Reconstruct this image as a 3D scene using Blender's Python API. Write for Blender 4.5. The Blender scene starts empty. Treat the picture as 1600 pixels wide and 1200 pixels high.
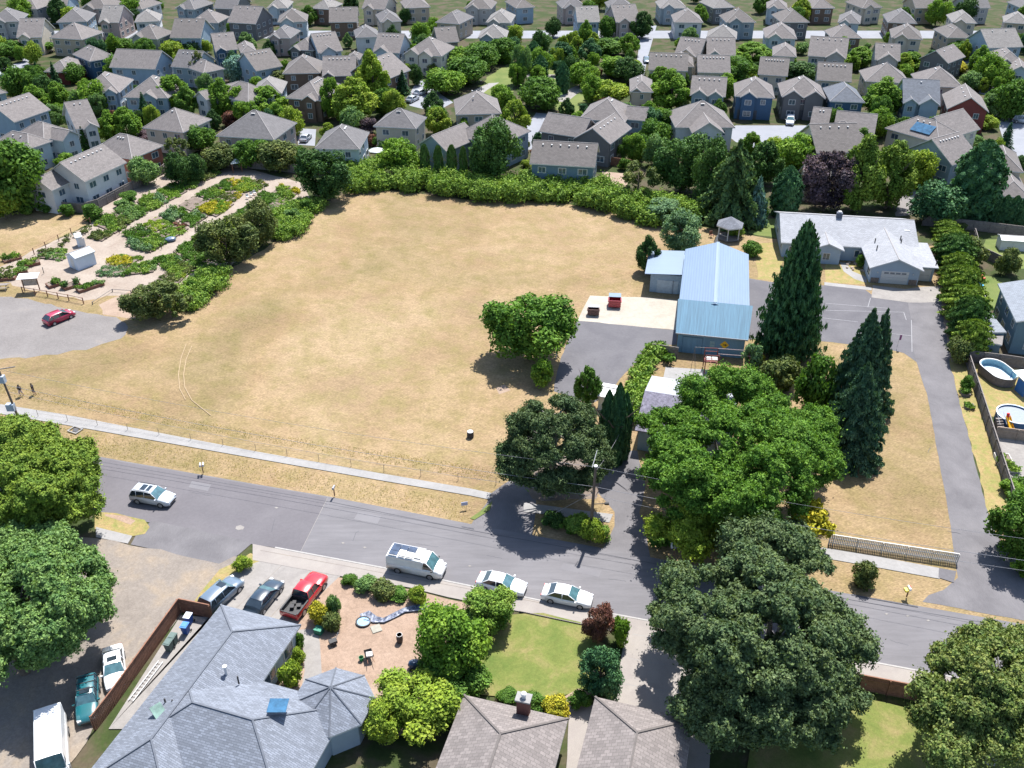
import bpy, math, random
import numpy as np
from mathutils import Vector, Matrix
R = math.radians
# ------------------------------------------------------------------ camera, sky, sun, exposure
CAM_H, PITCH, FOC = 65.0, R(32.4), 1440.0        # metres above ground, tilt below the horizon, focal length for a 1600 px wide frame
SC = bpy.context.scene
_cd = bpy.data.cameras.new("Camera"); CAM = bpy.data.objects.new("Camera", _cd)
SC.collection.objects.link(CAM); SC.camera = CAM
_cd.sensor_width = 36.0; _cd.lens = 36.0 * FOC / 1600.0; _cd.clip_start = 1.0; _cd.clip_end = 3000.0
CAM.location = (0, 0, CAM_H); CAM.rotation_euler = (math.pi / 2 - PITCH, 0, 0)
SUN_EL, SUN_AZ = 62.0, 20.0                       # azimuth clockwise from +Y
W = bpy.data.worlds.new("World"); SC.world = W; W.use_nodes = True
_nt = W.node_tree; _sky = _nt.nodes.new('ShaderNodeTexSky'); _sky.sky_type = 'NISHITA'; _sky.sun_disc = False
_sky.sun_elevation = R(SUN_EL); _sky.sun_rotation = R(SUN_AZ); _sky.altitude = 60
_nt.links.new(_sky.outputs[0], _nt.nodes['Background'].inputs[0]); _nt.nodes['Background'].inputs[1].default_value = 0.115
_sl = bpy.data.lights.new("sun", 'SUN'); _so = bpy.data.objects.new("sun", _sl); SC.collection.objects.link(_so)
_sl.energy = 5.0; _sl.angle = R(0.53); _sl.color = (1.0, 0.965, 0.92)
_sd = Vector((math.sin(R(SUN_AZ)) * math.cos(R(SUN_EL)), math.cos(R(SUN_AZ)) * math.cos(R(SUN_EL)), math.sin(R(SUN_EL))))
_so.rotation_euler = _sd.to_track_quat('Z', 'Y').to_euler(); _so.location = (0, 150, 150)
SC.view_settings.view_transform = 'Standard'; SC.view_settings.look = 'None'
SC.view_settings.exposure = 1.1; SC.view_settings.gamma = 1.0
SC.render.engine = 'CYCLES'
SC.cycles.max_bounces = 5; SC.cycles.diffuse_bounces = 3; SC.cycles.glossy_bounces = 2; SC.cycles.transmission_bounces = 3; SC.cycles.transparent_max_bounces = 4

# ------------------------------------------------------------------ survey: where a spot of the photo lies on a level plane
def P(x, y, z=0.0):
    dx = x - 800.0; dv = 600.0 - y
    d = Vector((dx, FOC * math.cos(PITCH) + dv * math.sin(PITCH), -FOC * math.sin(PITCH) + dv * math.cos(PITCH)))
    t = (z - CAM_H) / d.z
    return Vector((d.x * t, d.y * t, z))
def pix(p):
    f = p[1] * math.cos(PITCH) - (p[2] - CAM_H) * math.sin(PITCH)
    u = p[1] * math.sin(PITCH) + (p[2] - CAM_H) * math.cos(PITCH)
    return (800 + FOC * p[0] / f, 600 - FOC * u / f)
def ppm(p):                                        # photo pixels per metre at a point
    return FOC / (p[1] * math.cos(PITCH) - (p[2] - CAM_H) * math.sin(PITCH))
def top_z(Y, ytop):
    return CAM_H - Y * math.tan(PITCH + math.atan((ytop - 600.0) / FOC))

# ------------------------------------------------------------------ materials
MATS = {}
def nodemat(name):
    m = bpy.data.materials.new(name); m.use_nodes = True
    return m, m.node_tree, m.node_tree.nodes['Principled BSDF']
def noise(nt, vec, scale, detail=4, rough=.6, dist=0):
    n = nt.nodes.new('ShaderNodeTexNoise'); n.inputs['Scale'].default_value = scale
    n.inputs['Detail'].default_value = detail; n.inputs['Roughness'].default_value = rough; n.inputs['Distortion'].default_value = dist
    nt.links.new(vec, n.inputs['Vector']); return n.outputs[0]
def ramp(nt, fac, stops):
    r = nt.nodes.new('ShaderNodeValToRGB'); e = r.color_ramp.elements
    while len(e) < len(stops): e.new(.5)
    for i, (p, c) in enumerate(stops):
        e[i].position = p; e[i].color = (c[0], c[1], c[2], 1)
    nt.links.new(fac, r.inputs[0]); return r.outputs[0]
def mix(nt, fac, a, b, mode='MIX'):
    n = nt.nodes.new('ShaderNodeMix'); n.data_type = 'RGBA'; n.blend_type = mode
    if isinstance(fac, (int, float)): n.inputs[0].default_value = fac
    else: nt.links.new(fac, n.inputs[0])
    for s, v in ((6, a), (7, b)):
        if isinstance(v, (tuple, list)): n.inputs[s].default_value = (v[0], v[1], v[2], 1)
        else: nt.links.new(v, n.inputs[s])
    return n.outputs[2]
def coord(nt, scale=(1, 1, 1), rot=0):
    t = nt.nodes.new('ShaderNodeTexCoord'); mp = nt.nodes.new('ShaderNodeMapping')
    mp.inputs['Scale'].default_value = scale; mp.inputs['Rotation'].default_value = (0, 0, rot)
    nt.links.new(t.outputs['Object'], mp.inputs['Vector']); return mp.outputs[0]
def bump(nt, b, h, strength=.3, dist=.05):
    n = nt.nodes.new('ShaderNodeBump'); n.inputs['Strength'].default_value = strength; n.inputs['Distance'].default_value = dist
    nt.links.new(h, n.inputs['Height']); nt.links.new(n.outputs[0], b.inputs['Normal'])
def sc3(c, k): return tuple(min(1, v * k) for v in c)
def plain(name, col, rough=.6, var=.12, scale=3.0, metal=0.0, coat=0.0):
    if name in MATS: return MATS[name]
    m, nt, b = nodemat(name); b.inputs['Roughness'].default_value = rough; b.inputs['Metallic'].default_value = metal
    if coat: b.inputs['Coat Weight'].default_value = coat
    c = ramp(nt, noise(nt, coord(nt), scale), [(.3, sc3(col, 1 - var)), (.7, sc3(col, 1 + var))])
    nt.links.new(c, b.inputs['Base Color']); MATS[name] = m; return m
def grained(name, stops, scale=.15, fine=6.0, fvar=.25, rough=.95, stretch=(1, 1, 1), rot=0, bmp=.0, mid=None, fines=None, rows=None):
    """patchy colour over metres, with finer grain"""
    if name in MATS: return MATS[name]
    m, nt, b = nodemat(name); b.inputs['Roughness'].default_value = rough
    b.inputs['Specular IOR Level'].default_value = .15
    c = ramp(nt, noise(nt, coord(nt), scale, 5, .62, .4), stops)
    if mid:
        c = mix(nt, ramp(nt, noise(nt, coord(nt, (1, 1, 1), 1.3), mid[0], 4, .65), [(.42, (0, 0, 0)), (.72, (1, 1, 1))]), c, mid[1])
    v = coord(nt, stretch, rot)
    g = noise(nt, v, fine, 4, .75)
    c = mix(nt, 1.0, c, ramp(nt, g, [(.3, (1 - fvar,) * 3), (.7, (1 + fvar if 1 + fvar <= 1 else 1,) * 3)]), 'MULTIPLY')
    if fines:
        g2 = noise(nt, coord(nt, stretch, rot), fines[0], 3, .7)
        c = mix(nt, 1.0, c, ramp(nt, g2, [(.35, (1 - fines[1],) * 3), (.65, (1, 1, 1))]), 'MULTIPLY')
    if rows:                                       # (width of a mowing pass, strength, direction)
        t = nt.nodes.new('ShaderNodeTexWave'); t.inputs['Scale'].default_value = 1 / rows[0] / 2; t.inputs['Distortion'].default_value = 3.0; t.inputs['Detail Scale'].default_value = .3
        nt.links.new(coord(nt, (1, 1, 1), rows[2]), t.inputs['Vector'])
        c = mix(nt, 1.0, c, ramp(nt, t.outputs[1], [(.2, (1 - rows[1],) * 3), (.8, (1, 1, 1))]), 'MULTIPLY')
        c = mix(nt, 1.0, c, ramp(nt, noise(nt, coord(nt), .018, 3, .5, .8), [(.36, (.76, .77, .70)), (.48, (.93, .90, .86)), (.62, (1, 1, 1))]), 'MULTIPLY')
    nt.links.new(c, b.inputs['Base Color'])
    if bmp: bump(nt, b, g, bmp, .06)
    MATS[name] = m; return m
def shingle(name, col, var=.18, row=.22, rot=0):
    if name in MATS: return MATS[name]
    m, nt, b = nodemat(name); b.inputs['Roughness'].default_value = .85
    br = nt.nodes.new('ShaderNodeTexBrick'); br.inputs['Scale'].default_value = 1.0
    br.inputs['Brick Width'].default_value = .45; br.inputs['Row Height'].default_value = row; br.inputs['Mortar Size'].default_value = .018
    br.inputs['Color1'].default_value = (*sc3(col, 1 + var), 1); br.inputs['Color2'].default_value = (*sc3(col, 1 - var), 1)
    br.inputs['Mortar'].default_value = (*sc3(col, .6), 1)
    nt.links.new(coord(nt, (1, 1, 1), rot), br.inputs['Vector'])
    st = ramp(nt, noise(nt, coord(nt, (.5, .5, 2.0)), .6, 4), [(.3, (.84, .84, .84)), (.7, (1, 1, 1))])
    gr = ramp(nt, noise(nt, coord(nt), 7.0, 3, .8), [(.3, (.78, .78, .78)), (.7, (1, 1, 1))])
    c = mix(nt, 1.0, mix(nt, 1.0, br.outputs[0], st, 'MULTIPLY'), gr, 'MULTIPLY')
    nt.links.new(c, b.inputs['Base Color']); MATS[name] = m; return m
def siding(name, col, step=.18):
    if name in MATS: return MATS[name]
    m, nt, b = nodemat(name); b.inputs['Roughness'].default_value = .7
    t = nt.nodes.new('ShaderNodeTexWave'); t.bands_direction = 'Z'; t.wave_profile = 'SAW'; t.inputs['Scale'].default_value = 1 / step / 3.1416 / 2 * 3.14
    nt.links.new(coord(nt), t.inputs['Vector'])
    c = mix(nt, 1.0, ramp(nt, noise(nt, coord(nt), .8), [(.3, sc3(col, .92)), (.7, sc3(col, 1.06))]), ramp(nt, t.outputs[1], [(0, (.8, .8, .8)), (.2, (1, 1, 1))]), 'MULTIPLY')
    nt.links.new(c, b.inputs['Base Color']); bump(nt, b, t.outputs[1], .25, .02); MATS[name] = m; return m
def ribbed(name, col, per=.35, axis='X', rough=.35, metal=.0, streak=0.0, rot=0):
    if name in MATS: return MATS[name]
    m, nt, b = nodemat(name); b.inputs['Roughness'].default_value = rough; b.inputs['Metallic'].default_value = metal
    t = nt.nodes.new('ShaderNodeTexWave'); t.bands_direction = axis; t.inputs['Scale'].default_value = 1 / per / 2
    nt.links.new(coord(nt, (1, 1, 1), rot), t.inputs['Vector'])
    s = (6, .25, .25) if axis == 'X' else (.25, 6, .25)
    st = noise(nt, coord(nt, s, rot), .8, 3, .7)
    c = ramp(nt, st, [(.35, sc3(col, 1 - streak)), (.65, sc3(col, 1 + streak))])
    c = mix(nt, 1.0, c, ramp(nt, t.outputs[1], [(0, (.86, .86, .86)), (.4, (1, 1, 1))]), 'MULTIPLY')
    nt.links.new(c, b.inputs['Base Color']); bump(nt, b, t.outputs[1], .2, .02); MATS[name] = m; return m
def leaf(name, col, col2, trans=.3, nscale=.5):
    if name in MATS: return MATS[name]
    m = bpy.data.materials.new(name); m.use_nodes = True; nt = m.node_tree; b = nt.nodes['Principled BSDF']
    g = nt.nodes.new('ShaderNodeNewGeometry')
    c = mix(nt, ramp(nt, noise(nt, coord(nt), nscale * 4, 3), [(.35, (0, 0, 0)), (.65, (1, 1, 1))]), col, col2)
    c = mix(nt, 1.0, c, ramp(nt, noise(nt, coord(nt), nscale * 1.6, 2), [(.34, (.62, .74, .8)), (.6, (1, 1, 1))]), 'MULTIPLY')
    c = mix(nt, 1.0, c, ramp(nt, g.outputs['Random Per Island'], [(0, (.45, .5, .5)), (.7, (1, 1, 1)), (1, (1.0, 1.0, .7))]), 'MULTIPLY')
    b.inputs['Roughness'].default_value = .6; b.inputs['Specular IOR Level'].default_value = .08
    nt.links.new(c, b.inputs['Base Color'])
    tr = nt.nodes.new('ShaderNodeBsdfTranslucent'); nt.links.new(mix(nt, 1.0, c, (.95, 1.0, .4), 'MULTIPLY'), tr.inputs[0])
    mx = nt.nodes.new('ShaderNodeMixShader'); mx.inputs[0].default_value = trans
    nt.links.new(b.outputs[0], mx.inputs[1]); nt.links.new(tr.outputs[0], mx.inputs[2])
    nt.links.new(mx.outputs[0], nt.nodes['Material Output'].inputs[0]); MATS[name] = m; return m
def glass(name='window_glass', col=(.05, .08, .11), rough=.08):
    if name in MATS: return MATS[name]
    m, nt, b = nodemat(name); b.inputs['Roughness'].default_value = rough
    b.inputs['Base Color'].default_value = (*col, 1); b.inputs['Specular IOR Level'].default_value = .9
    c = ramp(nt, noise(nt, coord(nt), 1.2), [(.3, sc3(col, .6)), (.7, sc3(col, 1.5))]); nt.links.new(c, b.inputs['Base Color'])
    MATS[name] = m; return m
def paint(name, col, rough=.25):
    if name in MATS: return MATS[name]
    m, nt, b = nodemat(name); b.inputs['Roughness'].default_value = rough + .1; b.inputs['Coat Weight'].default_value = .8
    b.inputs['Coat Roughness'].default_value = .05
    c = ramp(nt, noise(nt, coord(nt), 2.0), [(.3, sc3(col, .93)), (.7, sc3(col, 1.04))]); nt.links.new(c, b.inputs['Base Color'])
    MATS[name] = m; return m

# ------------------------------------------------------------------ objects
def link(o): SC.collection.objects.link(o); return o
USED = set()
def props(o, label=None, cat=None, group=None, kind=None):
    if label:
        label = ' '.join(label.split())
        o['label'] = label; USED.add(label)
    if cat: o['category'] = cat
    if group: o['group'] = group
    if kind: o['kind'] = kind
    return o
def thing(name, label, cat, loc=(0, 0, 0), rz=0.0, group=None):
    o = link(bpy.data.objects.new(name, None)); o.empty_display_size = .3
    o.location = loc; o.rotation_euler = (0, 0, rz)
    return props(o, label, cat, group)
def child(name, me, parent, loc=(0, 0, 0), rz=0.0, scale=(1, 1, 1)):
    o = link(bpy.data.objects.new(name, me)); o.parent = parent; o.location = loc; o.rotation_euler = (0, 0, rz); o.scale = scale
    return o
class MB:
    def __init__(s): s.v = []; s.f = []; s.m = []
    def add(s, vs, fs, m=0):
        k = len(s.v); s.v += [tuple(v) for v in vs]
        for f in fs: s.f.append(tuple(i + k for i in f)); s.m.append(m)
        return s
    def box(s, x0, y0, z0, x1, y1, z1, m=0):
        return s.add([(x0, y0, z0), (x1, y0, z0), (x1, y1, z0), (x0, y1, z0), (x0, y0, z1), (x1, y0, z1), (x1, y1, z1), (x0, y1, z1)],
                     [(0, 3, 2, 1), (4, 5, 6, 7), (0, 1, 5, 4), (1, 2, 6, 5), (2, 3, 7, 6), (3, 0, 4, 7)], m)
    def cbox(s, c, sz, rz=0.0, m=0, ry=0.0):
        k = len(s.v); s.box(-sz[0] / 2, -sz[1] / 2, -sz[2] / 2, sz[0] / 2, sz[1] / 2, sz[2] / 2, m)
        M = Matrix.Rotation(rz, 3, 'Z') @ Matrix.Rotation(ry, 3, 'Y')
        for i in range(k, len(s.v)): q = M @ Vector(s.v[i]); s.v[i] = (q.x + c[0], q.y + c[1], q.z + c[2])
        return s
    def prism(s, poly, z0, z1, m=0, cap=True):
        n = len(poly); a = sum(poly[i][0] * poly[(i + 1) % n][1] - poly[(i + 1) % n][0] * poly[i][1] for i in range(n))
        if a < 0: poly = poly[::-1]
        vs = [(p[0], p[1], z0) for p in poly] + [(p[0], p[1], z1) for p in poly]
        fs = [tuple(range(n, 2 * n))] + ([tuple(range(n - 1, -1, -1))] if cap else [])
        fs += [(i, (i + 1) % n, n + (i + 1) % n, n + i) for i in range(n)]
        return s.add(vs, fs, m)
    def tube(s, p0, p1, r0, r1=None, n=8, m=0, cap=True):
        p0, p1 = Vector(p0), Vector(p1); r1 = r0 if r1 is None else r1
        d = (p1 - p0).normalized(); a = d.orthogonal().normalized(); b = d.cross(a)
        vs = [p0 + (a * math.cos(2 * math.pi * i / n) + b * math.sin(2 * math.pi * i / n)) * r0 for i in range(n)]
        vs += [p1 + (a * math.cos(2 * math.pi * i / n) + b * math.sin(2 * math.pi * i / n)) * r1 for i in range(n)]
        fs = [(i, (i + 1) % n, n + (i + 1) % n, n + i) for i in range(n)]
        if cap: fs += [tuple(range(n - 1, -1, -1)), tuple(range(n, 2 * n))]
        return s.add(vs, fs, m)
    def path(s, pts, radii, n=8, m=0):
        for i in range(len(pts) - 1): s.tube(pts[i], pts[i + 1], radii[i], radii[i + 1], n, m)
        return s
    def lathe(s, prof, c=(0, 0, 0), n=16, m=0, sx=1, sy=1):
        vs = []; fs = []
        for r, z in prof: vs += [(c[0] + r * sx * math.cos(2 * math.pi * i / n), c[1] + r * sy * math.sin(2 * math.pi * i / n), c[2] + z) for i in range(n)]
        for j in range(len(prof) - 1): fs += [(j * n + i, j * n + (i + 1) % n, (j + 1) * n + (i + 1) % n, (j + 1) * n + i) for i in range(n)]
        fs += [tuple(range(n - 1, -1, -1)), tuple(range((len(prof) - 1) * n, len(prof) * n))]
        return s.add(vs, fs, m)
    def ball(s, c, r, n=10, m=0):
        if not hasattr(r, '__len__'): r = (r, r, r)
        prof = [(math.sin(math.pi * i / (n // 2 + 1)), -math.cos(math.pi * i / (n // 2 + 1)) * r[2]) for i in range(1, n // 2 + 1)]
        return s.lathe(prof, c, n, m, r[0], r[1])
    def mesh(s, name, mats, smooth=False):
        me = bpy.data.meshes.new(name); me.from_pydata(s.v, [], s.f)
        for k in (mats if isinstance(mats, (list, tuple)) else [mats]): me.materials.append(k)
        if any(s.m): me.polygons.foreach_set('material_index', s.m)
        if smooth: me.polygons.foreach_set('use_smooth', [True] * len(s.f))
        me.update(); return me
    def build(s, name, mats, parent=None, smooth=False, loc=(0, 0, 0), rz=0.0):
        o = link(bpy.data.objects.new(name, s.mesh(name, mats, smooth)))
        if parent: o.parent = parent
        o.location = loc; o.rotation_euler = (0, 0, rz); return o
def copy_tree(o, parent=None):
    c = o.copy(); link(c); c.parent = parent
    for ch in [q for q in o.children]: copy_tree(ch, c)
    return c

# ------------------------------------------------------------------ labels that place a thing beside a landmark
LM = []                                            # (phrase, photo x, photo y)
def lm(phrase, x, y): LM.append((phrase, x, y))
def placed(desc, x, y, skip=None):
    c = sorted(LM, key=lambda l: math.hypot(l[1] - x, (l[2] - y) * 1.3))
    for l in c[:14]:
        if l[0] == skip: continue
        dx, dy = x - l[1], y - l[2]
        if abs(dx) > abs(dy) * 1.2: w = 'right of' if dx > 0 else 'left of'
        elif abs(dy) > abs(dx) * 1.6 : w = 'in front of' if dy > 0 else 'behind'
        else: w = ('below right of' if dx > 0 else 'below left of') if dy > 0 else ('above right of' if dx > 0 else 'above left of')
        t = '%s %s the %s' % (desc, w, l[0])
        if t not in USED and len(t.split()) <= 16: return t
    for l in c[:14]:
        t = '%s nearest the %s, off to its %s' % (desc, l[0], 'right' if x > l[1] else 'left')
        if t not in USED and len(t.split()) <= 16: return t
    return desc
# ------------------------------------------------------------------ ground, roads, paths
DRY = [(.25, (.285, .205, .122)), (.42, (.35, .252, .148)), (.56, (.405, .30, .18)), (.75, (.335, .255, .138))]
m_field = grained('dry_grass', DRY, .07, .9, .30, stretch=(1, 2.6, 1), rot=R(-48), mid=(.30, (.285, .232, .105)), fines=(3.2, .46), rows=(1.9, .035, R(-62)))
m_verge = grained('verge_grass', [(.25, (.245, .22, .08)), (.5, (.335, .25, .115)), (.75, (.385, .29, .15))], .3, 3.5, .3, fines=(10, .25), mid=(1.1, (.22, .24, .07)))
m_yard = grained('yard_ground', [(.25, (.026, .043, .013)), (.45, (.042, .06, .018)), (.6, (.085, .07, .045)), (.8, (.06, .047, .035))], .22, 3.0, .3)  # mulch and grass tones, with shade between the houses darkened into the colour
m_lawn = grained('green_lawn', [(.3, (.105, .15, .035)), (.5, (.16, .185, .05)), (.7, (.26, .215, .095))], .35, 5.0, .3, fines=(14, .2))
m_lawn2 = grained('park_lawn', [(.3, (.085, .13, .035)), (.6, (.145, .17, .055))], .2, 4.0, .25)
m_asph = grained('asphalt_street', [(.3, (.145, .14, .148)), (.7, (.17, .164, .172))], .12, 30, .12, stretch=(.12, 1, 1), rot=R(-10), fines=(1.3, .14))
m_asph2 = grained('asphalt_dark', [(.3, (.12, .113, .122)), (.7, (.142, .134, .143))], .2, 20, .12, fines=(3, .08))
m_drive = grained('asphalt_drive', [(.3, (.12, .115, .122)), (.7, (.17, .163, .17))], .3, 14, .2, stretch=(3, .5, 1), rot=R(0), fines=(3, .1))
m_court = grained('asphalt_court', [(.3, (.105, .102, .112)), (.7, (.138, .134, .143))], .25, 18, .15, fines=(3, .1))
m_conc = grained('pale_concrete', [(.3, (.235, .23, .225)), (.7, (.29, .283, .277))], .4, 12, .12, fines=(2.5, .1))
m_conc2 = grained('worn_concrete', [(.3, (.225, .21, .198)), (.7, (.285, .268, .25))], .5, 14, .18, fines=(2.5, .12))
m_pad = grained('gravel_pad', [(.3, (.32, .29, .245)), (.7, (.41, .375, .32))], .35, 9, .2, fines=(2.0, .12))
m_gravel = grained('grey_gravel', [(.25, (.17, .157, .152)), (.6, (.215, .20, .193)), (.8, (.27, .235, .205))], .18, 8, .3, fines=(2.5, .12))
m_lane = grained('dirt_lane', [(.25, (.19, .165, .145)), (.5, (.235, .205, .178)), (.75, (.31, .245, .175))], .22, 7, .3, fines=(2.2, .14))
m_mulch = grained('bark_mulch', [(.25, (.29, .205, .15)), (.7, (.37, .27, .205))], .4, 9, .35, fines=(3, .2))
m_chip = grained('chip_path', [(.25, (.27, .215, .175)), (.7, (.35, .30, .252))], .3, 8, .25, fines=(2.2, .16))
m_exp = grained('aggregate_concrete', [(.3, (.25, .225, .21)), (.7, (.30, .275, .25))], .5, 22, .25)
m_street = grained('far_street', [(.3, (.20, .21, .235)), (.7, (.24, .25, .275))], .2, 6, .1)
m_dirt = grained('bare_dirt', [(.25, (.26, .19, .145)), (.7, (.34, .26, .20))], .5, 7, .3)
m_wline = plain('worn_white_line', (.21, .21, .22), .8, .25, 6)
m_seam = plain('tar_seam', (.07, .07, .08), .9)
m_kerb = plain('kerb_concrete', (.27, .26, .25), .9, .12, 3)

m_soilyard = grained('dark_soil', [(.3, (.15, .12, .10)), (.7, (.22, .18, .15))], .5, 8, .3)  # darker bare soil for the yard under the pine
def wobble(pts, jit, step, seed):
    rg = random.Random(seed); out = []
    for i in range(len(pts)):
        a, b = Vector(pts[i]), Vector(pts[(i + 1) % len(pts)]); n = max(1, int((b - a).length / step))
        for k in range(n):
            p = a.lerp(b, k / n); out.append((p.x + rg.uniform(-jit, jit), p.y + rg.uniform(-jit, jit)))
    return out
_zl = [0.0]; _sheets = []
def level(w):
    x0, x1 = min(p[0] for p in w), max(p[0] for p in w); y0, y1 = min(p[1] for p in w), max(p[1] for p in w)
    z = max([s[4] for s in _sheets if s[0] < x1 and s[1] > x0 and s[2] < y1 and s[3] > y0], default=0.0) + .005
    _sheets.append((x0, x1, y0, y1, z)); _zl[0] = max(_zl[0], z); return z
def sheet(name, px, m, jit=0.0, step=1.5, z=None, world=False):
    """a flat patch of ground, each one a few millimetres above the last"""
    w = [(p[0], p[1]) for p in px] if world else [P(x, y)[:2] for x, y in px]
    if jit: w = wobble(w, jit, step, len(SC.objects))
    if z is None: z = level(w)
    mb = MB(); mb.add([(x, y, z) for x, y in w], [tuple(range(len(w)))])
    o = mb.build(name, m); props(o, kind='structure')
    if o.data.polygons[0].normal.z < 0: o.data.flip_normals()
    return o
def ribbon(name, px, width, m, z=None, h=0.0):
    """a line of constant width in metres; with h a raised kerb"""
    w = [P(x, y) for x, y in px]; mb = MB(); L = []; Rr = []
    if z is None and not h: z = level(w)
    for i, p in enumerate(w):
        d = (w[min(i + 1, len(w) - 1)] - w[max(i - 1, 0)]); d.z = 0; d.normalize(); nrm = Vector((-d.y, d.x, 0)) * width / 2
        L.append(p + nrm); Rr.append(p - nrm)
    for i in range(len(w) - 1):
        q = [(v.x, v.y) for v in (Rr[i], Rr[i + 1], L[i + 1], L[i])]
        if h: mb.prism(q, 0, h)
        else: mb.add([(a, b, z) for a, b in q], [(0, 1, 2, 3)])
    o = mb.build(name, m); props(o, kind='structure'); return o

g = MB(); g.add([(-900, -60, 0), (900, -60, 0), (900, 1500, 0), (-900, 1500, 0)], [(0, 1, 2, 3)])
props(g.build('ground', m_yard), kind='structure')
sheet('dry_field', [(-400, 560), (60, 552), (130, 540), (150, 516), (195, 498), (215, 505), (300, 462), (350, 425), (420, 385), (500, 322), (545, 300), (600, 296), (730, 312), (870, 316),
      (960, 330), (1080, 352), (1200, 372), (1480, 385), (1490, 560), (1520, 800), (1900, 1000), (2200, 1150), (-900, 600)], m_field, .25)
sheet('dry_meadow', [(-300, 350), (0, 336), (60, 326), (135, 336), (140, 350), (70, 383), (0, 418), (-200, 500)], m_field, .3)
sheet('garden_ground', [(-120, 470), (-20, 428), (60, 388), (140, 352), (165, 318), (215, 285), (275, 262), (380, 262), (470, 285), (490, 318), (430, 352), (345, 430), (290, 455), (215, 500), (170, 488), (125, 476), (50, 466), (0, 462)], m_chip, .2)
sheet('verge', [(-300, 440), (0, 440), (60, 455), (130, 468), (240, 455), (300, 470), (230, 560), (100, 575), (-300, 600)], m_field, .4)
sheet('gravel_lot', [(-300, 458), (0, 463), (55, 470), (118, 486), (165, 494), (200, 506), (190, 530), (140, 545), (95, 553), (45, 560), (-300, 575)], m_gravel, .5)
sheet('bare_patch', [(155, 478), (205, 452), (225, 470), (215, 500), (160, 492)], m_dirt, .3)
sheet('bare_patch', [(775, 606), (790, 602), (800, 610), (778, 615)], m_dirt, .2)
# streets among the far houses
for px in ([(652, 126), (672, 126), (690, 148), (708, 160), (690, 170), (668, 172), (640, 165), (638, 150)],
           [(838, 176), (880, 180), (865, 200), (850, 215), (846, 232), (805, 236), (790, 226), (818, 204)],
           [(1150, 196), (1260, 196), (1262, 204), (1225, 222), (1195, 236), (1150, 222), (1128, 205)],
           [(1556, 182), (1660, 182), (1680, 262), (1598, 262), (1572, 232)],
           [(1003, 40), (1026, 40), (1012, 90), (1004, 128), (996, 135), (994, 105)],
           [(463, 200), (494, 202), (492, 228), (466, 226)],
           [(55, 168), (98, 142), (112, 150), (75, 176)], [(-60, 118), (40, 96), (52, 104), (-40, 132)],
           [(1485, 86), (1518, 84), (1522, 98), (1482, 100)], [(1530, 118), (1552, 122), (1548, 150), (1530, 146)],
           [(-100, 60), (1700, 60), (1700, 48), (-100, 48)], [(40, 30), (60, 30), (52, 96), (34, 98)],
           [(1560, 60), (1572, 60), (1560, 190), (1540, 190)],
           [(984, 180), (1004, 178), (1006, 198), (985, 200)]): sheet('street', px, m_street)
sheet('park_lawn', [(735, 160), (762, 120), (800, 96), (840, 96), (800, 140), (815, 176), (790, 168), (740, 172)], m_lawn2, .3)
sheet('park_lawn', [(820, 100), (930, 96), (945, 150), (900, 178), (860, 170), (830, 150)], m_lawn2, .3)
sheet('park_path', [(722, 158), (742, 140), (764, 130), (780, 129), (762, 140), (742, 156), (735, 168)], m_conc)
sheet('park_path', [(872, 148), (905, 132), (945, 128), (950, 136), (905, 144), (885, 160), (868, 158)], m_conc2)
sheet('park_path', [(800, 115), (930, 118), (930, 124), (800, 122)], m_conc2)
# near yards and the barn
sheet('lawn', [(1180, 380), (1225, 378), (1220, 440), (1184, 436)], m_verge, .2)
sheet('lawn', [(1290, 412), (1345, 412), (1368, 445), (1290, 442)], m_verge, .15)
sheet('lawn', [(1170, 338), (1215, 342), (1218, 372), (1170, 365)], m_lawn2, .3)
sheet('asphalt_pad', [(901, 501), (940, 504), (985, 508), (1058, 516), (1056, 538), (1020, 540), (1002, 556), (988, 574), (968, 592), (955, 612), (925, 632), (866, 612), (868, 590), (884, 540)], m_court, .12)
sheet('gravel_pad', [(922, 462), (1010, 465), (1075, 470), (1060, 516), (985, 509), (903, 501), (912, 482)], m_pad, .1)
sheet('asphalt_court', [(1150, 432), (1220, 443), (1290, 446), (1350, 452), (1370, 466), (1468, 474), (1475, 500), (1480, 540), (1440, 572), (1412, 552), (1380, 544), (1300, 535), (1270, 532), (1150, 530)], m_court, .08)
sheet('driveway', [(1418, 470), (1470, 470), (1478, 500), (1484, 550), (1492, 600), (1508, 660), (1528, 740), (1546, 812), (1566, 850), (1640, 930), (1760, 1000), (1440, 940), (1450, 930), (1474, 922), (1496, 903),
       (1492, 870), (1480, 790), (1462, 690), (1448, 615), (1434, 572), (1424, 540), (1424, 500)], m_drive, .06)
sheet('apron', [(1364, 446), (1415, 452), (1445, 448), (1468, 448), (1471, 472), (1440, 473), (1420, 473), (1362, 465)], m_conc2, .05)
sheet('walkway', [(1312, 410), (1322, 411), (1332, 424), (1354, 433), (1354, 442), (1335, 436), (1318, 424)], m_conc)
sheet('walkway', [(1288, 441), (1362, 449), (1362, 454), (1288, 446)], m_conc)
for a, b in (((1290, 474), (1390, 482)), ((1290, 485), (1412, 488)), ((1412, 488), (1416, 500)), ((1286, 497), (1340, 503)), ((1360, 466), (1356, 480)), ((1424, 500), (1425, 550)), ((1390, 521), (1424, 525))):
    ribbon('court_line', [a, b], .09, m_wline)
sheet('lawn', [(1482, 560), (1512, 562), (1576, 782), (1556, 838), (1546, 806), (1526, 728), (1500, 630)], m_verge, .15)
sheet('dry_bed', [(1470, 476), (1484, 476), (1500, 560), (1486, 566)], m_dirt, .1)
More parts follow.
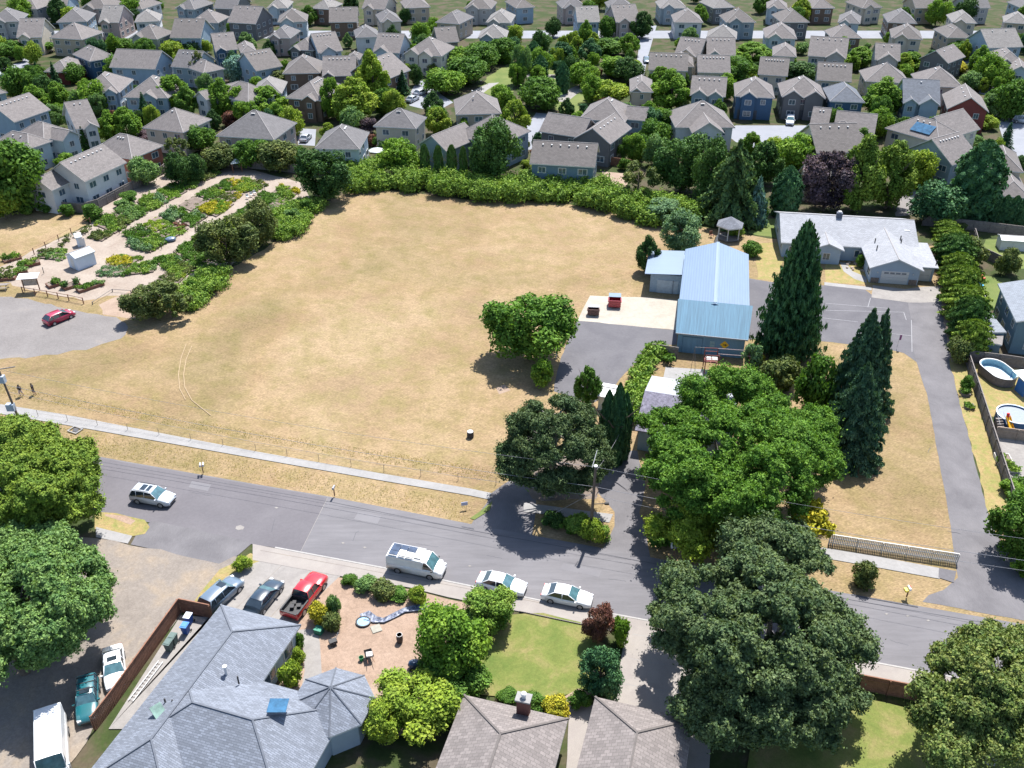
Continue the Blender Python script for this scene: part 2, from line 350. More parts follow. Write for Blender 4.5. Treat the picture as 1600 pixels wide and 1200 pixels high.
# right-hand neighbours
sheet('lawn', [(1540, 374), (1700, 372), (1700, 420), (1560, 420), (1528, 402)], m_lawn2, .1)
sheet('lawn', [(1530, 430), (1580, 436), (1574, 486), (1540, 480), (1524, 450)], m_lawn2, .1)
sheet('patio', [(1512, 556), (1700, 575), (1700, 665), (1540, 650)], m_verge, .1)
sheet('patio', [(1544, 680), (1700, 690), (1700, 790), (1578, 780)], m_conc2, .1)
sheet('patio', [(1575, 655), (1700, 670), (1700, 680), (1578, 664)], m_conc)
sheet('yard_patio', [(940, 268), (985, 272), (975, 298), (952, 296)], m_dirt, .2)
sheet('yard_patio', [(1405, 290), (1432, 290), (1428, 335), (1400, 338)], m_gravel, .2)
# driveways round the old house
sheet('driveway', [(768, 772), (800, 748), (835, 746), (838, 790), (830, 846), (735, 822), (742, 812)], m_drive, .1)
sheet('driveway', [(940, 715), (962, 705), (995, 705), (1010, 760), (1000, 800), (1020, 880), (940, 858), (962, 822), (962, 800), (930, 766)], m_drive, .12)
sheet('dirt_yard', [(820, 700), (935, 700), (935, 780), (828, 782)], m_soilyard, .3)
# the main street
RT = [(-700, 560), (-200, 652), (78, 700), (200, 722), (400, 757), (518, 777), (740, 820), (920, 853), (1100, 887), (1330, 929), (1600, 976), (2100, 1062)]
RB = [(2100, 1172), (1600, 1078), (1437, 1049), (1362, 1035), (1017, 971), (845, 939), (595, 887), (395, 850), (240, 818), (155, 800), (-200, 735), (-700, 640)]
sheet('road', RT + RB, m_asph)
sheet('road_resurfaced', [(-700, 562), (-200, 654), (78, 702), (200, 724), (400, 759), (512, 778), (470, 862), (395, 851), (240, 817), (155, 799), (-200, 733), (-700, 637)], m_asph2)
sheet('road_apron', [(238, 814), (396, 848), (372, 868), (345, 882), (205, 852), (212, 836)], m_drive, .08)
ribbon('road_seam', [(512, 778), (470, 862)], .05, m_conc2)
_cr = random.Random(21)
for x, y, n in ((300, 770, 9), (430, 812, 7), (560, 830, 9), (650, 850, 10), (760, 868, 8), (860, 905, 9), (950, 905, 8), (1390, 1000, 9), (1460, 1015, 8), (1530, 1010, 8), (1350, 480, 7), (930, 560, 6), (1455, 700, 6), (1480, 830, 6), (1340, 515, 6)):
    pts = [(x, y)]; hv = _cr.choice(((3.2, .6), (3.0, .9), (-.9, 2.2)))
    for k in range(n): pts.append((pts[-1][0] + hv[0] * _cr.uniform(.6, 1.5), pts[-1][1] + hv[1] * _cr.uniform(-.2, 2.0)))
    ribbon('crack', pts, .045, m_seam)
for px in ([(560, 800), (596, 807), (590, 819), (553, 812)], [(880, 880), (940, 892), (936, 902), (875, 890)], [(1480, 990), (1500, 994), (1496, 1006), (1475, 1002)], [(300, 752), (330, 758), (325, 768), (295, 762)]):
    sheet('road_patch', px, grained('patch_asphalt', [(.3, (.15, .145, .155)), (.7, (.175, .17, .178))], .3, 20, .15), .02)
ribbon('gutter_line', [(-200, 660), (78, 708), (518, 785), (740, 830), (920, 862), (1100, 896), (1330, 938), (1600, 984)], .07, m_seam)
sheet('manhole_cover', [(369, 823), (376, 821), (382, 824), (380, 828), (372, 829), (368, 827)], m_conc2)
for q in ((432, 794), (536, 849), (570, 856), (734, 885), (1385, 960), (1418, 963), (1450, 970)):
    sheet('tar_mark', [(q[0] - 3, q[1]), (q[0], q[1] - 1.4), (q[0] + 3, q[1]), (q[0], q[1] + 1.4)], m_conc2)
sheet('storm_drain', [(113, 674), (116, 669), (124, 670), (121, 676)], m_seam)
sheet('gutter_drain', [(721, 822.5), (740, 826), (741, 828), (722, 824.5)], m_seam)
sheet('sidewalk', [(-500, 545), (0, 632), (100, 648), (400, 706), (600, 741), (735, 764), (768, 771), (764, 781), (735, 775), (600, 752), (400, 717), (100, 664), (0, 647), (-500, 560)], m_conc)
sheet('sidewalk', [(818, 786), (865, 792), (925, 800), (958, 804), (952, 817), (925, 813), (865, 806), (818, 800)], m_conc)
sheet('sidewalk', [(1040, 822), (1290, 857), (1375, 871), (1472, 889), (1468, 905), (1375, 888), (1290, 873), (1040, 838)], m_conc)
sheet('sidewalk_patch', [(1467, 888), (1494, 893), (1490, 911), (1466, 903)], m_court)
sheet('green_verge', [(735, 812), (768, 784), (764, 796), (742, 812)], m_lawn2, .2)
# kerb-side walk on the near side, a real step up
nw = MB()
up = [(395, 851), (595, 888.5), (845, 940.5), (1017, 972.5), (1362, 1036.5), (1437, 1050.5), (1700, 1100)]
lo = [(1700, 1136), (1437, 1084), (1362, 1068), (1017, 1000), (905, 976), (820, 958), (700, 934), (640, 919), (520, 899), (395, 876)]
nw.prism([P(x, y)[:2] for x, y in up + lo], 0, .1)
props(nw.build('sidewalk', m_exp), kind='structure')
ribbon('kerb', [(430, 856.5), (595, 887.5), (845, 939.5), (1017, 971.5), (1362, 1035.5), (1437, 1049.5), (1700, 1099)], .18, m_kerb, h=.125)
ribbon('kerb', [(1330, 930), (1434, 949)], .16, m_seam, h=.09)
sheet('verge_island', [(150, 800), (180, 803), (225, 813), (236, 824), (228, 836), (205, 838), (150, 826)], m_verge, .15)
sheet('dirt_scar', [(165, 803), (195, 808), (212, 815), (206, 820), (180, 812), (164, 808)], m_mulch, .15)
sheet('sidewalk_stub', [(150, 824), (207, 838), (200, 850), (150, 840)], m_conc)
# lower left lane, driveway, front yards
sheet('gravel_lane', [(150, 842), (205, 851), (345, 880), (368, 870), (395, 872), (350, 905), (310, 950), (285, 958), (150, 1133), (40, 1300), (-500, 1300), (-300, 820), (100, 836)], m_lane, .2)
sheet('dry_bank', [(340, 892), (392, 866), (420, 874), (352, 905), (318, 948), (300, 945)], m_verge, .2)
sheet('driveway', [(425, 872), (535, 897), (515, 926), (478, 975), (455, 990), (345, 955), (310, 946), (352, 903), (400, 880)], m_conc2, .04)
for a, b in (((447, 878), (360, 960)), ((490, 888), (415, 975))): ribbon('concrete_joint', [a, b], .05, m_lane)
ribbon('concrete_joint', [(407, 861), (700, 915), (905, 955)], .05, m_lane, z=.108)
sheet('mulch_yard', [(530, 903), (640, 922), (700, 938), (770, 952), (760, 1000), (655, 1040), (650, 1100), (600, 1110), (440, 1100), (440, 1010), (500, 930)], m_mulch, .12)
sheet('front_path', [(462, 985), (494, 984), (500, 1004), (503, 1052), (498, 1085), (468, 1090), (476, 1050), (474, 1010)], m_conc2, .03)
sheet('mulch_bed', [(575, 1070), (640, 1075), (640, 1150), (575, 1150)], m_dirt, .1)
sheet('green_lawn', [(776, 980), (800, 962), (850, 958), (905, 974), (930, 1000), (955, 1012), (950, 1040), (905, 1082), (870, 1090), (820, 1092), (750, 1088), (740, 1050), (760, 1010)], m_lawn, .12)
sheet('bark_bed', [(905, 1078), (925, 1083), (890, 1100), (865, 1100)], m_mulch, .1)
sheet('driveway', [(985, 968), (1090, 988), (1110, 1150), (1105, 1300), (880, 1300), (890, 1105), (958, 1100), (962, 1090), (972, 1020)], m_exp, .03)
for a, b in (((988, 992), (1040, 1001)), ((975, 1070), (1040, 1081)), ((982, 1030), (1040, 1040))): ribbon('concrete_joint', [a, b], .05, m_conc)
sheet('back_lawn', [(1180, 1080), (1288, 1082), (1345, 1092), (1415, 1106), (1700, 1160), (1700, 1400), (1150, 1400)], m_lawn, .1)
sheet('front_verge', [(1430, 1060), (1700, 1120), (1700, 1150), (1430, 1095)], m_verge, .1)
# wheel arcs pressed into the field
m_track = plain('pressed_grass', (.285, .212, .13), .95, .15, 4)
for px in ([(291, 538), (283, 560), (279, 585), (281, 608), (290, 625)], [(300, 541), (291, 562), (287, 586), (289, 606), (300, 626), (330, 650)]):
    ribbon('wheel_track', px, .1, m_track)
# dry grass tufts: too many to count
def tufts(name, polys, n, hgt, m, seed, blade=.05):
    rg = np.random.default_rng(seed); V = []; 
    for poly in polys:
        w = np.array([P(x, y)[:2] for x, y in poly]); lo_, hi = w.min(0), w.max(0); cnt = 0
        while cnt < n // len(polys):
            q = rg.uniform(lo_, hi, (4000, 2)); ins = np.zeros(len(q), bool); j = len(w) - 1
            for i in range(len(w)):
                c = ((w[i, 1] > q[:, 1]) != (w[j, 1] > q[:, 1])) & (q[:, 0] < (w[j, 0] - w[i, 0]) * (q[:, 1] - w[i, 1]) / (w[j, 1] - w[i, 1] + 1e-9) + w[i, 0]); ins ^= c; j = i
            q = q[ins][:n // len(polys) - cnt]; cnt += len(q)
            a = rg.uniform(0, 6.28, len(q)); h = hgt * rg.uniform(.5, 1.3, len(q)); lean = rg.normal(0, .5, (len(q), 2)) * h[:, None]
            dx = np.stack([np.cos(a), np.sin(a)], 1) * blade
            V.append(np.stack([np.c_[q - dx, np.full(len(q), .0)], np.c_[q + dx, np.full(len(q), .0)], np.c_[q + lean, h + .02]], 1))
    V = np.concatenate(V); me = raw_mesh(name, V.reshape(-1, 3), 3, [m])
    return props(link(bpy.data.objects.new(name, me)), kind='stuff')
def raw_mesh(name, V, k, mats, extra=None):
    """mesh of separate k-gons from an (n*k, 3) array, optionally joined to an MB"""
    n = len(V) // k; nv = len(V); faces_l = np.arange(nv); starts = np.arange(n) * k; tot = np.full(n, k)
    me = bpy.data.meshes.new(name)
    me.vertices.add(nv); me.vertices.foreach_set('co', np.ascontiguousarray(V, dtype=np.float32).ravel())
    me.loops.add(nv); me.loops.foreach_set('vertex_index', faces_l.astype(np.int32))
    me.polygons.add(n); me.polygons.foreach_set('loop_start', starts.astype(np.int32)); me.polygons.foreach_set('loop_total', tot.astype(np.int32))
    me.update(calc_edges=True)
    for m in mats: me.materials.append(m)
    return me
m_straw = leaf('dry_straw', (.62, .47, .26), (.55, .45, .22), .45)
tufts('dry_grass_tufts', [[(0, 618), (400, 688), (760, 752), (800, 742), (760, 730), (400, 675), (0, 600)], [(0, 650), (400, 722), (740, 786), (730, 816), (518, 772), (200, 718), (0, 685)]], 8000, .16, m_straw, 3, .035)
# ------------------------------------------------------------------ plants
L = {'mid': leaf('leaf_mid_green', (0.102, 0.194, 0.033), (0.152, 0.275, 0.050)), 'bright': leaf('leaf_bright_green', (0.171, 0.306, 0.039), (0.256, 0.388, 0.055)),
     'lime': leaf('leaf_yellow_green', (0.281, 0.388, 0.044), (0.378, 0.450, 0.066)), 'dark': leaf('leaf_dark_green', (0.055, 0.112, 0.033), (0.085, 0.163, 0.044), .2),
     'olive': leaf('leaf_olive', (0.122, 0.163, 0.050), (0.195, 0.213, 0.066), .2), 'blue': leaf('leaf_blue_green', (0.183, 0.312, 0.253), (0.281, 0.425, 0.341), .15),
     'purple': leaf('leaf_purple', (0.085, 0.056, 0.072), (0.159, 0.106, 0.121), .15), 'maroon': leaf('leaf_maroon', (0.195, 0.075, 0.061), (0.268, 0.125, 0.088), .2),
     'yellow': leaf('leaf_golden', (0.488, 0.425, 0.044), (0.634, 0.525, 0.055), .25), 'oak': leaf('leaf_oak', (.11, .16, .07), (.19, .245, .11), .25), 'pine': leaf('needle_pine', (.09, .13, .055), (.14, .19, .08), .15),
     'oakbrown': leaf('leaf_oak_tipped', (0.134, 0.206, 0.055), (0.281, 0.300, 0.094), .2), 'silver': leaf('leaf_silver_green', (0.159, 0.263, 0.121), (0.232, 0.350, 0.165), .2),
     'ndark': leaf('needle_dark', (0.056, 0.140, 0.061), (0.111, 0.221, 0.089), .12), 'nmid': leaf('needle_mid', (0.082, 0.156, 0.039), (0.122, 0.219, 0.055), .15),
     'maple': leaf('leaf_maple', (.115, .235, .038), (.20, .34, .055)), 'spruce': leaf('needle_spruce', (.07, .15, .085), (.155, .245, .14), .15),
     'ncedar': leaf('needle_cedar', (0.098, 0.175, 0.066), (0.183, 0.263, 0.088), .15), 'nyel': leaf('needle_yellow_green', (0.165, 0.250, 0.039), (0.244, 0.325, 0.050), .15),
     'bramble': leaf('leaf_bramble', (0.183, 0.306, 0.050), (0.293, 0.400, 0.077), .25), 'palegreen': leaf('leaf_pale_green', (0.159, 0.275, 0.083), (0.268, 0.388, 0.132), .25)}
m_bark = plain('bark_brown', (.11, .085, .065), .95, .3, 4); m_barkg = plain('bark_grey', (.22, .20, .18), .95, .25, 4)

ZR = [1.0]                                         # height to radius ratio a unit crown will be stretched to
def cards(pts, nrm, size, rg, aspect=1.5, jit=.7):
    """leaf-clump diamonds centred on pts, facing nrm with scatter"""
    pts = pts * np.array([1, 1, ZR[0]]); n = len(pts); d = nrm + rg.normal(0, jit, (n, 3)); d /= np.linalg.norm(d, axis=1)[:, None] + 1e-9
    t = rg.normal(0, 1, (n, 3)); t -= (t * d).sum(1)[:, None] * d; t /= np.linalg.norm(t, axis=1)[:, None] + 1e-9
    b = np.cross(d, t); s = size * rg.uniform(.6, 1.4, n)
    a = t * (s * aspect / 2)[:, None]; c = b * (s / 2)[:, None]; k = d * (s * .12)[:, None]
    return np.stack([pts - a, pts - c * .9 + a * .1 + k, pts + a, pts + c * .9 + a * .1 + k], 1).reshape(-1, 3) / np.array([1, 1, ZR[0]])
def sph(n, rg, up=None):
    v = rg.normal(0, 1, (n, 3)); v /= np.linalg.norm(v, axis=1)[:, None]
    if up is not None: v[:, 2] = np.where(v[:, 2] < up, -v[:, 2] * .6, v[:, 2]); v /= np.linalg.norm(v, axis=1)[:, None]
    return v
def lobed(rg, n, leafsz, nl=22, prof=None, lobe=.36, flat=1.0, zc=.5, zr=.5, ragged=.25, squash=.8, wobble=1.0):
    """crown of radius 1, height 1: leaf clumps on the skins of many overlapping lobes"""
    cs = sph(nl, rg); rad = rg.uniform(.55, 1.0, nl) ** .5
    C = cs * rad[:, None]; lr = lobe * rg.uniform(.6, 1.25, nl)
    C[:, :2] *= (1 - lobe * .8)
    th = np.arctan2(C[:, 1], C[:, 0]); ph = rg.uniform(0, 6.28, 4); wob = 1 + wobble * (.16 * np.sin(2 * th + ph[0]) + .12 * np.sin(3 * th + ph[1] + cs[:, 2] * 2) + .08 * np.sin(5 * th + ph[2]))
    C[:, :2] *= wob[:, None]; lr = lr * np.where(rg.random(nl) < .2 * wobble, 1.35, 1.0)
    z = zc + C[:, 2] * zr * (1 - lobe * .8)
    if prof is not None: f = np.array([prof(q) for q in z]); C[:, 0] *= f; C[:, 1] *= f; lr = lr * (.55 + .45 * f)
    per = (n * (lr ** 2) / (lr ** 2).sum()).astype(int) + 1; out = []
    for i in range(nl):
        v = sph(per[i], rg, -.75); r = lr[i] * (1 - ragged * rg.random(per[i]) ** 1.5)
        r *= 1 + .14 * np.sin(v[:, 0] * 7 + i) * np.sin(v[:, 1] * 7 + i * 2) + .12 * np.sin(v[:, 2] * 11 + i * 3)
        p = v * r[:, None]; p[:, 2] *= zr / .8 * flat * squash; p += np.array([C[i, 0], C[i, 1], z[i]])
        nn = v.copy(); nn[:, 2] += .25
        out.append(cards(p, nn, leafsz, rg))
    return np.concatenate(out)
def coniferous(rg, levels=22, per=9, droop=.12, leafsz=.07, power=.85, tipup=0., nleaf=26, base=.04, gap=.0, width=.20, hang=.0):
    P_, N_ = [], []
    for i in range(levels):
        t = i / (levels - 1); z0 = base + (1 - base) * t ** .93; rad = (1 - t) ** power * (1 + rg.uniform(-.10, .10)) + .03
        if i % 2: rad *= .88
        k = max(4, int(per * (1 - t * .45)))
        for j in range(k):
            a = 2 * math.pi * (j + rg.random() * .8) / k + i * 1.1; rr = rad * rg.uniform(.78, 1.1); m = max(5, int(nleaf * (.35 + rr)))
            s = rg.random(m) ** .7; w = width * (1 - s * .55) * rr
            lat = rg.uniform(-1, 1, m) * w; x = s * rr
            zz = z0 - droop * s ** 1.6 * rr + tipup * s ** 3 * rr - np.abs(lat) * .15 - hang * rg.random(m) * s
            P_.append(np.c_[x * math.cos(a) - lat * math.sin(a), x * math.sin(a) + lat * math.cos(a), zz])
            N_.append(np.c_[math.cos(a) * .35 * np.ones(m), math.sin(a) * .35 * np.ones(m), np.ones(m) * .8])
    return cards(np.concatenate(P_), np.concatenate(N_), leafsz, rg, 1.9, .55)
def column(rg, n=5200, leafsz=.09, power=.5, bumpy=.16):
    t = rg.random(n) ** .9; a = rg.uniform(0, 2 * math.pi, n); r = np.minimum(1, (1 - t) * 3) ** power * (.82 + .18 * np.minimum(1, t * 4))
    r *= 1 + bumpy * np.sin(a * 5 + t * 9) * np.sin(t * 23 + a * 2) + bumpy * .7 * np.sin(a * 9 - t * 31) - .22 * rg.random(n) ** 2
    p = np.c_[r * np.cos(a), r * np.sin(a), t]; return cards(p, np.c_[np.cos(a), np.sin(a), .3 * np.ones(n)], leafsz, rg, 1.9, .5)
def to_dims(V, r, h):
    V = V.copy(); V[:, :2] *= r; V[:, 2] *= h; return V
oval = lambda z: max(.25, 1.15 - max(0, z - .4) * 1.25)
egg = lambda z: max(.25, 1.16 - max(0, z - .42) * 1.4)
# leaf size is in units of the crown radius before scaling; each kind is kept at true proportions and instanced
PROTO = {}
def protos(kind, fn, k=3, ratio=1.0):
    """ratio: height / radius the cards are kept undistorted at"""
    for i in range(k):
        rg = np.random.default_rng(hash((kind, i)) % 9999 if False else sum(map(ord, kind)) * 7 + i)
        ZR[0] = ratio; V = fn(rg); ZR[0] = 1.0
        PROTO.setdefault(kind, []).append(raw_mesh(kind + '_crown', V, 4, [L['mid']]))
protos('round', lambda g: lobed(g, 9500, .085, 30, ragged=.45), 4, 2.0)
protos('fine', lambda g: lobed(g, 17000, .062, 48, lobe=.27, ragged=.5), 3, 2.2)
protos('oval', lambda g: lobed(g, 7500, .08, 34, prof=oval, lobe=.30, zr=.48, zc=.5, wobble=.3), 3, 2.6)
protos('egg', lambda g: lobed(g, 19000, .07, 90, prof=egg, lobe=.21, zr=.5, zc=.49, ragged=.4, wobble=.3), 3, 2.8)
protos('bush', lambda g: lobed(g, 4600, .11, 18, zc=.48, zr=.5, lobe=.42, ragged=.4), 4, 1.8)
protos('loose', lambda g: lobed(g, 3600, .085, 30, lobe=.2, ragged=.7, zr=.48), 3, 2.8)
protos('conifer', lambda g: coniferous(g, 20, 9, .15, .12, nleaf=34), 3, 4.0)
protos('spire', lambda g: column(g, 9000, .13, .62), 3, 4.5)
protos('column', lambda g: column(g, 6000, .2, .35), 2, 5.0)
protos('hedge', lambda g: column(g, 9000, .12, .3, .3), 3, 3.0)
def trunk_mb(h, r, zc, lim=5, seed=0, spread=.5):
    rg = random.Random(seed); mb = MB(); pts = [Vector((0, 0, -.1))]; 
    for i in range(1, 5): pts.append(Vector((rg.uniform(-.02, .02) * h, rg.uniform(-.02, .02) * h, zc * h * i / 4)))
    mb.path(pts, [r * 1.25, r, r * .85, r * .7, r * .5], 7)
    for i in range(lim):
        a = 2 * math.pi * i / max(1, lim) + rg.random(); s = pts[3].lerp(pts[4], rg.random())
        e = Vector((math.cos(a) * spread, math.sin(a) * spread, zc * h + h * rg.uniform(.08, .25))); m = s.lerp(e, .5) + Vector((0, 0, -.04 * h))
        mb.path([s, m, e], [r * .45, r * .3, r * .12], 5)
    return mb
TRUNK = [trunk_mb(1, .03, .55, 5, s, .3).mesh('trunk', m_bark) for s in range(3)]
_ti = [0]
def tree(kind, xb, yb, yt, w, col, desc, name=None, cat='tree', group=None, label=None, rot=None):
    i = _ti[0]; _ti[0] += 1; rg = random.Random(i * 13 + 5)
    p = P(xb, yb); s = ppm(p); r = w / 2 / s; conic = kind in ('conifer', 'spire', 'column', 'hedge')
    p = Vector((p.x, p.y + r * (.25 if conic else .35), 0)); p.x *= 1.0
    h = max(.5, top_z(p.y + (0 if conic else -r * .0), yt)); r = w / 2 / ppm(Vector((p.x, p.y, h * .5)))
    # keep the crown over the photo column even though the view leans outwards
    p.x = (xb - 800.0) / ppm(Vector((0, p.y, h * .5)))
    t = thing(name or ('conifer_tree' if conic else 'tree'), label or placed(desc, xb, (yb + yt) / 2), cat, (p.x, p.y, 0), 0, group)
    me = PROTO[kind][i % len(PROTO[kind])]
    c = child('foliage', me, t, (0, 0, 0), rg.uniform(0, 6.28) if rot is None else rot, (r, r, h))
    c.material_slots[0].link = 'OBJECT'; c.material_slots[0].material = L[col]
    if h > 2.5: child('trunk', TRUNK[i % 3], t, (0, 0, 0), rg.uniform(0, 6.28), (max(h * .8, r), max(h * .8, r), h))
    return t
def shrub(xb, yb, yt, w, col, desc='small rounded green shrub', kind='bush', label=None, group=None):
    return tree(kind, xb, yb, yt, w, col, desc, 'shrub', 'shrub', group, label)
def big_tree(V, pos, col, label, trunk, name='tree', bark=None):
    """a near tree with a crown of its own at real size; V in metres"""
    t = thing(name, label, 'tree', pos)
    o = link(bpy.data.objects.new('foliage', raw_mesh('foliage', V, 4, [L[col]]))); o.parent = t
    trunk.build('trunk', bark or m_bark, t); return t
def lobes_at(rg, lobes, dens, size, ragged=.28, flat=.85, jit=.7):
    """clumps on hand-placed lobes: (x, y, z, r) in metres"""
    out = []
    for (x, y, z, r) in lobes:
        n = int(dens * r * r); v = sph(n, rg, -.55); rr = r * (1 - ragged * rg.random(n) ** 1.4) * np.where(rg.random(n) < .16, rg.uniform(1.0, 1.38, n), 1.0)
        ph = rg.random(3) * 6
        rr *= 1 + .28 * np.sin(v[:, 0] * 6 + ph[0]) * np.sin(v[:, 1] * 6 + ph[1]) + .14 * np.sin(v[:, 2] * 10 + ph[2])
        p = v * rr[:, None]; p[:, 2] *= flat; p += np.array([x, y, z]); nn = v.copy(); nn[:, 2] += .2
        out.append(cards(p, nn, size, rg, 1.5, jit))
    return np.concatenate(out)
def limbs(h, r, lobes, rg, zf=.35):
    mb = MB(); top = Vector((0, 0, h * zf)); mb.path([(0, 0, -.2), (0, 0, h * zf * .5), top], [r * 1.4, r, r * .85], 10)
    for (x, y, z, q) in lobes:
        e = Vector((x * .85, y * .85, z)); m = top.lerp(e, .5) + Vector((rg.uniform(-.4, .4), rg.uniform(-.4, .4), .08 * h))
        mb.path([top, top.lerp(m, .5), m, e], [r * .5, r * .4, r * .28, r * .1], 6)
    return mb
# ------------------------------------------------------------------ houses
CAPS = []
ROOFC = {'tan': (.168, .150, .145), 'brown': (.135, .120, .114), 'grey': (.13, .124, .128), 'slate': (.115, .13, .158), 'light': (.20, .188, .18)}
WALLC = {'white': (.52, .52, .53), 'tan': (.36, .30, .23), 'beige': (.46, .41, .34), 'pink': (.36, .29, .27), 'grey': (.30, .30, .30), 'dkgrey': (.12, .12, .125),
         'blue': (.10, .17, .22), 'ltblue': (.24, .32, .40), 'paleblue': (.36, .43, .48), 'navy': (.035, .09, .17), 'red': (.16, .03, .028), 'brick': (.24, .085, .06),
         'brown': (.13, .085, .06), 'green': (.20, .26, .22), 'bluegrey': (.22, .28, .32), 'cream': (.55, .52, .44)}
m_cap = plain('ridge_cap_shingle', (.25, .235, .23), .9); m_trim = plain('white_trim', (.50, .50, .49), .6, .06); m_dtrim = plain('brown_trim', (.16, .13, .11), .7, .1)
m_vent = plain('vent_metal', (.50, .50, .50), .5, .1); m_glass = glass(); m_gdoor = plain('garage_door_paint', (.55, .53, .50), .6, .05)
m_gdbrown = plain('garage_door_brown', (.22, .14, .10), .6, .1); m_gdnavy = plain('garage_door_dark', (.05, .06, .075), .6, .1)
def roofmat(k): return shingle('shingles_' + k, ROOFC[k])
def wallmat(k): return siding('siding_' + k, WALLC[k])
_wf = MB()
for q in ((-.5, -.5, -.42, .5), (.42, -.5, .5, .5)): _wf.box(q[0], -.06, q[1], q[2], .02, q[3])
for q in ((-.42, -.5, .42, -.42), (-.42, .42, .42, .5)): _wf.box(q[0], -.058, q[1], q[2], .02, q[3])
_wf.box(-.02, -.055, -.42, .02, .01, .42)
WF = _wf.mesh('window_frame', m_trim); WP = MB().box(-.43, -.03, -.43, .43, -.005, .43).mesh('pane', m_glass)
VENT = MB().box(-.12, -.12, 0, .12, .12, .18).box(-.16, -.16, .18, .16, .16, .22).mesh('roof_vent', m_vent)
def window(par, x, y, z, w, h, rz=0.0):
    o = child('window', WF, par, (x, y, z), rz, (w, 1, h)); child('pane', WP, o); return o
def roof_block(mb, x0, y0, x1, y1, e, kind, s, oh=.45, th=.18):
    if kind == 'flat':
        mb.box(x0 - oh, y0 - oh, e, x1 + oh, y1 + oh, e + th); return e + th
    a0, a1, b0, b1 = x0 - oh, x1 + oh, y0 - oh, y1 + oh; ez = e - s * oh * .6
    if kind == 'hip' or kind == 'pyr':
        W_, D_ = a1 - a0, b1 - b0; k = min(W_, D_) / 2; rz = ez + s * k; cx, cy = (a0 + a1) / 2, (b0 + b1) / 2
        if W_ >= D_: r0, r1 = (a0 + k, cy, rz), (a1 - k + .01, cy, rz)
        else: r0, r1 = (cx, b0 + k, rz), (cx, b1 - k + .01, rz)
        B = [(a0, b0), (a1, b0), (a1, b1), (a0, b1)]; v = [(x, y, ez) for x, y in B] + [(x, y, ez - th) for x, y in B] + [r0, r1]
        if W_ >= D_: fs = [(0, 1, 9, 8), (1, 2, 9), (2, 3, 8, 9), (3, 0, 8)]
        else: fs = [(0, 1, 8), (1, 2, 9, 8), (2, 3, 9), (3, 0, 8, 9)]
        CAPS.append((r0, r1)); q = (0, 3, 1, 2) if W_ >= D_ else (0, 1, 3, 2)
        for i in range(4): CAPS.append((v[q[i]], r0 if i < 2 else r1))
        mb.add(v, fs, 0); mb.add(v, [(4, 5, 1, 0), (5, 6, 2, 1), (6, 7, 3, 2), (7, 4, 0, 3), (7, 6, 5, 4)], 1); return rz
    if kind == 'shed':          # low at the front (y0), high at the back
        z1 = e + s * (b1 - b0)
        v = [(a0, b0, e), (a1, b0, e), (a1, b1, z1), (a0, b1, z1)]; v += [(x, y, z - th) for x, y, z in v]
        mb.add(v, [(0, 1, 2, 3)], 0); mb.add(v, [(7, 6, 5, 4), (4, 5, 1, 0), (5, 6, 2, 1), (6, 7, 3, 2), (7, 4, 0, 3)], 1); return z1
    if kind == 'gx': f = lambda u, t, z: (u, t, z); u0, u1, t0, t1 = a0, a1, b0, b1
    else: f = lambda u, t, z: (t, u, z); u0, u1, t0, t1 = b0, b1, a0, a1
    tm = (t0 + t1) / 2; rz = ez + s * (t1 - t0) / 2
    pr = [(t0, ez), (tm, rz), (t1, ez), (t1, ez - th), (tm, rz - th), (t0, ez - th)]
    v = [f(u0, t, z) for t, z in pr] + [f(u1, t, z) for t, z in pr]; CAPS.append((v[1], v[7]))
    mb.add(v, [(0, 1, 7, 6), (1, 2, 8, 7)], 0)
    mb.add(v, [(2, 3, 9, 8), (0, 6, 11, 5), (3, 4, 10, 9), (4, 5, 11, 10), (0, 5, 4, 1), (1, 4, 3, 2), (6, 7, 10, 11), (7, 8, 9, 10)], 1)
    return rz
def wall_block(mb, x0, y0, x1, y1, e, kind, s, oh=.45, m=0):
    mb.box(x0, y0, -.1, x1, y1, e - .1, m)
    if kind in ('gx', 'gy'):
        if kind == 'gx': t0, t1 = y0, y1
        else: t0, t1 = x0, x1
        top = e - s * oh * .6 + s * ((t1 - t0) / 2 + oh) - .2; tm = (t0 + t1) / 2; lo = e - .1
        tri = [(t0, lo), (t1, lo), (tm, max(lo + .1, top - .02))]
        u = (x0, x1) if kind == 'gx' else (y0, y1)
        g = (lambda uu, t, z: (uu, t, z)) if kind == 'gx' else (lambda uu, t, z: (t, uu, z))
        mb.add([g(u[0], t, z) for t, z in tri] + [g(u[1], t, z) for t, z in tri], [(0, 1, 2), (5, 4, 3), (0, 3, 4, 1), (1, 4, 5, 2), (2, 5, 3, 0)], m)
    if kind == 'shed':
        z1 = e + s * (y1 - y0) - .25; mb.add([(x0, y0, e - .1), (x1, y0, e - .1), (x1, y1, e - .1), (x0, y1, e - .1), (x1, y1, z1), (x0, y1, z1)], [(0, 1, 4, 5), (1, 2, 4), (0, 5, 3), (2, 3, 5, 4)], m)
FOOT = []                                          # (centre, radius) of every house, to keep plants out of walls
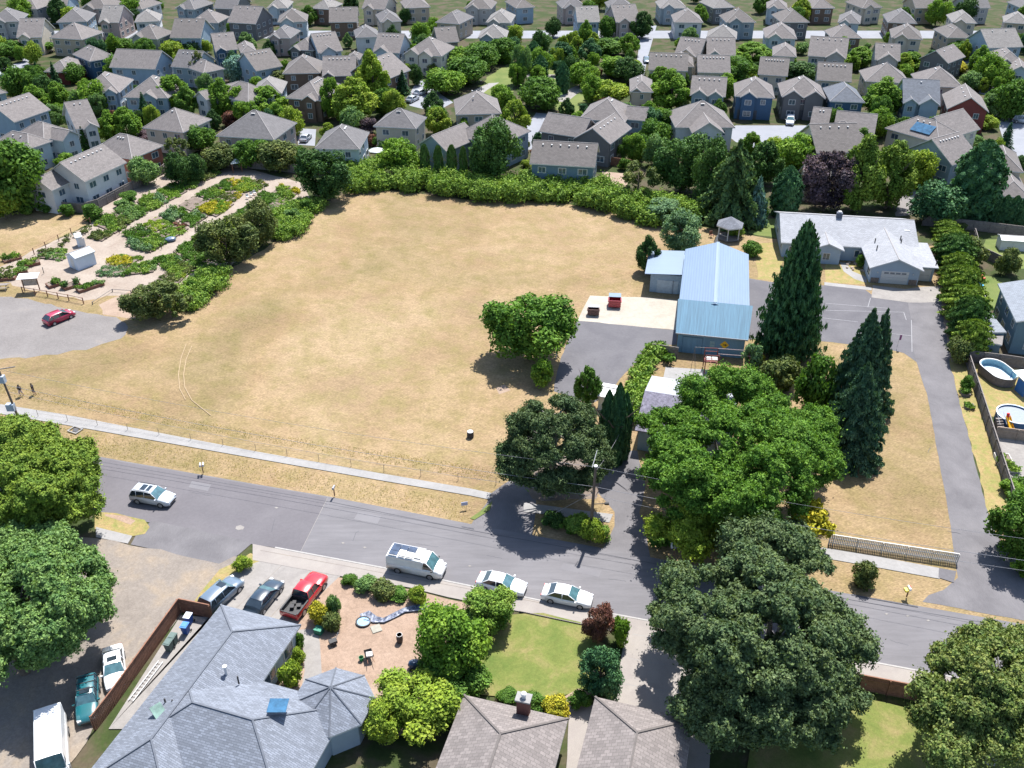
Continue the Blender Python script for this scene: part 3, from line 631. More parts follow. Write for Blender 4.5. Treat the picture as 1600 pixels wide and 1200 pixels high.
def house_at(o, ang, blocks, wall, roof, label, name='house', cat='house', s=.55, garage=None, gmat=None, wins=True, vents=5, group=None, extra=None, oh=.45, trim=None, capm=None, capr=.09):
    """blocks: (x0,y0,x1,y1,eave,kind[,wall]) in the frame with x along the front and y to the back"""
    t = thing(name, label, cat, (o[0], o[1], 0), ang, group); CAPS.clear()
    wm = MB(); rm = MB(); mats = [wallmat(wall) if isinstance(wall, str) else wall]; rz = 0
    M2 = Matrix.Rotation(ang, 3, 'Z'); inv = M2.transposed(); camL = inv @ (Vector((0, 0, CAM_H)) - Vector((o[0], o[1], 0)))
    for bi, b in enumerate(blocks):
        x0, y0, x1, y1, e, kind = b[:6]; ss = b[6] if len(b) > 6 else s
        wall_block(wm, x0, y0, x1, y1, e, kind, ss, oh, 0); top = roof_block(rm, x0, y0, x1, y1, e, kind, ss, oh)
        if bi == 0: rz = top
    wm.build('wall', mats, t); rf = rm.build('roof', [roofmat(roof) if isinstance(roof, str) else roof, trim or m_trim], t)
    cb = MB()
    for a, b in CAPS: cb.tube((a[0], a[1], a[2] - .02), (b[0], b[1], b[2] - .02), capr, capr, 4)
    cb.build('ridge_cap', capm or m_cap, rf)
    x0, y0, x1, y1, e, kind = blocks[0][:6]; far = ppm(Vector((o[0], o[1], 0)))
    c = M2 @ Vector(((x0 + x1) / 2, (y0 + y1) / 2, 0)) + Vector((o[0], o[1], 0)); FOOT.append((c.x, c.y, max(x1 - x0, y1 - y0) * .58))
    if wins:
        for b in blocks:
            x0, y0, x1, y1, e, kind = b[:6]
            faces = []
            if camL.y < y0: faces.append(('f', x0, x1, y0))
            if camL.x < x0: faces.append(('l', y0, y1, x0))
            if camL.x > x1: faces.append(('r', y0, y1, x1))
            for side, q0, q1, w0 in faces:
                Lq = q1 - q0
                def inside(p):
                    return any(p[0] > bb[0] + .02 and p[0] < bb[2] - .02 and p[1] > bb[1] + .02 and p[1] < bb[3] - .02 for bb in blocks if bb is not b)
                for lv in ([e - 1.45] + ([1.5] if e > 4.5 else [])):
                    n = max(1, int(Lq / 3.1)) if Lq > 2.2 else 0
                    for i in range(n):
                        u = q0 + Lq * (i + .5) / n; rg = random.Random(int(u * 97) + int(lv * 31) + len(label))
                        if garage and side == 'f' and lv < 2.5 and garage[0] - 1.2 < u < garage[1] + 1.2 and b is blocks[garage[2] if len(garage) > 2 else 0]: continue
                        if rg.random() < (.06 if side == 'f' else .12): continue
                        ww = rg.choice((1.2, 1.6, 1.9)); hh = 1.25 if lv > 2 else 1.3
                        if ww > Lq - .6: ww = Lq - .6
                        p, rz_ = ((u, w0), 0) if side == 'f' else (((w0, u), -math.pi / 2) if side == 'l' else ((w0, u), math.pi / 2))
                        if inside((p[0], p[1] - .3) if side == 'f' else ((p[0] - .3, p[1]) if side == 'l' else (p[0] + .3, p[1]))): continue
                        window(t, p[0], p[1], lv, ww, hh, rz_)
    if garage:
        gb = blocks[garage[2] if len(garage) > 2 else 0]; gd = MB(); g0, g1 = garage[0], garage[1]; yy = gb[1]
        for k in range(4): gd.box(g0, yy - .06, .05 + k * .54, g1, yy + .02, .05 + k * .54 + .51)
        gd.build('garage_door', gmat or m_gdoor, t)
    if vents:
        x0, y0, x1, y1, e, kind = blocks[0][:6]
        ez = e - s * oh * .6; cx, cy = (x0 + x1) / 2, (y0 + y1) / 2
        if kind == 'gx' or (kind == 'hip' and x1 - x0 >= y1 - y0):
            hip = (y1 - y0) / 2 if kind == 'hip' else .8
            for i in range(vents):
                u = x0 + hip + (x1 - x0 - 2 * hip) * (i + .5) / vents; child('roof_vent', VENT, rf, (u, cy - .9, rz - s * .9 - .03))
        else:
            hip = (x1 - x0) / 2 if kind == 'hip' else .8
            sx = -1 if camL.x < cx else 1
            for i in range(vents):
                v = y0 + hip + (y1 - y0 - 2 * hip) * (i + .5) / vents; child('roof_vent', VENT, rf, (cx + sx * .9, v, rz - s * .9 - .03))
    if extra: extra(t, M2)
    return t
def frame(Lp, Rp, e):
    a, b = P(Lp[0], Lp[1], e), P(Rp[0], Rp[1], e); d = b - a
    return a, math.atan2(d.y, d.x), d.length
def house(key, Lp, Rp, dep, e, kind, wall, roof, label, fg=(), blocks=(), side=None, garage=None, gmat=None, vents=5, s=.66, wins=True, **kw):
    """Lp, Rp: where the photo shows the ends of the front eave; dep: depth in metres or a photo point on the back eave"""
    a, ang, Ln = frame(Lp, Rp, e)
    oh = .45
    if isinstance(dep, tuple):
        q = P(dep[0], dep[1], e) - a; dep = abs(-math.sin(ang) * q.x + math.cos(ang) * q.y)
        dep = min(max(dep, 6), 18)
    u = Vector((math.cos(ang), math.sin(ang), 0)); n = Vector((-u.y, u.x, 0)); o = a + u * oh + n * oh
    Lw, D = max(Ln - 2 * oh, 3), dep * (1.12 if isinstance(dep, (int, float)) and dep < 12 else 1) - 2 * oh
    bl = [(0, 0, Lw, D, e, kind)]
    for f in fg:                                   # gabled bays on the front: (start, end, proud[, eave drop])
        bl.append((f[0] * Lw, -f[2], f[1] * Lw, min(4, D / 2), e - (f[3] if len(f) > 3 else .02), 'gy'))
    for b in blocks: bl.append(b)
    if garage: garage = (garage[0] * Lw, garage[1] * Lw) + tuple(garage[2:])
    if key: lm(key, (Lp[0] + Rp[0]) / 2, (Lp[1] + Rp[1]) / 2 - 8)
    return house_at(o, ang, bl, wall, roof, label, garage=garage, gmat=gmat, vents=vents if Ln > 7 else 2, s=s, wins=wins, oh=oh, **kw)
# ------------------------------------------------------------------ vehicles (x forward, origin on the ground under the middle)
m_tyre = plain('tyre_rubber', (.018, .018, .02), .85); m_rim = plain('rim_alloy', (.35, .35, .36), .35, .05, metal=.6)
m_cglass = glass('car_glass', (.02, .03, .04), .04); m_hl = glass('headlight_lens', (.55, .57, .6), .1); m_tl = paint('taillight_red', (.35, .015, .015))
m_blk = plain('black_plastic', (.02, .02, .022), .6); m_wsh = glass('windshield_glass', (.06, .13, .15), .04)
def car(label, x, y, px2, colr, kind, name='parked_car', cat='car', group=None, alloy=True, extra=None):
    """(x, y) photo centre on the ground, px2 a photo point ahead of the nose"""
    p = P(x, y); q = P(*px2); ang = math.atan2(q.y - p.y, q.x - p.x)
    D = {'sedan': dict(L=4.85, W=1.84, belt=.92, roof=1.44, hood=.94, deck=1.0, g=(-1.95, -1.15, .25, 1.15), rr=.33, gnd=.2),
         'suv': dict(L=4.75, W=1.9, belt=1.08, roof=1.74, hood=1.08, deck=1.1, g=(-2.28, -1.95, .35, 1.15), rr=.37, gnd=.25),
         'hatch': dict(L=4.45, W=1.78, belt=.98, roof=1.54, hood=.98, deck=1.0, g=(-2.1, -1.5, .35, 1.35), rr=.32, gnd=.2),
         'oldsuv': dict(L=4.5, W=1.78, belt=1.1, roof=1.75, hood=1.08, deck=1.1, g=(-2.15, -2.0, .15, .72), rr=.37, gnd=.28),
         'van': dict(L=5.75, W=2.02, belt=1.25, roof=2.12, hood=1.25, deck=1.25, g=(-2.86, -2.8, 1.35, 2.1), rr=.38, gnd=.26),
         'trailer': dict(L=6.2, W=2.2, belt=1.5, roof=2.7, hood=1.3, deck=1.5, g=(-3.05, -3.0, 2.1, 2.6), rr=.38, gnd=.3),
         'pickup': dict(L=5.75, W=2.0, belt=1.15, roof=1.86, hood=1.2, deck=1.15, g=(-.75, -.55, .75, 1.35), rr=.42, gnd=.35)}[kind]
    t = thing(name, label, cat, (p.x, p.y, .01), ang, group); Lh, w = D['L'] / 2, D['W'] / 2
    body = MB(); st = []
    g0, g1, g2, g3 = D['g']; hd, bt, dk, gz = D['hood'], D['belt'], D['deck'], D['gnd']
    if kind == 'pickup': X = [(-Lh, .9, .96), (-Lh + .05, 1.0, 1.0), (g0, 1.0, 1.0), (g3 - .1, 1.0, 1.0), (g3 + .3, 1.02, .995), (Lh - .45, .98, .97), (Lh - .08, .86, .9), (Lh, .6, .84)]
    else: X = [(-Lh, .72, .86), (-Lh + .07, .92, .93), (-Lh + .5, 1.0, .985), (g0, 1.0, 1.0), (0, 1.0, 1.0), (g3, 1.0, 1.0), (g3 + .35, .98, .995), (Lh - .4, .87, .95), (Lh - .1, .72, .87), (Lh, .55, .8)]
    for xx, fz, fw in X:
        top = (dk if xx < g0 + .01 else (bt if xx < g3 else hd)) * fz; ww = w * fw; z0 = gz + (.06 if abs(xx) > Lh - .15 else 0)
        st.append([(xx, -ww * .90, z0), (xx, -ww, z0 + .16), (xx, -ww, top * .72), (xx, -ww * .965, top - .1), (xx, -ww * .88, top - .01), (xx, -ww * .4, top + .03), (xx, ww * .4, top + .03), (xx, ww * .88, top - .01), (xx, ww * .965, top - .1), (xx, ww, top * .72), (xx, ww, z0 + .16), (xx, ww * .90, z0)])
    n = 12; vs = [v for s_ in st for v in s_]; fs = []
    for i in range(len(st) - 1):
        for j in range(n):
            if kind == 'pickup' and st[i][0][0] < g0 - .01 and 4 <= j <= 6 : continue
            fs.append((i * n + j, i * n + (j + 1) % n, (i + 1) * n + (j + 1) % n, (i + 1) * n + j))
    fs += [tuple(range(n - 1, -1, -1)), tuple(range((len(st) - 1) * n, len(st) * n))]
    body.add(vs, fs)
    # cabin shell: painted roof and pillars
    zr, wr, wb = D['roof'], w * (.76 if kind not in ('van', 'trailer') else .9), w * .93
    def ring(xx, ww, z): return [(xx, -ww, z), (xx, ww, z)]
    rg = [(g1 - .02, zr - .05), (g1 + .25, zr), ((g1 + g2) / 2, zr + .02), (g2 - .2, zr), (g2 + .02, zr - .05)]
    V = []; 
    for xx, z in rg: V += [(xx, -wr, z - .07), (xx, -wr * .9, z), (xx, 0, z + .02), (xx, wr * .9, z), (xx, wr, z - .07)]
    F_ = [(i * 5 + j, i * 5 + j + 1, i * 5 + j + 6, i * 5 + j + 5) for i in range(4) for j in range(4)]
    F_ = [f[::-1] for f in F_]
    body.add(V, F_)
    body.add([(a, b, c - .09) for a, b, c in V], [f[::-1] for f in F_])
    gl = lambda xa, ya, za, xb, yb, zb, r=.04: body.tube((xa, ya, za), (xb, yb, zb), r, r, 5)
    for s in (-1, 1):
        gl(g0, s * wb, bt - .05, g1, s * wr, zr - .06); gl(g3, s * wb, bt - .05, g2, s * wr, zr - .06)
        mids = {'sedan': (-.35,), 'suv': (-.45, -1.45), 'hatch': (-.2, -1.2), 'oldsuv': (-.55, -1.4), 'van': (1.0,), 'trailer': (), 'pickup': (.15,)}[kind]
        for mx in mids: gl(mx, s * wb, bt - .05, mx, s * wr, zr - .06, .035)
    if kind in ('van', 'trailer'):                  # panelled sides
        xe = .95 if kind == 'van' else 2.0
        for s in (-1, 1): body.add([(g0, s * (wb + .02), bt - .08), (xe, s * (wb + .02), bt - .08), (xe, s * (wr + .02), zr - .06), (g1, s * (wr + .02), zr - .06)], [(0, 1, 2, 3) if s < 0 else (3, 2, 1, 0)])
        body.add([(g0 - .01, -wb, bt - .08), (g0 - .01, wb, bt - .08), (g1, wr, zr - .06), (g1, -wr, zr - .06)], [(3, 2, 1, 0)])
    if kind == 'pickup':
        bed = MB(); bed.box(-Lh + .1, -w + .16, .62, g0 - .03, w - .16, .68); 
        for s in (-1, 1): bed.box(-Lh + .1, s * (w - .1) - .07, .68, g0 - .03, s * (w - .1) + .07, 1.16)
        bed.box(-Lh + .02, -w + .1, .68, -Lh + .1, w - .1, 1.1); bed.box(g0 - .08, -w + .14, .68, g0 - .02, w - .14, 1.16)
        for q in ((-1.9, .2, .3), (-1.5, -.3, .22), (-1.3, .35, .18)): bed.cbox((q[0], q[1], .72 + q[2] / 2), (.45, .35, q[2]), .4)
        bed.build('truck_bed', m_blk, t)
    body.build('body', colr, t, True)
    gi = .035
    ws = MB().add([(g3, -wb + gi, bt - .02), (g3, wb - gi, bt - .02), (g2, wr - gi, zr - .06), (g2, -wr + gi, zr - .06)], [(0, 1, 2, 3)]); ws.build('windshield', m_wsh, t)
    if kind not in ('van', 'trailer'):
        MB().add([(g0, -wb + gi, bt - .02), (g0, wb - gi, bt - .02), (g1, wr - gi, zr - .06), (g1, -wr + gi, zr - .06)], [(3, 2, 1, 0)]).build('rear_window', m_cglass, t)
    for s in (-1, 1):
        xa = g0 if kind not in ('van', 'trailer') else (1.02 if kind == 'van' else 2.05); xb_ = g1 if kind not in ('van', 'trailer') else xa
        MB().add([(xa, s * (wb - .01), bt - .04), (g3, s * (wb - .01), bt - .04), (g2, s * (wr - .01), zr - .06), (xb_, s * (wr - .01), zr - .06)], [(0, 1, 2, 3) if s < 0 else (3, 2, 1, 0)]).build('side_window', m_cglass, t)
        MB().cbox((g3 - .15, s * (w + .1), bt + .05), (.14, .2, .14)).build('mirror', colr if kind != 'van' else m_blk, t)
        MB().cbox((Lh - .16, s * w * .66, hd * .70), (.26, w * .34, .15), -s * .25).build('headlight', m_hl, t)
        MB().cbox((-Lh + .04, s * w * .74, dk * .78), (.12, w * .26, .16)).build('taillight', m_tl, t)
    wb2 = D['L'] * (.295 if kind != 'pickup' else .31)
    for xx in (-wb2, wb2):
        for s in (-1, 1):
            ty = MB(); r = D['rr']; ty.tube((xx, s * (w - .2), r), (xx, s * (w + .015), r), r, r, 16); o = ty.build('wheel', m_tyre, t)
            MB().tube((xx, s * (w + .0), r), (xx, s * (w + .028), r), r * .62, r * .62, 12).build('rim', m_rim if alloy else m_vent, o)
    # bumpers, number plates and trim
    tr = MB(); tr.box(Lh - .06, -w * .55, gz + .12, Lh + .025, w * .55, gz + .3)
    tr.box(-Lh - .02, -w * .7, gz + .08, -Lh + .06, w * .7, gz + .2)
    tr.build('bumper_trim', m_blk, t)
    if extra: extra(t, D)
    return t
def sunroof(*rects):
    def f(t, D):
        for a, b, wd in rects: MB().box(a, -wd / 2, D['roof'] + .015, b, wd / 2, D['roof'] + .045).build('sunroof', m_cglass, t)
    return f
# ------------------------------------------------------------------ landmarks used by the labels
for ph, x, y in (('round field tree', 828, 500), ('white garden shed', 122, 405), ('barn', 1120, 460), ('gazebo', 1138, 355), ('ranch house', 1320, 375), ('giant maple', 1140, 690),
                 ('right utility pole', 925, 790), ('white camper van', 652, 877), ('red pickup truck', 475, 930), ('octagonal roof', 525, 1090), ('brick chimney', 818, 1090),
                 ('big street oak', 1190, 970), ('oval pool', 1555, 583), ('silver car on the road', 241, 775), ('red hatchback', 93, 496), ('garden notice board', 50, 440),
                 ('white picket fence', 1400, 862), ('playset', 1112, 563), ('dirt front yard', 580, 985), ('round green lawn', 835, 1020), ('tall pointed barn conifer', 1238, 450)): lm(ph, x, y)
# ------------------------------------------------------------------ the blue barn
m_bm = ribbed('barn_roof_metal', (.135, .19, .27), .6, 'X', .5, .0, .06)
m_bm2 = ribbed('barn_leanto_metal', (.09, .20, .285), .3, 'X', .5, .0, .17); m_bw = ribbed('barn_wall_blue', (.12, .24, .34), .3, 'X', .6, 0, .08)
m_bw2 = ribbed('barn_wall_blue_side', (.085, .19, .29), .3, 'Y', .6, 0, .08)
def barn():
    fl, fr = P(1057, 520, 3.2), P(1168, 531, 3.2); d = (fr - fl); Wd = d.length; ang = math.atan2(d.y, d.x); M2 = Matrix.Rotation(ang, 3, 'Z')
    t = thing('barn', 'long pale blue metal barn with a darker streaked lean-to roof facing the road', 'barn', (fl.x, fl.y, 0), ang); inv = M2.transposed()
    loc = lambda x, y, z: inv @ (P(x, y, z) - Vector((fl.x, fl.y, 0)))
    y1 = loc(1122, 473, 6.2).y; yb = loc(1134, 394, 4.6).y; yw = .4
    wl = MB(); wl.box(.25, yw, -.1, Wd - .25, yb - .3, 4.5); wl.add([(.25, yb - .3, 4.5), (Wd - .25, yb - .3, 4.5), (Wd / 2, yb - .3, 6.1), (.25, y1 + .3, 4.5), (Wd - .25, y1 + .3, 4.5), (Wd / 2, y1 + .3, 6.1)], [(0, 2, 1), (3, 4, 5)])
    k = len(wl.v)
    wl2 = MB()
    wl2.add([(.25, yw, 3.1), (.25, y1 + .2, 3.1), (.25, y1 + .2, 6.05), (Wd - .25, yw, 3.1), (Wd - .25, y1 + .2, 3.1), (Wd - .25, y1 + .2, 6.05)], [(0, 2, 1), (3, 4, 5)])
    # the body below the lean-to must stay under its roof
    wl = MB(); wl.box(.25, y1, -.1, Wd - .25, yb - .3, 4.5); wl.box(.25, yw, -.1, Wd - .25, y1, 3.1)
    wl.add([(.25, yb - .3, 4.5), (Wd - .25, yb - .3, 4.5), (Wd / 2, yb - .3, 6.1), (.25, y1, 4.5), (Wd - .25, y1, 4.5), (Wd / 2, y1, 6.1)], [(0, 2, 1), (3, 4, 5)])
    wl.v += wl2.v; o = len(wl.v) - 6; wl.f += [(o, o + 2, o + 1), (o + 3, o + 4, o + 5)]; wl.m += [0, 0]
    wl.build('wall', m_bw, t)
    rf = MB(); th = .08
    ridge, ev = 6.2, 4.55
    for s in (0, 1):
        a = -.15 if s == 0 else Wd + .15; v = [(a, y1 - .3, ev), (Wd / 2, y1 - .3, ridge), (Wd / 2, yb, ridge), (a, yb, ev)]
        v += [(x, y, z - th) for x, y, z in v]; rf.add(v, [(0, 1, 2, 3) if s == 0 else (3, 2, 1, 0), (4, 7, 6, 5) if s == 0 else (5, 6, 7, 4), (0, 4, 5, 1), (1, 5, 6, 2), (2, 6, 7, 3), (3, 7, 4, 0)])
    rr = rf.build('roof', m_bm, t)
    rc = MB().cbox((Wd / 2, (y1 + yb) / 2, ridge + .02), (.5, yb - y1, .06)); rc.build('ridge_cap', m_bm, rr)
    lt = MB(); v = [(-.1, 0, 3.2), (Wd + .1, 0, 3.2), (Wd + .35, y1, 6.22), (-.3, y1, 6.22)]; v += [(x, y, z - .12) for x, y, z in v]
    lt.add(v, [(0, 1, 2, 3), (7, 6, 5, 4), (4, 5, 1, 0), (5, 6, 2, 1), (6, 7, 3, 2), (7, 4, 0, 3)]); lt.build('leanto_roof', m_bm2, t)
    MB().box(-.1, -.06, 3.02, Wd + .1, .0, 3.2).build('gutter', plain('barn_gutter', (.25, .25, .26), .6), t)
    # big sliding door outline on the front
    dr = MB(); x0 = .9; x1_ = 3.6
    for q in ((x0, 0, x0 + .08, 2.5), (x1_, 0, x1_ + .08, 2.5), (x0, 2.5, x1_ + .08, 2.58)): dr.box(q[0], yw - .05, q[1], q[2], yw, q[3])
    dr.build('door_frame', plain('barn_trim', (.06, .13, .2), .6), t)
    # annexe to the left
    a = [loc(1010, 431, 3.2), loc(1076, 431, 3.2), loc(1086, 392, 3.5), loc(1031, 392, 3.5)]
    an = MB(); pts = [(q.x, q.y) for q in a]; xs = min(pts[0][0], pts[3][0]); X0 = pts[0][0] - .3; Y0, Y1 = (pts[0][1] + pts[1][1]) / 2, (pts[2][1] + pts[3][1]) / 2
    v = [(X0, Y0, 3.25), (-.2, Y0, 3.6), (-.2, Y1, 3.6), (X0, Y1, 3.25)]; v += [(x, y, z - .12) for x, y, z in v]
    an.add(v, [(0, 1, 2, 3), (7, 6, 5, 4), (4, 5, 1, 0), (5, 6, 2, 1), (6, 7, 3, 2), (7, 4, 0, 3)]); an.build('annexe_roof', ribbed('annexe_metal', (.15, .205, .285), .5, 'Y', .45, 0, .03), t)
    aw = MB().box(X0 + .9, Y0 + .5, -.1, .25, Y1 - .4, 3.1); aw.build('annexe_wall', plain('annexe_blue', (.26, .34, .40), .7), t)
    for dx, dw, nm in ((X0 + 2.0, 2.6, 'sliding_door'), (-1.5, .9, 'door')):
        dd = MB(); dd.box(dx, Y0 + .43, 0, dx + dw, Y0 + .5, 2.2); dd.build(nm, plain('annexe_door', (.38, .44, .47), .6), t)
    # diamond and paper signs on the front wall
    ys = yw - .04; sg = MB(); cx = Wd - 2.9; sg.add([(cx - .62, ys, 1.85), (cx, ys, 1.23), (cx + .62, ys, 1.85), (cx, ys, 2.47), (cx - .62, ys + .03, 1.85), (cx, ys + .03, 1.23), (cx + .62, ys + .03, 1.85), (cx, ys + .03, 2.47)],
        [(0, 1, 2, 3), (7, 6, 5, 4), (0, 4, 5, 1), (1, 5, 6, 2), (2, 6, 7, 3), (3, 7, 4, 0)])
    MW = t.matrix_basis.copy()
    s1 = sg.build('warning_sign', plain('sign_yellow', (.65, .38, .01), .5), None); s1.location = t.location; s1.rotation_euler = t.rotation_euler
    props(s1, 'yellow diamond warning sign on the blue barn wall facing the road', 'sign')
    ar = MB(); ar.box(-.2, -.02, -.06, .12, .0, .06); ar.add([(.1, -.015, -.18), (.32, -.015, 0), (.1, -.015, .18), (.1, 0, -.18), (.32, 0, 0), (.1, 0, .18)], [(0, 1, 2), (5, 4, 3), (0, 3, 4, 1), (1, 4, 5, 2), (2, 5, 3, 0)])
    ar.build('arrow', m_blk, s1, loc=(cx, ys - .005, 1.85))
    s2 = MB(); 
    for k in range(2):
        for q in range(2): s2.box(cx - 1.95 + k * .33, ys, 1.3 + q * .48, cx - 1.65 + k * .33, ys + .03, 1.72 + q * .48)
    s2 = s2.build('notice', plain('faded_notice', (.22, .34, .36), .6), None); s2.location = t.location; s2.rotation_euler = t.rotation_euler
    props(s2, 'small faded notice panel beside the yellow sign on the barn wall', 'sign')
    # vents on the wall to the right
    for k, yy in enumerate((loc(1180, 455, 2).y, loc(1178, 490, 2).y)):
        MB().box(Wd - .25, yy, 1.4, Wd + .25, yy + .7, 2.1).build('air_unit', m_vent, t)
barn()
# ------------------------------------------------------------------ ranch house with garage wing
m_rr = shingle('ranch_shingles', (.30, .31, .335), .12)
m_rw = siding('ranch_siding', (.30, .37, .44)); 
def ranch():
    a, ang, Ln = frame((1221, 378), (1437, 391), 2.8); M2 = Matrix.Rotation(ang, 3, 'Z'); inv = M2.transposed(); A = Vector((a.x, a.y, 0))
    loc = lambda x, y, z: inv @ (P(x, y, z) - A)
    D = 2 * (loc(1330, 342, 4.8).y); D = min(max(D, 9), 14)
    g0 = loc(1360, 417, 2.9); g1 = loc(1446, 425, 2.9); gy = (g0.y + g1.y) / 2
    p0 = loc(1279, 372, 2.8); p1 = loc(1318, 392, 2.8); c1 = loc(1470, 425, 2.6)
    o = A + M2 @ Vector((.4, .4, 0))
    bl = [(0, 0, Ln - .8, D - .8, 2.8, 'gx', .36), (g0.x, gy + .4, g1.x - .8, 4.5, 2.8, 'gy', .42), (g1.x - .75, gy + 2.2, c1.x - .8, 1.6, 2.6, 'shed', .06),
          (p0.x - 1.6, p1.y + .3, p1.x - .6, 4.0, 2.78, 'gy', .42)]
    gx0, gx1 = g0.x + 1.6, g1.x - 2.4
    def ex(t, M):
        gd = MB()
        for k in range(2): gd.box(c1.x - 3.6, gy + 2.13, .05 + k * 1.05, c1.x - 1.2, gy + 2.2, 1.05 + k * 1.05)
        gd.build('garage_door', m_gdoor, t)
        for q0 in (gx0, ):
            for k in range(4): MB().box(q0 + .3 + k * (gx1 - q0 - .6) / 4 + .1, gy + .31, 1.72, q0 + .3 + (k + 1) * (gx1 - q0 - .6) / 4 - .1, gy + .34, 1.98).build('door_window', m_glass, t)
        bs = plain('stone_veneer', (.20, .15, .12), .9, .4, 5)
        for q in (gx0 - 1.4, gx1 + .2): MB().box(q, gy + .3, 0, q + 1.2, gy + .42, .9).build('stone_veneer', bs, t)
        ch = MB().box(loc(1309, 345, 5).x - .45, D / 2 - 1, 3.5, loc(1309, 345, 5).x + .45, D / 2 - .2, 5.9); ch.build('chimney', plain('chimney_brick', (.10, .11, .14), .9, .3, 5), t)
        MB().cbox((loc(1309, 345, 5).x, D / 2 - .6, 6.0), (.5, .5, .25)).build('chimney_cap', m_vent, t)
        sk = loc(1413, 361, 4.2); MB().cbox((sk.x, sk.y, 4.0 + .25), (.9, 1.0, .2)).build('skylight', m_trim, t)
        for x, y in ((1405, 370), (1406, 375), (1368, 385), (1365, 374), (1461, 409)):
            q = loc(x, y, 4.2); MB().tube((q.x, q.y, 3.4), (q.x, q.y, 4.25), .09, .09, 8).build('vent_pipe', m_blk, t)
        for s in (0, 1): MB().cbox((gx0 - .6 if s == 0 else gx1 + .6, gy + .25, 1.9), (.15, .15, .25)).build('wall_lamp', m_trim, t)
    house_at(o, ang, bl, m_rw, m_rr, 'pale roofed ranch house with a double garage wing beside the asphalt court', s=.38, garage=(gx0, gx1, 1), wins=True, vents=0, extra=ex)
ranch()
# ------------------------------------------------------------------ lower left house with the octagon
m_nr = shingle('blue_grey_shingles', (.175, .195, .235), .22, .16); m_nw = siding('near_house_siding', (.30, .36, .42))
def near_house():
    A = P(345, 943, 2.9); B = P(470, 975, 2.9); d = B - A; ang = math.atan2(d.y, d.x); Wn = d.length; M2 = Matrix.Rotation(ang, 3, 'Z'); inv = M2.transposed()
    loc = lambda x, y, z: inv @ (P(x, y, z) - Vector((A.x, A.y, 0)))
    C_ = loc(418, 1068, 2.9); O = loc(520, 1095, 2.9)
    # frame: x along the far eave, y towards the back (positive = away from the camera)
    yC = C_.y; t_blocks = [(.4, -19, Wn - .4, -.4, 2.9, 'hip'), (.6, yC - 10, O.x + 1.0, yC - .2, 2.88, 'hip')]
    orr = P(520, 1096, 2.9); R_ = (P(590, 1102, 2.9) - P(467, 1082, 2.9)).length / 2 * 1.02
    def ex(t, M):
        oc = inv @ (Vector((orr.x, orr.y, 0)) - Vector((A.x, A.y, 0))); n = 8; a0 = R(22.5)
        rm = MB(); rim = [(oc.x + R_ * math.cos(a0 + 2 * math.pi * i / n), oc.y + R_ * math.sin(a0 + 2 * math.pi * i / n)) for i in range(n)]
        v = [(x, y, 2.92) for x, y in rim] + [(oc.x, oc.y, 2.92 + R_ * .5)] + [(x, y, 2.74) for x, y in rim]
        rm.add(v, [(i, (i + 1) % n, 8) for i in range(n)]); rm.add(v, [(9 + i, 9 + (i + 1) % n, (i + 1) % n, i) for i in range(n)], 1)
        rm.add(v, [(9, 16, 15, 14, 13, 12, 11, 10)], 1)
        rm.build('octagon_roof', [m_nr, m_trim], t)
        hips = MB(); cap = sc3((.175, .195, .235), .6)
        for i in range(n): hips.tube((rim[i][0], rim[i][1], 2.94), (oc.x, oc.y, 2.95 + R_ * .5), .07, .07, 5)
        hips.build('hip_cap', plain('hip_cap_shingle', cap, .9), t)
        wl = MB(); wl.prism([(oc.x + (x - oc.x) * .86, oc.y + (y - oc.y) * .86) for x, y in rim], -.1, 2.8); wl.build('octagon_wall', m_nw, t)
        # small fittings on the roof
        s = .55
        def onroof(x, y, z): return loc(x, y, z)
        q = onroof(247, 1109, 4.6); MB().cbox((q.x, q.y, 4.35), (1.3, .9, .18), -.5, ry=.35).build('skylight', glass('skylight_glass', (.12, .19, .16), .1), t)
        q = onroof(352, 1046, 4.6); MB().tube((q.x, q.y, 4.0), (q.x, q.y, 4.9), .12, .12, 8).tube((q.x, q.y, 4.9), (q.x, q.y, 5.0), .2, .2, 8).build('flue_pipe', m_vent, t)
        for x, y in ((371, 1058), (257, 1093), (269, 1095), (258, 1117)):
            q = onroof(x, y, 4.4); MB().tube((q.x, q.y, 3.6), (q.x, q.y, 4.5), .07, .07, 6).build('vent_pipe', m_blk, t)
        q = onroof(437, 1116, 4.3); MB().cbox((q.x, q.y, 5.35), (1.5, 1.3, .06), .3, ry=0).build('solar_panel', glass('solar_blue', (.03, .10, .18), .1), t)
        q = onroof(426, 1132, 4.3); MB().lathe([(.3, 0), (.34, .3), (.25, .5), (.0, .55)], (q.x, q.y, 3.9), 10).build('roof_vent', m_vent, t)
    house_at(Vector((A.x, A.y, 0)), ang, t_blocks, m_nw, m_nr, 'large blue grey shingled house with an octagonal wing at the bottom of the photo', s=.5, vents=0, wins=True, extra=ex, oh=.4, capm=plain('hip_cap_shingle', sc3((.175, .195, .235), .55), .9), capr=.11)
near_house()
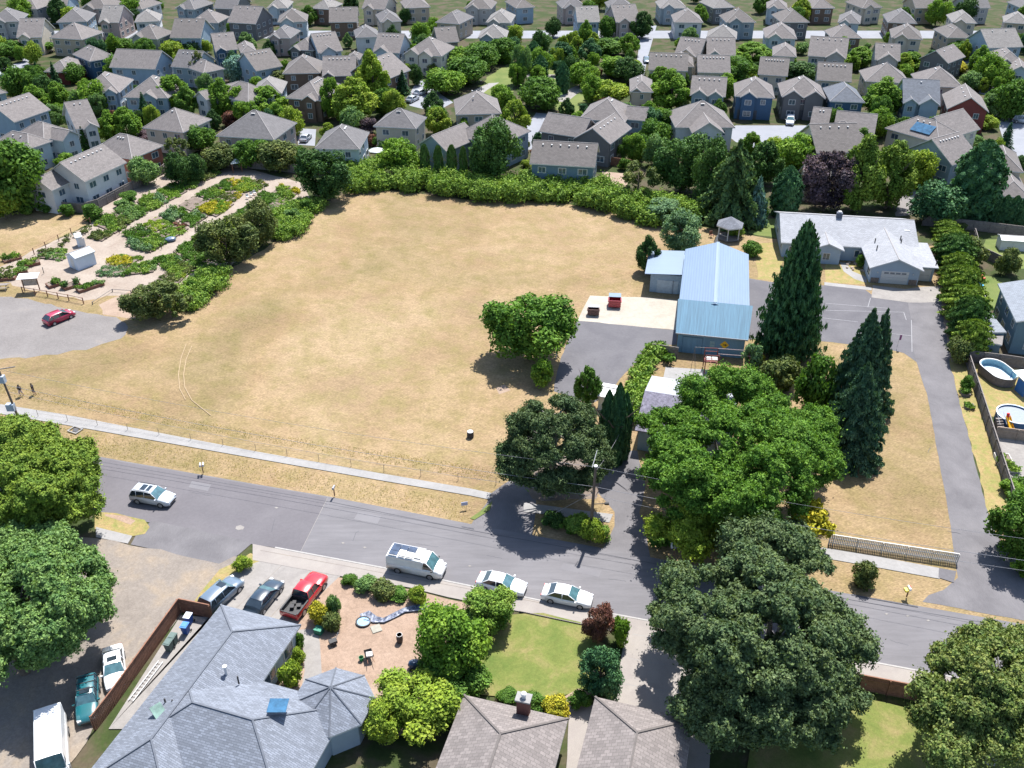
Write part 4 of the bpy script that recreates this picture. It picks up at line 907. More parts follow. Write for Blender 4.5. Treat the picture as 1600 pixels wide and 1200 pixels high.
# ------------------------------------------------------------------ two brown roofs at the bottom
m_tr = shingle('brown_roof_rows', (.20, .175, .165), .18, .30)
def hip_from_corner(A_, B_, e, W2, D2, label, chimney=None):
    A = P(A_[0], A_[1], e); B = P(B_[0], B_[1], e); d = B - A; ang = math.atan2(d.y, d.x); M2 = Matrix.Rotation(ang, 3, 'Z'); inv = M2.transposed()
    def ex(t, M):
        if chimney:
            q = inv @ (P(*chimney, 3.3) - Vector((A.x, A.y, 0)))
            MB().box(q.x - .5, q.y - .35, 0, q.x + .5, q.y + .35, 4.9).build('chimney', grained('chimney_red_brick', [(.3, (.11, .05, .045)), (.7, (.17, .08, .065))], 2, 8, .2), t)
            MB().box(q.x - .62, q.y - .47, 4.9, q.x + .62, q.y + .47, 5.05).build('chimney_cap', m_conc, t)
            MB().tube((q.x, q.y, 5.05), (q.x, q.y, 5.45), .18, .18, 10).tube((q.x, q.y, 5.45), (q.x, q.y, 5.55), .26, .2, 10).build('flue_pipe', m_vent, t)
    house_at(Vector((A.x, A.y, 0)), ang, [(.4, -D2, (W2 or d.length) - .4, -.4, e, 'hip')], 'beige', m_tr, label, s=.5, vents=0, wins=False, extra=ex, oh=.4, capm=plain('brown_cap', (.10, .088, .082), .9), capr=.12)
hip_from_corner((725, 1084), (888, 1121), 2.9, 0, 13, 'brown roofed house with a brick chimney below the round green lawn', (818, 1112))
hip_from_corner((930, 1087), (1060, 1117), 2.9, 8.0, 11, 'brown hipped garage roof beside the concrete driveway at the bottom')
# ------------------------------------------------------------------ old house under the maple, small sheds
m_gr = grained('gravelly_roof', [(.3, (.16, .15, .19)), (.7, (.24, .23, .29))], 3, 3.2, .6)
m_pr = plain('pale_flat_roof', (.26, .272, .30), .7, .08, 1)
def old_house():
    A = P(992, 672, 3.0); B = P(1100, 690, 3.0); d = B - A; ang = math.atan2(d.y, d.x); M2 = Matrix.Rotation(ang, 3, 'Z'); inv = M2.transposed()
    loc = lambda x, y, z: inv @ (P(x, y, z) - Vector((A.x, A.y, 0))); rd = loc(1012, 612, 4.6).y; bk = loc(1020, 586, 3.4).y
    t = thing('house', 'old house with a pale roof mostly hidden under the giant maple', 'house', (A.x, A.y, 0), ang); Wd = 11.0
    MB().box(.4, .4, -.1, Wd - .4, max(bk, rd + 3) - .4, 2.9).build('wall', wallmat('bluegrey'), t)
    v = [(0, 0, 3.0), (Wd, 0, 3.0), (Wd, rd, 4.7), (0, rd, 4.7)]; v2 = [(0, rd, 4.7), (Wd, rd, 4.7), (Wd, max(bk, rd + 3), 3.3), (0, max(bk, rd + 3), 3.3)]
    for nm, vv, mm in (('front_roof', v, m_gr), ('back_roof', v2, m_pr)):
        w_ = vv + [(x, y, z - .14) for x, y, z in vv]; MB().add(w_, [(0, 1, 2, 3), (7, 6, 5, 4), (4, 5, 1, 0), (5, 6, 2, 1), (6, 7, 3, 2), (7, 4, 0, 3)]).build(nm, mm, t)
    MB().add([(.4, .4, 2.85), (.4, max(bk, rd + 3) - .4, 2.85), (.4, rd, 4.5), (Wd - .4, .4, 2.85), (Wd - .4, max(bk, rd + 3) - .4, 2.85), (Wd - .4, rd, 4.5)], [(0, 2, 1), (3, 4, 5)]).build('gable', wallmat('bluegrey'), t)
old_house()
sheet('patio', [(1040, 574), (1110, 578), (1102, 600), (1036, 594)], m_conc, .05)
def shed(Lp, Rp, dep, e, kind, wall, roof, label, name='shed', s=.35, door=True, extra=None):
    a, ang, Ln = frame(Lp, Rp, e); u = Vector((math.cos(ang), math.sin(ang), 0)); o = a + (u + Vector((-u.y, u.x, 0))) * .15
    def ex(t, M):
        if door: MB().box(Ln * .3, -.05, 0, Ln * .3 + .9, .0, min(1.9, e - .3)).build('door', m_trim, t)
        if extra: extra(t, Ln)
    return house_at(o, ang, [(0, 0, Ln - .3, dep - .3, e, kind)], wall, roof, label, name, 'shed', s=s, vents=0, wins=False, extra=ex, oh=.15)
m_sh = plain('shed_white', (.50, .56, .64), .7, .05, 2); m_shr = plain('shed_roof_grey', (.40, .43, .46), .8, .08, 2)
a1 = shed((101, 397), (117, 404), 3.6, 2.3, 'gy', m_sh, m_shr, 'white gabled tool shed with a pale grey roof in the community garden', s=.4)
shed((117, 372), (128, 370), 1.6, 1.8, 'shed', m_sh, m_shr, 'tiny white shed at the far left corner of the community garden', s=.15)
shed((933, 618), (960, 623), 3.2, 2.2, 'gx', 'cream', plain('white_shed_roof', (.60, .61, .58), .6), 'small shed with a bright white roof beside the dark columnar trees', s=.3)
shed((1577, 307), (1620, 314), 4, 2.4, 'gx', 'white', 'light', 'white garden hut at the right edge behind the row of columnar trees')
shed((1565, 375), (1630, 379), 2.6, 1.9, 'gx', 'white', plain('white_shed_roof', (.7, .7, .68), .6), 'long low white roofed hutch on the green back lawn at the right edge')
# ------------------------------------------------------------------ the subdivision beyond the field
H_ = house
H_('white house with the garden fence', (132, 283), (198, 252), (69, 277), 5.6, 'gx', 'white', 'tan', 'big white two storey house with a row of roof vents beside the community garden', vents=8, blocks=((-4.2, 4, .2, 9.2, 4.9, 'gx'),))
H_('dark red house', (206, 247), (256, 226), (168, 228), 5.4, 'hip', 'brick', 'tan', 'dark red house with a tan hipped roof right behind the white house', vents=3)
H_('tan pyramid house', (286, 206), (331, 185), (236, 196), 5.4, 'hip', 'beige', 'tan', 'tan house with a broad hipped roof and many white vents left of two bright trees', vents=4)
H_('pinkish house', (337, 211), (428, 217), 11, 5.4, 'hip', 'pink', 'grey', 'pinkish walled house with a wide grey hipped roof above the community garden', vents=6)
H_('pale blue house', (490, 231), (562, 232), (588, 208), 5.4, 'hip', 'paleblue', 'grey', 'pale blue two storey house with a grey hipped roof beyond the dark bushy tree')
H_('grey hipped house', (583, 196), (650, 200), (675, 184), 5.4, 'hip', 'beige', 'grey', 'grey hipped roof house with a tan wall facing the field below the far court', vents=6)
H_('house behind the columnar trees', (651, 225), (698, 236), 10, 5.4, 'gy', 'bluegrey', 'tan', 'blue grey gabled house directly behind the row of columnar trees', vents=0, blocks=((3.2, 8, 14, 19, 5.9, 'pyr'),))
H_('house above the soft pine', (712, 178), (784, 176), 11, 5.2, 'pyr', 'tan', 'tan', 'tan house with a folded pyramid roof beside the park path', vents=2)
H_('dark blue walled house', (827, 254), (930, 260), 8.5, 5.6, 'gx', 'blue', 'brown', 'dark blue walled house with a plain gabled roof right behind the bramble hedge', vents=6)
H_('dark gabled house', (896, 215), (954, 224), 11, 5.3, 'gy', 'dkgrey', 'tan', 'house with a dark gable end and a tan roof directly behind the dark blue house', blocks=((-9, 2, .2, 10, 5.0, 'gx'),), vents=5)
H_('house above the dark gable', (905, 184), (977, 190), 12, 5.4, 'hip', 'ltblue', 'tan', 'tan roofed house with a light blue side wall above the dark gabled house', vents=4, blocks=((9.5, 3, 13.5, 8.5, 5.2, 'gx'),))
H_('slim tan house', (984, 142), (1021, 143), 12, 5.5, 'hip', 'tan', 'tan', 'slim tan house with a brown garage door beside the long street', fg=((.05, .45, .2, .0),), garage=(.45, .9), gmat=m_gdbrown)
H_('twin gable tan house', (1078, 147), (1134, 150), 9, 5.4, 'gx', 'bluegrey', 'tan', 'tan roofed house with two small front gables behind the bright oval tree', fg=((.0, .45, .6), (.55, .92, .6)))
H_('navy house', (1148, 149), (1211, 152), 12, 5.6, 'hip', 'navy', 'tan', 'navy blue house with white trimmed front gable and open dark garage', fg=((.15, .52, .7),), garage=(.08, .62), gmat=m_gdnavy)  # garage_door here is dark panels painted as the shade inside the open garage
H_('double roofed pale house', (1055, 198), (1149, 198), 11, 5.4, 'hip', 'white', 'tan', 'pale house with one hipped roof stepping down in front of another', fg=((.25, .75, 4.0),), vents=5)
H_('', (1013, 108), (1075, 110), 9, 5.4, 'gx', 'beige', 'brown', 'wide brown roofed house at the foot of the long street', vents=6, blocks=((5, 3, 11, 13, 5.8, 'hip'),))
H_('', (1090, 112), (1142, 113), 9, 5.4, 'gx', 'beige', 'tan', 'low roofed tan house left of the dark round tree', vents=7)
H_('', (1053, 84), (1093, 88), 10, 5.6, 'gx', 'beige', 'tan', 'beige house with a wide front gable at the far end of the long street', fg=((.1, .85, .6),))
H_('', (1104, 85), (1150, 86), 10, 5.5, 'gx', 'paleblue', 'tan', 'pale house with one small pointed front gable and a wing to its right', fg=((.02, .46, .8),))
H_('charcoal house', (1221, 149), (1291, 152), 12, 5.6, 'hip', 'dkgrey', 'tan', 'charcoal house with two front roof peaks and a white car in its driveway', fg=((.02, .45, .6), (.55, .98, .6)), garage=(.1, .55), gmat=m_gdnavy)
H_('house with white shutters', (1297, 157), (1352, 159), 12, 5.6, 'hip', 'navy', 'slate', 'slate roofed house with bright white shutters beside a round bright tree', vents=0)
H_('light blue house', (1411, 159), (1470, 162), 11, 5.4, 'gx', 'ltblue', 'slate', 'light blue house with two white edged front gables and a slate roof', fg=((.0, .35, .7), (.45, .98, 1.2)), vents=1)
H_('dark red gabled house', (1480, 169), (1546, 174), 13, 5.3, 'gy', 'red', 'tan', 'dark red house with a broad tan gabled roof beside the right hand street', fg=(), vents=3)
H_('', (1352, 126), (1423, 129), 10, 5.3, 'hip', 'beige', 'tan', 'hipped tan roof behind the round bright tree and above the slate house', vents=4)
H_('', (1437, 133), (1506, 136), 12, 5.2, 'hip', 'beige', 'tan', 'broad hipped roof house just behind the light blue house', vents=3)
H_('', (1276, 124), (1331, 127), 9, 5.4, 'gx', 'beige', 'brown', 'house with a weather streaked brown roof behind the slate roofed one', vents=6, blocks=((.5, 2, 6, 10, 5.9, 'hip'),))
H_('', (1184, 115), (1231, 118), 9, 5.3, 'gx', 'beige', 'brown', 'brown roofed house with a row of vents left of the dark round tree', vents=7)
H_('', (1262, 86), (1323, 90), 11, 5.5, 'gx', 'grey', 'tan', 'grey house with a bright edged front gable in the upper right row', fg=((.5, .98, .8),))
H_('', (1367, 92), (1407, 94), 9, 5.4, 'gx', 'grey', 'tan', 'small tan house with one front gable between two bright round trees', fg=((.1, .9, .8),))
H_('', (1436, 90), (1482, 98), 10, 5.3, 'gy', 'dkgrey', 'tan', 'dark walled gabled house left of the yellow leaved tree', vents=2)
H_('', (1207, 86), (1245, 88), 10, 5.5, 'hip', 'beige', 'tan', 'narrow house with a pointed tan hipped roof in the top row', vents=1)
H_('maroon garage house', (1264, 199), (1284, 201), 9, 5.2, 'gx', 'red', 'tan', 'maroon walled house with a tan roof just right of the cul-de-sac', vents=2, blocks=((5, -2.5, 12.5, 7, 5.4, 'gx'),))
H_('house behind the plum tree', (1276, 238), (1352, 236), 11, 5.2, 'gx', 'beige', 'brown', 'brown roofed house half hidden behind the purple plum tree', vents=4, blocks=((3, 4, 12, 12, 6.0, 'hip'),))
H_('', (1256, 288), (1300, 290), 7, 3.4, 'gx', 'beige', 'tan', 'low tan roofed garage just left of the purple plum tree', vents=1)
def solar(t, M):
    o = MB(); z = 0
    mb = MB(); mb.cbox((0, 0, 0), (2.4, 4.6, .08)); q = mb.build('solar_panel', glass('solar_blue', (.03, .10, .18), .1), t, loc=(1.5, 5.0, 6.72)); q.rotation_euler = (0, -math.atan(.66), 0)
H_('solar panel house', (1468, 223), (1506, 211), 13, 5.4, 'hip', 'cream', 'tan', 'tan roofed house with blue solar panels and a peach side wall', vents=3, blocks=((6, 1, 16, 10, 5.2, 'gx'),), extra=solar)
H_('', (1488, 257), (1532, 244), 10, 5.4, 'gx', 'bluegrey', 'tan', 'pale walled house just left of the tall dark right hand conifer', vents=7)
H_('corner house', (1556, 304), (1612, 309), 15, 3.2, 'hip', 'ltblue', 'tan', 'low blue walled house with a long hipped roof above the columnar trees', vents=2)
H_('', (1540, 262), (1600, 268), 11, 5.2, 'hip', 'beige', 'brown', 'tan house behind the low corner house beside the right hand street', vents=3)
# upper left
H_('big grey blue house', (44, 232), (82, 219), (12, 216), 5.4, 'hip', 'paleblue', 'tan', 'pale grey blue house with several folded roofs at the far left', vents=2, blocks=((5.5, 2, 12, 10, 5.3, 'hip'), (7.2, -1.4, 11.2, 3, 5.2, 'gy')))
H_('', (118, 201), (155, 195), 13, 5.2, 'gx', 'white', 'tan', 'pale house with a white trimmed dormer gable left of the round bright tree', fg=((.35, .95, 1.0),), vents=1)
H_('', (22, 190), (79, 170), (-6, 176), 5.4, 'gx', 'ltblue', 'tan', 'light blue walled house with a row of white vents at the left edge', vents=7)
H_('', (-22, 150), (12, 143), 10, 5.3, 'hip', 'paleblue', 'tan', 'pale house cut by the left edge of the photo', vents=2)
H_('long folded roof house', (122, 144), (186, 143), 11, 5.2, 'hip', 'ltblue', 'tan', 'house with a long folded tan roof and small front gable behind a round tree', fg=((.68, .95, .8),), vents=4)
H_('', (192, 151), (262, 152), 11, 5.2, 'hip', 'ltblue', 'tan', 'blue walled house with a double peaked roof left of the dense bright tree', fg=((.4, .75, .8),), vents=4)
H_('', (140, 95), (182, 88), 12, 5.4, 'hip', 'navy', 'tan', 'navy walled house with a tan pyramid roof in the upper left', fg=((.68, 1.0, .8),), vents=2)
H_('', (68, 111), (106, 112), 10, 3.6, 'hip', 'red', 'tan', 'low maroon walled house behind the dark upright trees at upper left', vents=2)
H_('', (242, 107), (272, 92), (215, 87), 5.5, 'gy', 'ltblue', 'tan', 'light blue walled house whose tan roof slopes towards the left', vents=0)
H_('', (266, 103), (306, 106), 9, 5.3, 'gx', 'bluegrey', 'grey', 'grey streaked roof house left of the tall loose conifer', vents=4)
H_('', (318, 113), (352, 106), 10, 5.2, 'hip', 'grey', 'tan', 'tan roofed house directly left of the blue spruce', vents=4)
H_('', (302, 150), (322, 155), 12, 5.2, 'gy', 'white', 'tan', 'white gabled house between the dense tree and the pair of bright trees', vents=0, blocks=((3, 4, 14, 12, 5.3, 'hip'),))
H_('', (336, 79), (372, 76), 10, 5.4, 'gx', 'navy', 'tan', 'navy gabled house in the top row above the blue spruce', fg=((.0, .42, 1.0),), vents=1)
H_('', (376, 82), (402, 80), 10, 5.3, 'hip', 'beige', 'tan', 'small tan roofed house in the top row right of the navy gable', vents=1)
H_('', (400, 110), (442, 102), 10, 5.3, 'gx', 'ltblue', 'brown', 'brown roofed house right of the blue spruce and pale shrub tree', vents=5)
H_('', (441, 114), (500, 113), 11, 5.2, 'hip', 'brown', 'brown', 'brown walled house with a broad hipped roof and white vents', vents=3)
H_('', (503, 118), (556, 117), 10, 5.3, 'gx', 'dkgrey', 'tan', 'dark gabled house with a row of vents behind the yellow green trees', fg=((.0, .3, .6),), vents=6)
H_('brown garage house', (446, 152), (502, 156), 14, 5.4, 'hip', 'brown', 'tan', 'dark brown house with a wooden garage door beside the yellow green trees', fg=((.52, .85, .8),), garage=(.1, .5), gmat=m_gdbrown)
H_('', (392, 146), (440, 145), 10, 5.2, 'hip', 'ltblue', 'light', 'blue walled house with a pale roof partly behind the bright twin tree', vents=0)
H_('', (602, 124), (642, 108), 12, 5.2, 'gx', 'brown', 'tan', 'tan roofed house behind the tall bright oval tree by the parked cars', vents=4)
H_('', (497, 82), (536, 78), 11, 5.5, 'gx', 'paleblue', 'tan', 'pale house with a white trimmed gable in the top row above the brown houses', fg=((.08, .7, .8),))
H_('', (452, 76), (490, 78), 11, 5.5, 'hip', 'dkgrey', 'tan', 'dark brown gabled house right of the dark round tree in the top row', fg=((.0, .4, .8),))
H_('', (582, 80), (624, 82), 12, 5.5, 'gx', 'paleblue', 'tan', 'pale blue sided house with a front gable above the tall bright oval tree', fg=((.05, .6, .8),))
H_('twin white gable house', (631, 83), (690, 87), 12, 5.5, 'hip', 'cream', 'tan', 'house with two white edged front gables over dark lower walls by the park', fg=((.0, .38, .8), (.42, .76, 1.4)))
H_('', (540, 92), (556, 92), 6, 4.4, 'pyr', 'bluegrey', 'brown', 'small pyramid roofed garage behind the brown hipped house', vents=1)
H_('', (1558, 96), (1600, 98), 12, 5.4, 'hip', 'grey', 'tan', 'grey house with tan roof at the upper right edge beside the street', fg=((.1, .5, .8),))
H_('', (1545, 74), (1600, 72), 12, 5.4, 'gx', 'ltblue', 'light', 'light blue house with a pale roof at the top right corner', vents=2)
H_('', (684, 66), (718, 64), 9, 5.3, 'gx', 'dkgrey', 'brown', 'dark backed house behind the park trees in the top row', vents=1)
H_('', (1575, 112), (1612, 115), 9, 4.6, 'gy', 'paleblue', 'tan', 'pale gabled house on the right edge above the street trees', vents=0)
# the rows that carry on beyond the frame's upper strip
_rg = random.Random(77); _wn = ['beige', 'tan', 'grey', 'ltblue', 'pink', 'white', 'bluegrey', 'dkgrey', 'paleblue', 'brown']
_k = 0
for row, (yy, xs) in enumerate(((58, (20, 80, 200, 270, 420, 560, 740, 1100, 1190, 1300, 1400, 1480)), (34, (-10, 90, 150, 215, 290, 360, 440, 520, 600, 680, 760, 900, 970, 1060, 1140, 1220, 1310, 1390, 1480, 1570)),
                                (12, (10, 70, 130, 200, 270, 340, 410, 480, 560, 640, 720, 800, 880, 950, 1030, 1110, 1190, 1270, 1350, 1430, 1510, 1590)))):
    for x in xs:
        x += _rg.uniform(-8, 8); w_ = _rg.uniform(34, 52) * (1 - row * .08); wc = _wn[_k % 10]; rc = ('tan', 'brown', 'grey', 'light')[(_k // 2) % 4]; _k += 1
        H_('', (x, yy), (x + w_, yy + _rg.uniform(-2, 3)), _rg.uniform(9, 12), 5.4, _rg.choice(('gx', 'hip', 'hip')), wc, rc,
           placed('%s house, %s roof, %s' % ({'ltblue': 'light blue', 'dkgrey': 'dark grey', 'bluegrey': 'blue grey', 'paleblue': 'pale blue'}.get(wc, wc), rc, ('top strip', 'second farthest row', 'farthest row')[row]), x, yy),
           fg=((.1, .5, .8),) if _k % 2 else (), vents=3, group=None)
# the blue house on the right edge with its outbuildings
m_bh = shingle('slate_near', (.21, .235, .27), .15)
H_('slate blue house', (1588, 502), (1708, 514), 12, 5.2, 'gy', 'blue', m_bh, 'dark blue house with a slate roof cut by the right edge', vents=0, s=.3)
def low_box(Lp, Rp, dep, e, wall, roof, label, name='shed', s=.06):
    return shed(Lp, Rp, dep, e, 'shed', wall, roof, label, name, s, door=False)
low_box((1540, 519), (1573, 519), 5.5, 3.0, 'blue', m_bh, 'slate roofed carport between the laurel hedge and the dark blue house')
low_box((1532, 532), (1566, 539), 2.6, 2.4, 'blue', 'light', 'low pale roofed lean-to shed beside the oval pool fence')
low_box((1525, 464), (1541, 463), 2.2, 2.0, 'dkgrey', plain('white_shed_roof', (.7, .7, .68), .6), 'small dark shed with a white tilted roof beside the laurel hedge', s=.3)
# ------------------------------------------------------------------ trees beyond the field (kind, base x, base y, top y, width, colour, description)
DB, DL, DC, DK = 'bright green leafy tree', 'light green tree', 'dark conifer', 'dark green round tree'
for a in [
    ('round', 22, 335, 212, 100, 'mid', 'huge mid green tree cut by the left edge'), ('round', 2, 345, 292, 50, 'lime', 'yellowish bush like tree cut by the left edge'),
    ('round', 30, 156, 104, 48, 'mid', DL), ('conifer', 57, 120, 96, 16, 'ndark', 'small dark upright conifer'), ('conifer', 85, 142, 97, 24, 'ndark', DC), ('round', 73, 165, 118, 38, 'dark', 'dark bushy tree'),
    ('round', 112, 132, 100, 34, 'mid', DL), ('round', 200, 130, 78, 52, 'mid', 'large mid green tree'), ('round', 240, 130, 107, 34, 'bright', 'small bright round tree'), ('round', 147, 178, 126, 46, 'bright', DB),
    ('egg', 172, 226, 172, 42, 'bright', DB), ('egg', 196, 224, 164, 48, 'bright', 'taller bright green leafy tree'), ('conifer', 185, 168, 141, 26, 'ndark', 'small pointed dark conifer'), ('conifer', 225, 193, 145, 28, 'ndark', DC),
    ('conifer', 130, 237, 198, 20, 'nmid', 'small pointed green conifer'), ('egg', 270, 178, 112, 60, 'bright', 'dense egg shaped bright tree'), ('egg', 345, 184, 121, 48, 'bright', 'left one of the twin bright trees'),
    ('egg', 376, 186, 132, 52, 'bright', 'middle broad bright tree'), ('egg', 415, 187, 130, 62, 'bright', 'right one of the bright twin trees'), ('loose', 312, 134, 76, 32, 'olive', 'tall loose willowy tree'), ('round', 368, 130, 84, 42, 'blue', 'blue green cedar'),
    ('round', 410, 132, 100, 30, 'blue', 'pale blue green tree'), ('round', 440, 140, 112, 44, 'olive', 'reddish olive tree'), ('round', 475, 132, 116, 30, 'olive', 'small olive tree'), ('round', 240, 218, 202, 52, 'purple', 'purple leaved tree'),
    ('round', 222, 292, 246, 44, 'palegreen', 'light green yard tree'), ('loose', 277, 272, 211, 46, 'olive', 'olive yellow loose tree'), ('round', 275, 292, 236, 42, 'dark', DK), ('round', 303, 287, 238, 34, 'dark', 'dark rounded tree'),
    ('round', 310, 240, 196, 46, 'mid', 'mid green tree'), ('round', 340, 268, 226, 56, 'olive', 'olive green tree'), ('round', 390, 266, 216, 56, 'mid', 'mid green spreading tree'), ('round', 432, 270, 217, 66, 'olive', 'wide yellowish tree'), ('round', 462, 262, 228, 34, 'mid', 'small mid green tree'),
    ('fine', 505, 318, 231, 86, 'dark', 'dense dark blue green tree at the field corner'), ('round', 545, 270, 240, 42, 'mid', 'small green tree'), ('round', 625, 278, 214, 62, 'bright', 'round green tree behind the bramble hedge'),
    ('fine', 768, 288, 182, 80, 'nmid', 'big soft green pine'), ('egg', 553, 195, 117, 70, 'lime', 'broad yellow green tree'), ('egg', 518, 188, 115, 42, 'bright', 'bright tree leaning on the broad one'), ('egg', 582, 168, 78, 52, 'lime', 'tallest bright yellow green oval tree'),
    ('round', 574, 212, 184, 36, 'purple', 'dark purple leaved tree'), ('round', 596, 232, 211, 26, 'mid', 'small green tree'), ('conifer', 629, 148, 110, 28, 'ndark', 'bluish dark conifer'), ('round', 650, 134, 98, 22, 'dark', DK), ('round', 692, 150, 107, 60, 'bright', 'round bright park tree'),
    ('round', 728, 134, 88, 66, 'mid', 'round mid green park tree'), ('round', 752, 110, 66, 62, 'mid', 'taller mid green park tree'), ('round', 785, 100, 58, 50, 'mid', 'mid green park tree'), ('round', 715, 108, 74, 46, 'bright', 'bright park tree'), ('conifer', 688, 110, 72, 24, 'ndark', DC),
    ('round', 676, 118, 96, 20, 'olive', 'small olive tree'), ('round', 683, 192, 164, 36, 'mid', 'round green tree'), ('round', 845, 172, 122, 66, 'mid', 'spreading park tree'), ('egg', 805, 216, 150, 46, 'lime', 'upright yellowish green tree'), ('round', 812, 132, 66, 30, 'palegreen', 'pale loose park tree'),
    ('round', 785, 176, 130, 40, 'bright', 'low bright tree by the park path'),
    ('spire', 844, 128, 86, 22, 'ndark', 'left one of the pointed park conifers'), ('spire', 879, 146, 96, 20, 'ndark', 'right one of the pointed park conifers'), ('spire', 834, 108, 64, 22, 'ndark', 'rear pointed park conifer'), ('egg', 878, 104, 62, 40, 'ndark', 'tall dark park tree'),
    ('egg', 922, 100, 60, 36, 'ndark', 'another tall dark park tree'), ('round', 910, 138, 95, 46, 'bright', 'round bright park tree'), ('round', 947, 165, 124, 62, 'lime', 'yellow green tree'), ('round', 962, 122, 86, 52, 'bright', 'broad bright park tree'), ('round', 982, 132, 90, 46, 'dark', DK),
    ('round', 950, 88, 62, 52, 'mid', 'mid green tree'), ('egg', 1050, 178, 108, 66, 'bright', 'big bright oval tree'), ('round', 1040, 215, 168, 46, 'mid', 'mid green yard tree'), ('round', 1022, 232, 186, 46, 'mid', 'lower mid green yard tree'),
    ('fine', 1148, 136, 88, 66, 'mid', 'dark green spreading tree'), ('egg', 1176, 100, 64, 62, 'bright', 'tall bright tree'), ('conifer', 856, 228, 188, 28, 'nmid', 'small open conifer'), ('loose', 975, 254, 214, 24, 'mid', 'slender palm like tree'), ('round', 1005, 246, 210, 30, 'mid', 'round yard tree'),
    ('loose', 998, 320, 244, 64, 'olive', 'willowy olive green tree'), ('fine', 1068, 305, 206, 88, 'nmid', 'broad dark green leafy tree'), ('fine', 1112, 322, 214, 62, 'nmid', 'dark green tree'), ('egg', 1196, 290, 214, 52, 'nmid', 'upright green tree'), ('round', 1245, 272, 206, 66, 'bright', 'round light green tree'),
    ('spire', 1230, 338, 260, 42, 'ndark', 'pointed dark conifer'), ('fine', 1295, 335, 234, 88, 'purple', 'big dark purple plum tree'), ('egg', 1345, 335, 209, 78, 'nyel', 'tall yellow green tree'), ('egg', 1395, 330, 214, 76, 'nyel', 'tall bright leafy tree'), ('round', 1438, 296, 230, 52, 'lime', 'light maple with reddish tips'),
    ('egg', 1381, 188, 121, 70, 'bright', 'big bright egg shaped tree'), ('egg', 1345, 108, 71, 48, 'bright', 'bright round tree'), ('egg', 1422, 116, 78, 50, 'bright', 'bright round tree'), ('round', 1248, 132, 94, 62, 'dark', DK), ('round', 1355, 214, 180, 60, 'mid', 'mid green tree'), ('round', 1385, 210, 180, 34, 'dark', DK),
    ('round', 1415, 205, 182, 28, 'mid', 'small round tree'), ('spire', 1530, 345, 220, 68, 'ndark', 'tall dark conifer at the right'), ('round', 1467, 355, 284, 78, 'ndark', 'wide dark bluish evergreen'), ('conifer', 1575, 232, 192, 28, 'ndark', 'small open dark conifer'),
    ('round', 1555, 182, 137, 36, 'mid', 'round green street tree'), ('round', 1582, 190, 120, 58, 'mid', 'big green street tree'), ('egg', 1532, 118, 70, 34, 'bright', 'bright street tree'), ('round', 1550, 140, 84, 44, 'bright', 'round bright street tree'), ('round', 1495, 115, 94, 34, 'yellow', 'golden yellow tree'), ('round', 1520, 142, 110, 34, 'palegreen', 'pale green tree'),
    ('round', 1556, 128, 108, 34, 'mid', 'round green tree'), ('round', 1546, 204, 182, 32, 'lime', 'small light green tree'), ('round', 1497, 90, 62, 40, 'mid', 'mid green tree'), ('round', 470, 90, 64, 30, 'dark', 'dark round tree in the top row'), ('round', 482, 96, 70, 38, 'bright', 'bright tree in the top row'),
    ('egg', 420, 90, 62, 22, 'dark', 'dark tree in the top row'), ('round', 270, 92, 62, 40, 'lime', 'yellowish tree in the top row'), ('round', 300, 88, 62, 34, 'dark', 'dark tree in the top row'), ('round', 320, 86, 62, 24, 'lime', 'small yellowish tree'), ('round', 60, 82, 58, 50, 'mid', 'mid green tree in the top row'), ('round', 15, 92, 62, 44, 'mid', 'green tree at the top left corner'),
    ('round', 230, 88, 58, 46, 'lime', 'yellow green tree in the top row'), ('round', 185, 82, 58, 40, 'mid', 'mid green tree in the top row')]:
    k, xb, yb, yt, w, col, d = a; tree(k, xb, yb, yt, w, col, d)
# columnar rows
for i, (x, yb, yt, w) in enumerate(((664, 282, 226, 14), (685, 284, 228, 14), (706, 286, 227, 15), (724, 287, 230, 12))):
    tree('column', x, yb, yt, w * .95, 'nmid', '', 'columnar_tree', group='columnar trees behind the brambles', label=('leftmost', 'second from the left', 'third from the left', 'rightmost')[i] + ' of the four dark columnar trees behind the bramble hedge')
for i, (x, yb, yt) in enumerate(((1555, 348, 300), (1570, 350, 305), (1585, 352, 306), (1600, 355, 308))):
    tree('spire', x, yb, yt, 20, 'ndark', '', 'columnar_tree', group='columnar trees at the right edge', label=('leftmost', 'second from the left', 'third from the left', 'rightmost')[i] + ' of the dark columnar trees by the white garden hut')
# ---- round the barn and ranch house
tree('fine', 1065, 402, 330, 64, 'silver', '', label='tall silvery green bush like tree behind the barn annexe')
tree('fine', 1040, 350, 312, 60, 'silver', '', label='silvery green tree rising from the right end of the bramble hedge')
tree('egg', 1013, 428, 367, 38, 'dark', '', label='small dark upright tree at the corner of the barn annexe')
shrub(1148, 372, 348, 26, 'bramble', label='round shrub at the foot of the gazebo'); shrub(1175, 400, 376, 34, 'mid', label='low spreading green shrub beyond the barn')
tree('fine', 828, 572, 456, 132, 'maple', '', label='round dark green tree standing alone on the right side of the field')
shrub(848, 606, 562, 40, 'bright', label='bright green bush below the round field tree'); tree('egg', 918, 638, 568, 42, 'mid', '', label='bushy green tree in front of the asphalt pad')
for i, (x, yb, yt, w) in enumerate(((949, 722, 611, 24), (965, 726, 600, 26), (976, 716, 614, 22))):
    tree('spire', x, yb, yt, w, 'ndark', '', 'columnar_tree', group='columnar trees by the old house', label=('left', 'middle', 'right')[i] + ' one of the tight cluster of three dark columnar trees near the road')
shrub(955, 722, 665, 40, 'nmid', label='green bush tucked in front of the cluster of three columnar trees')
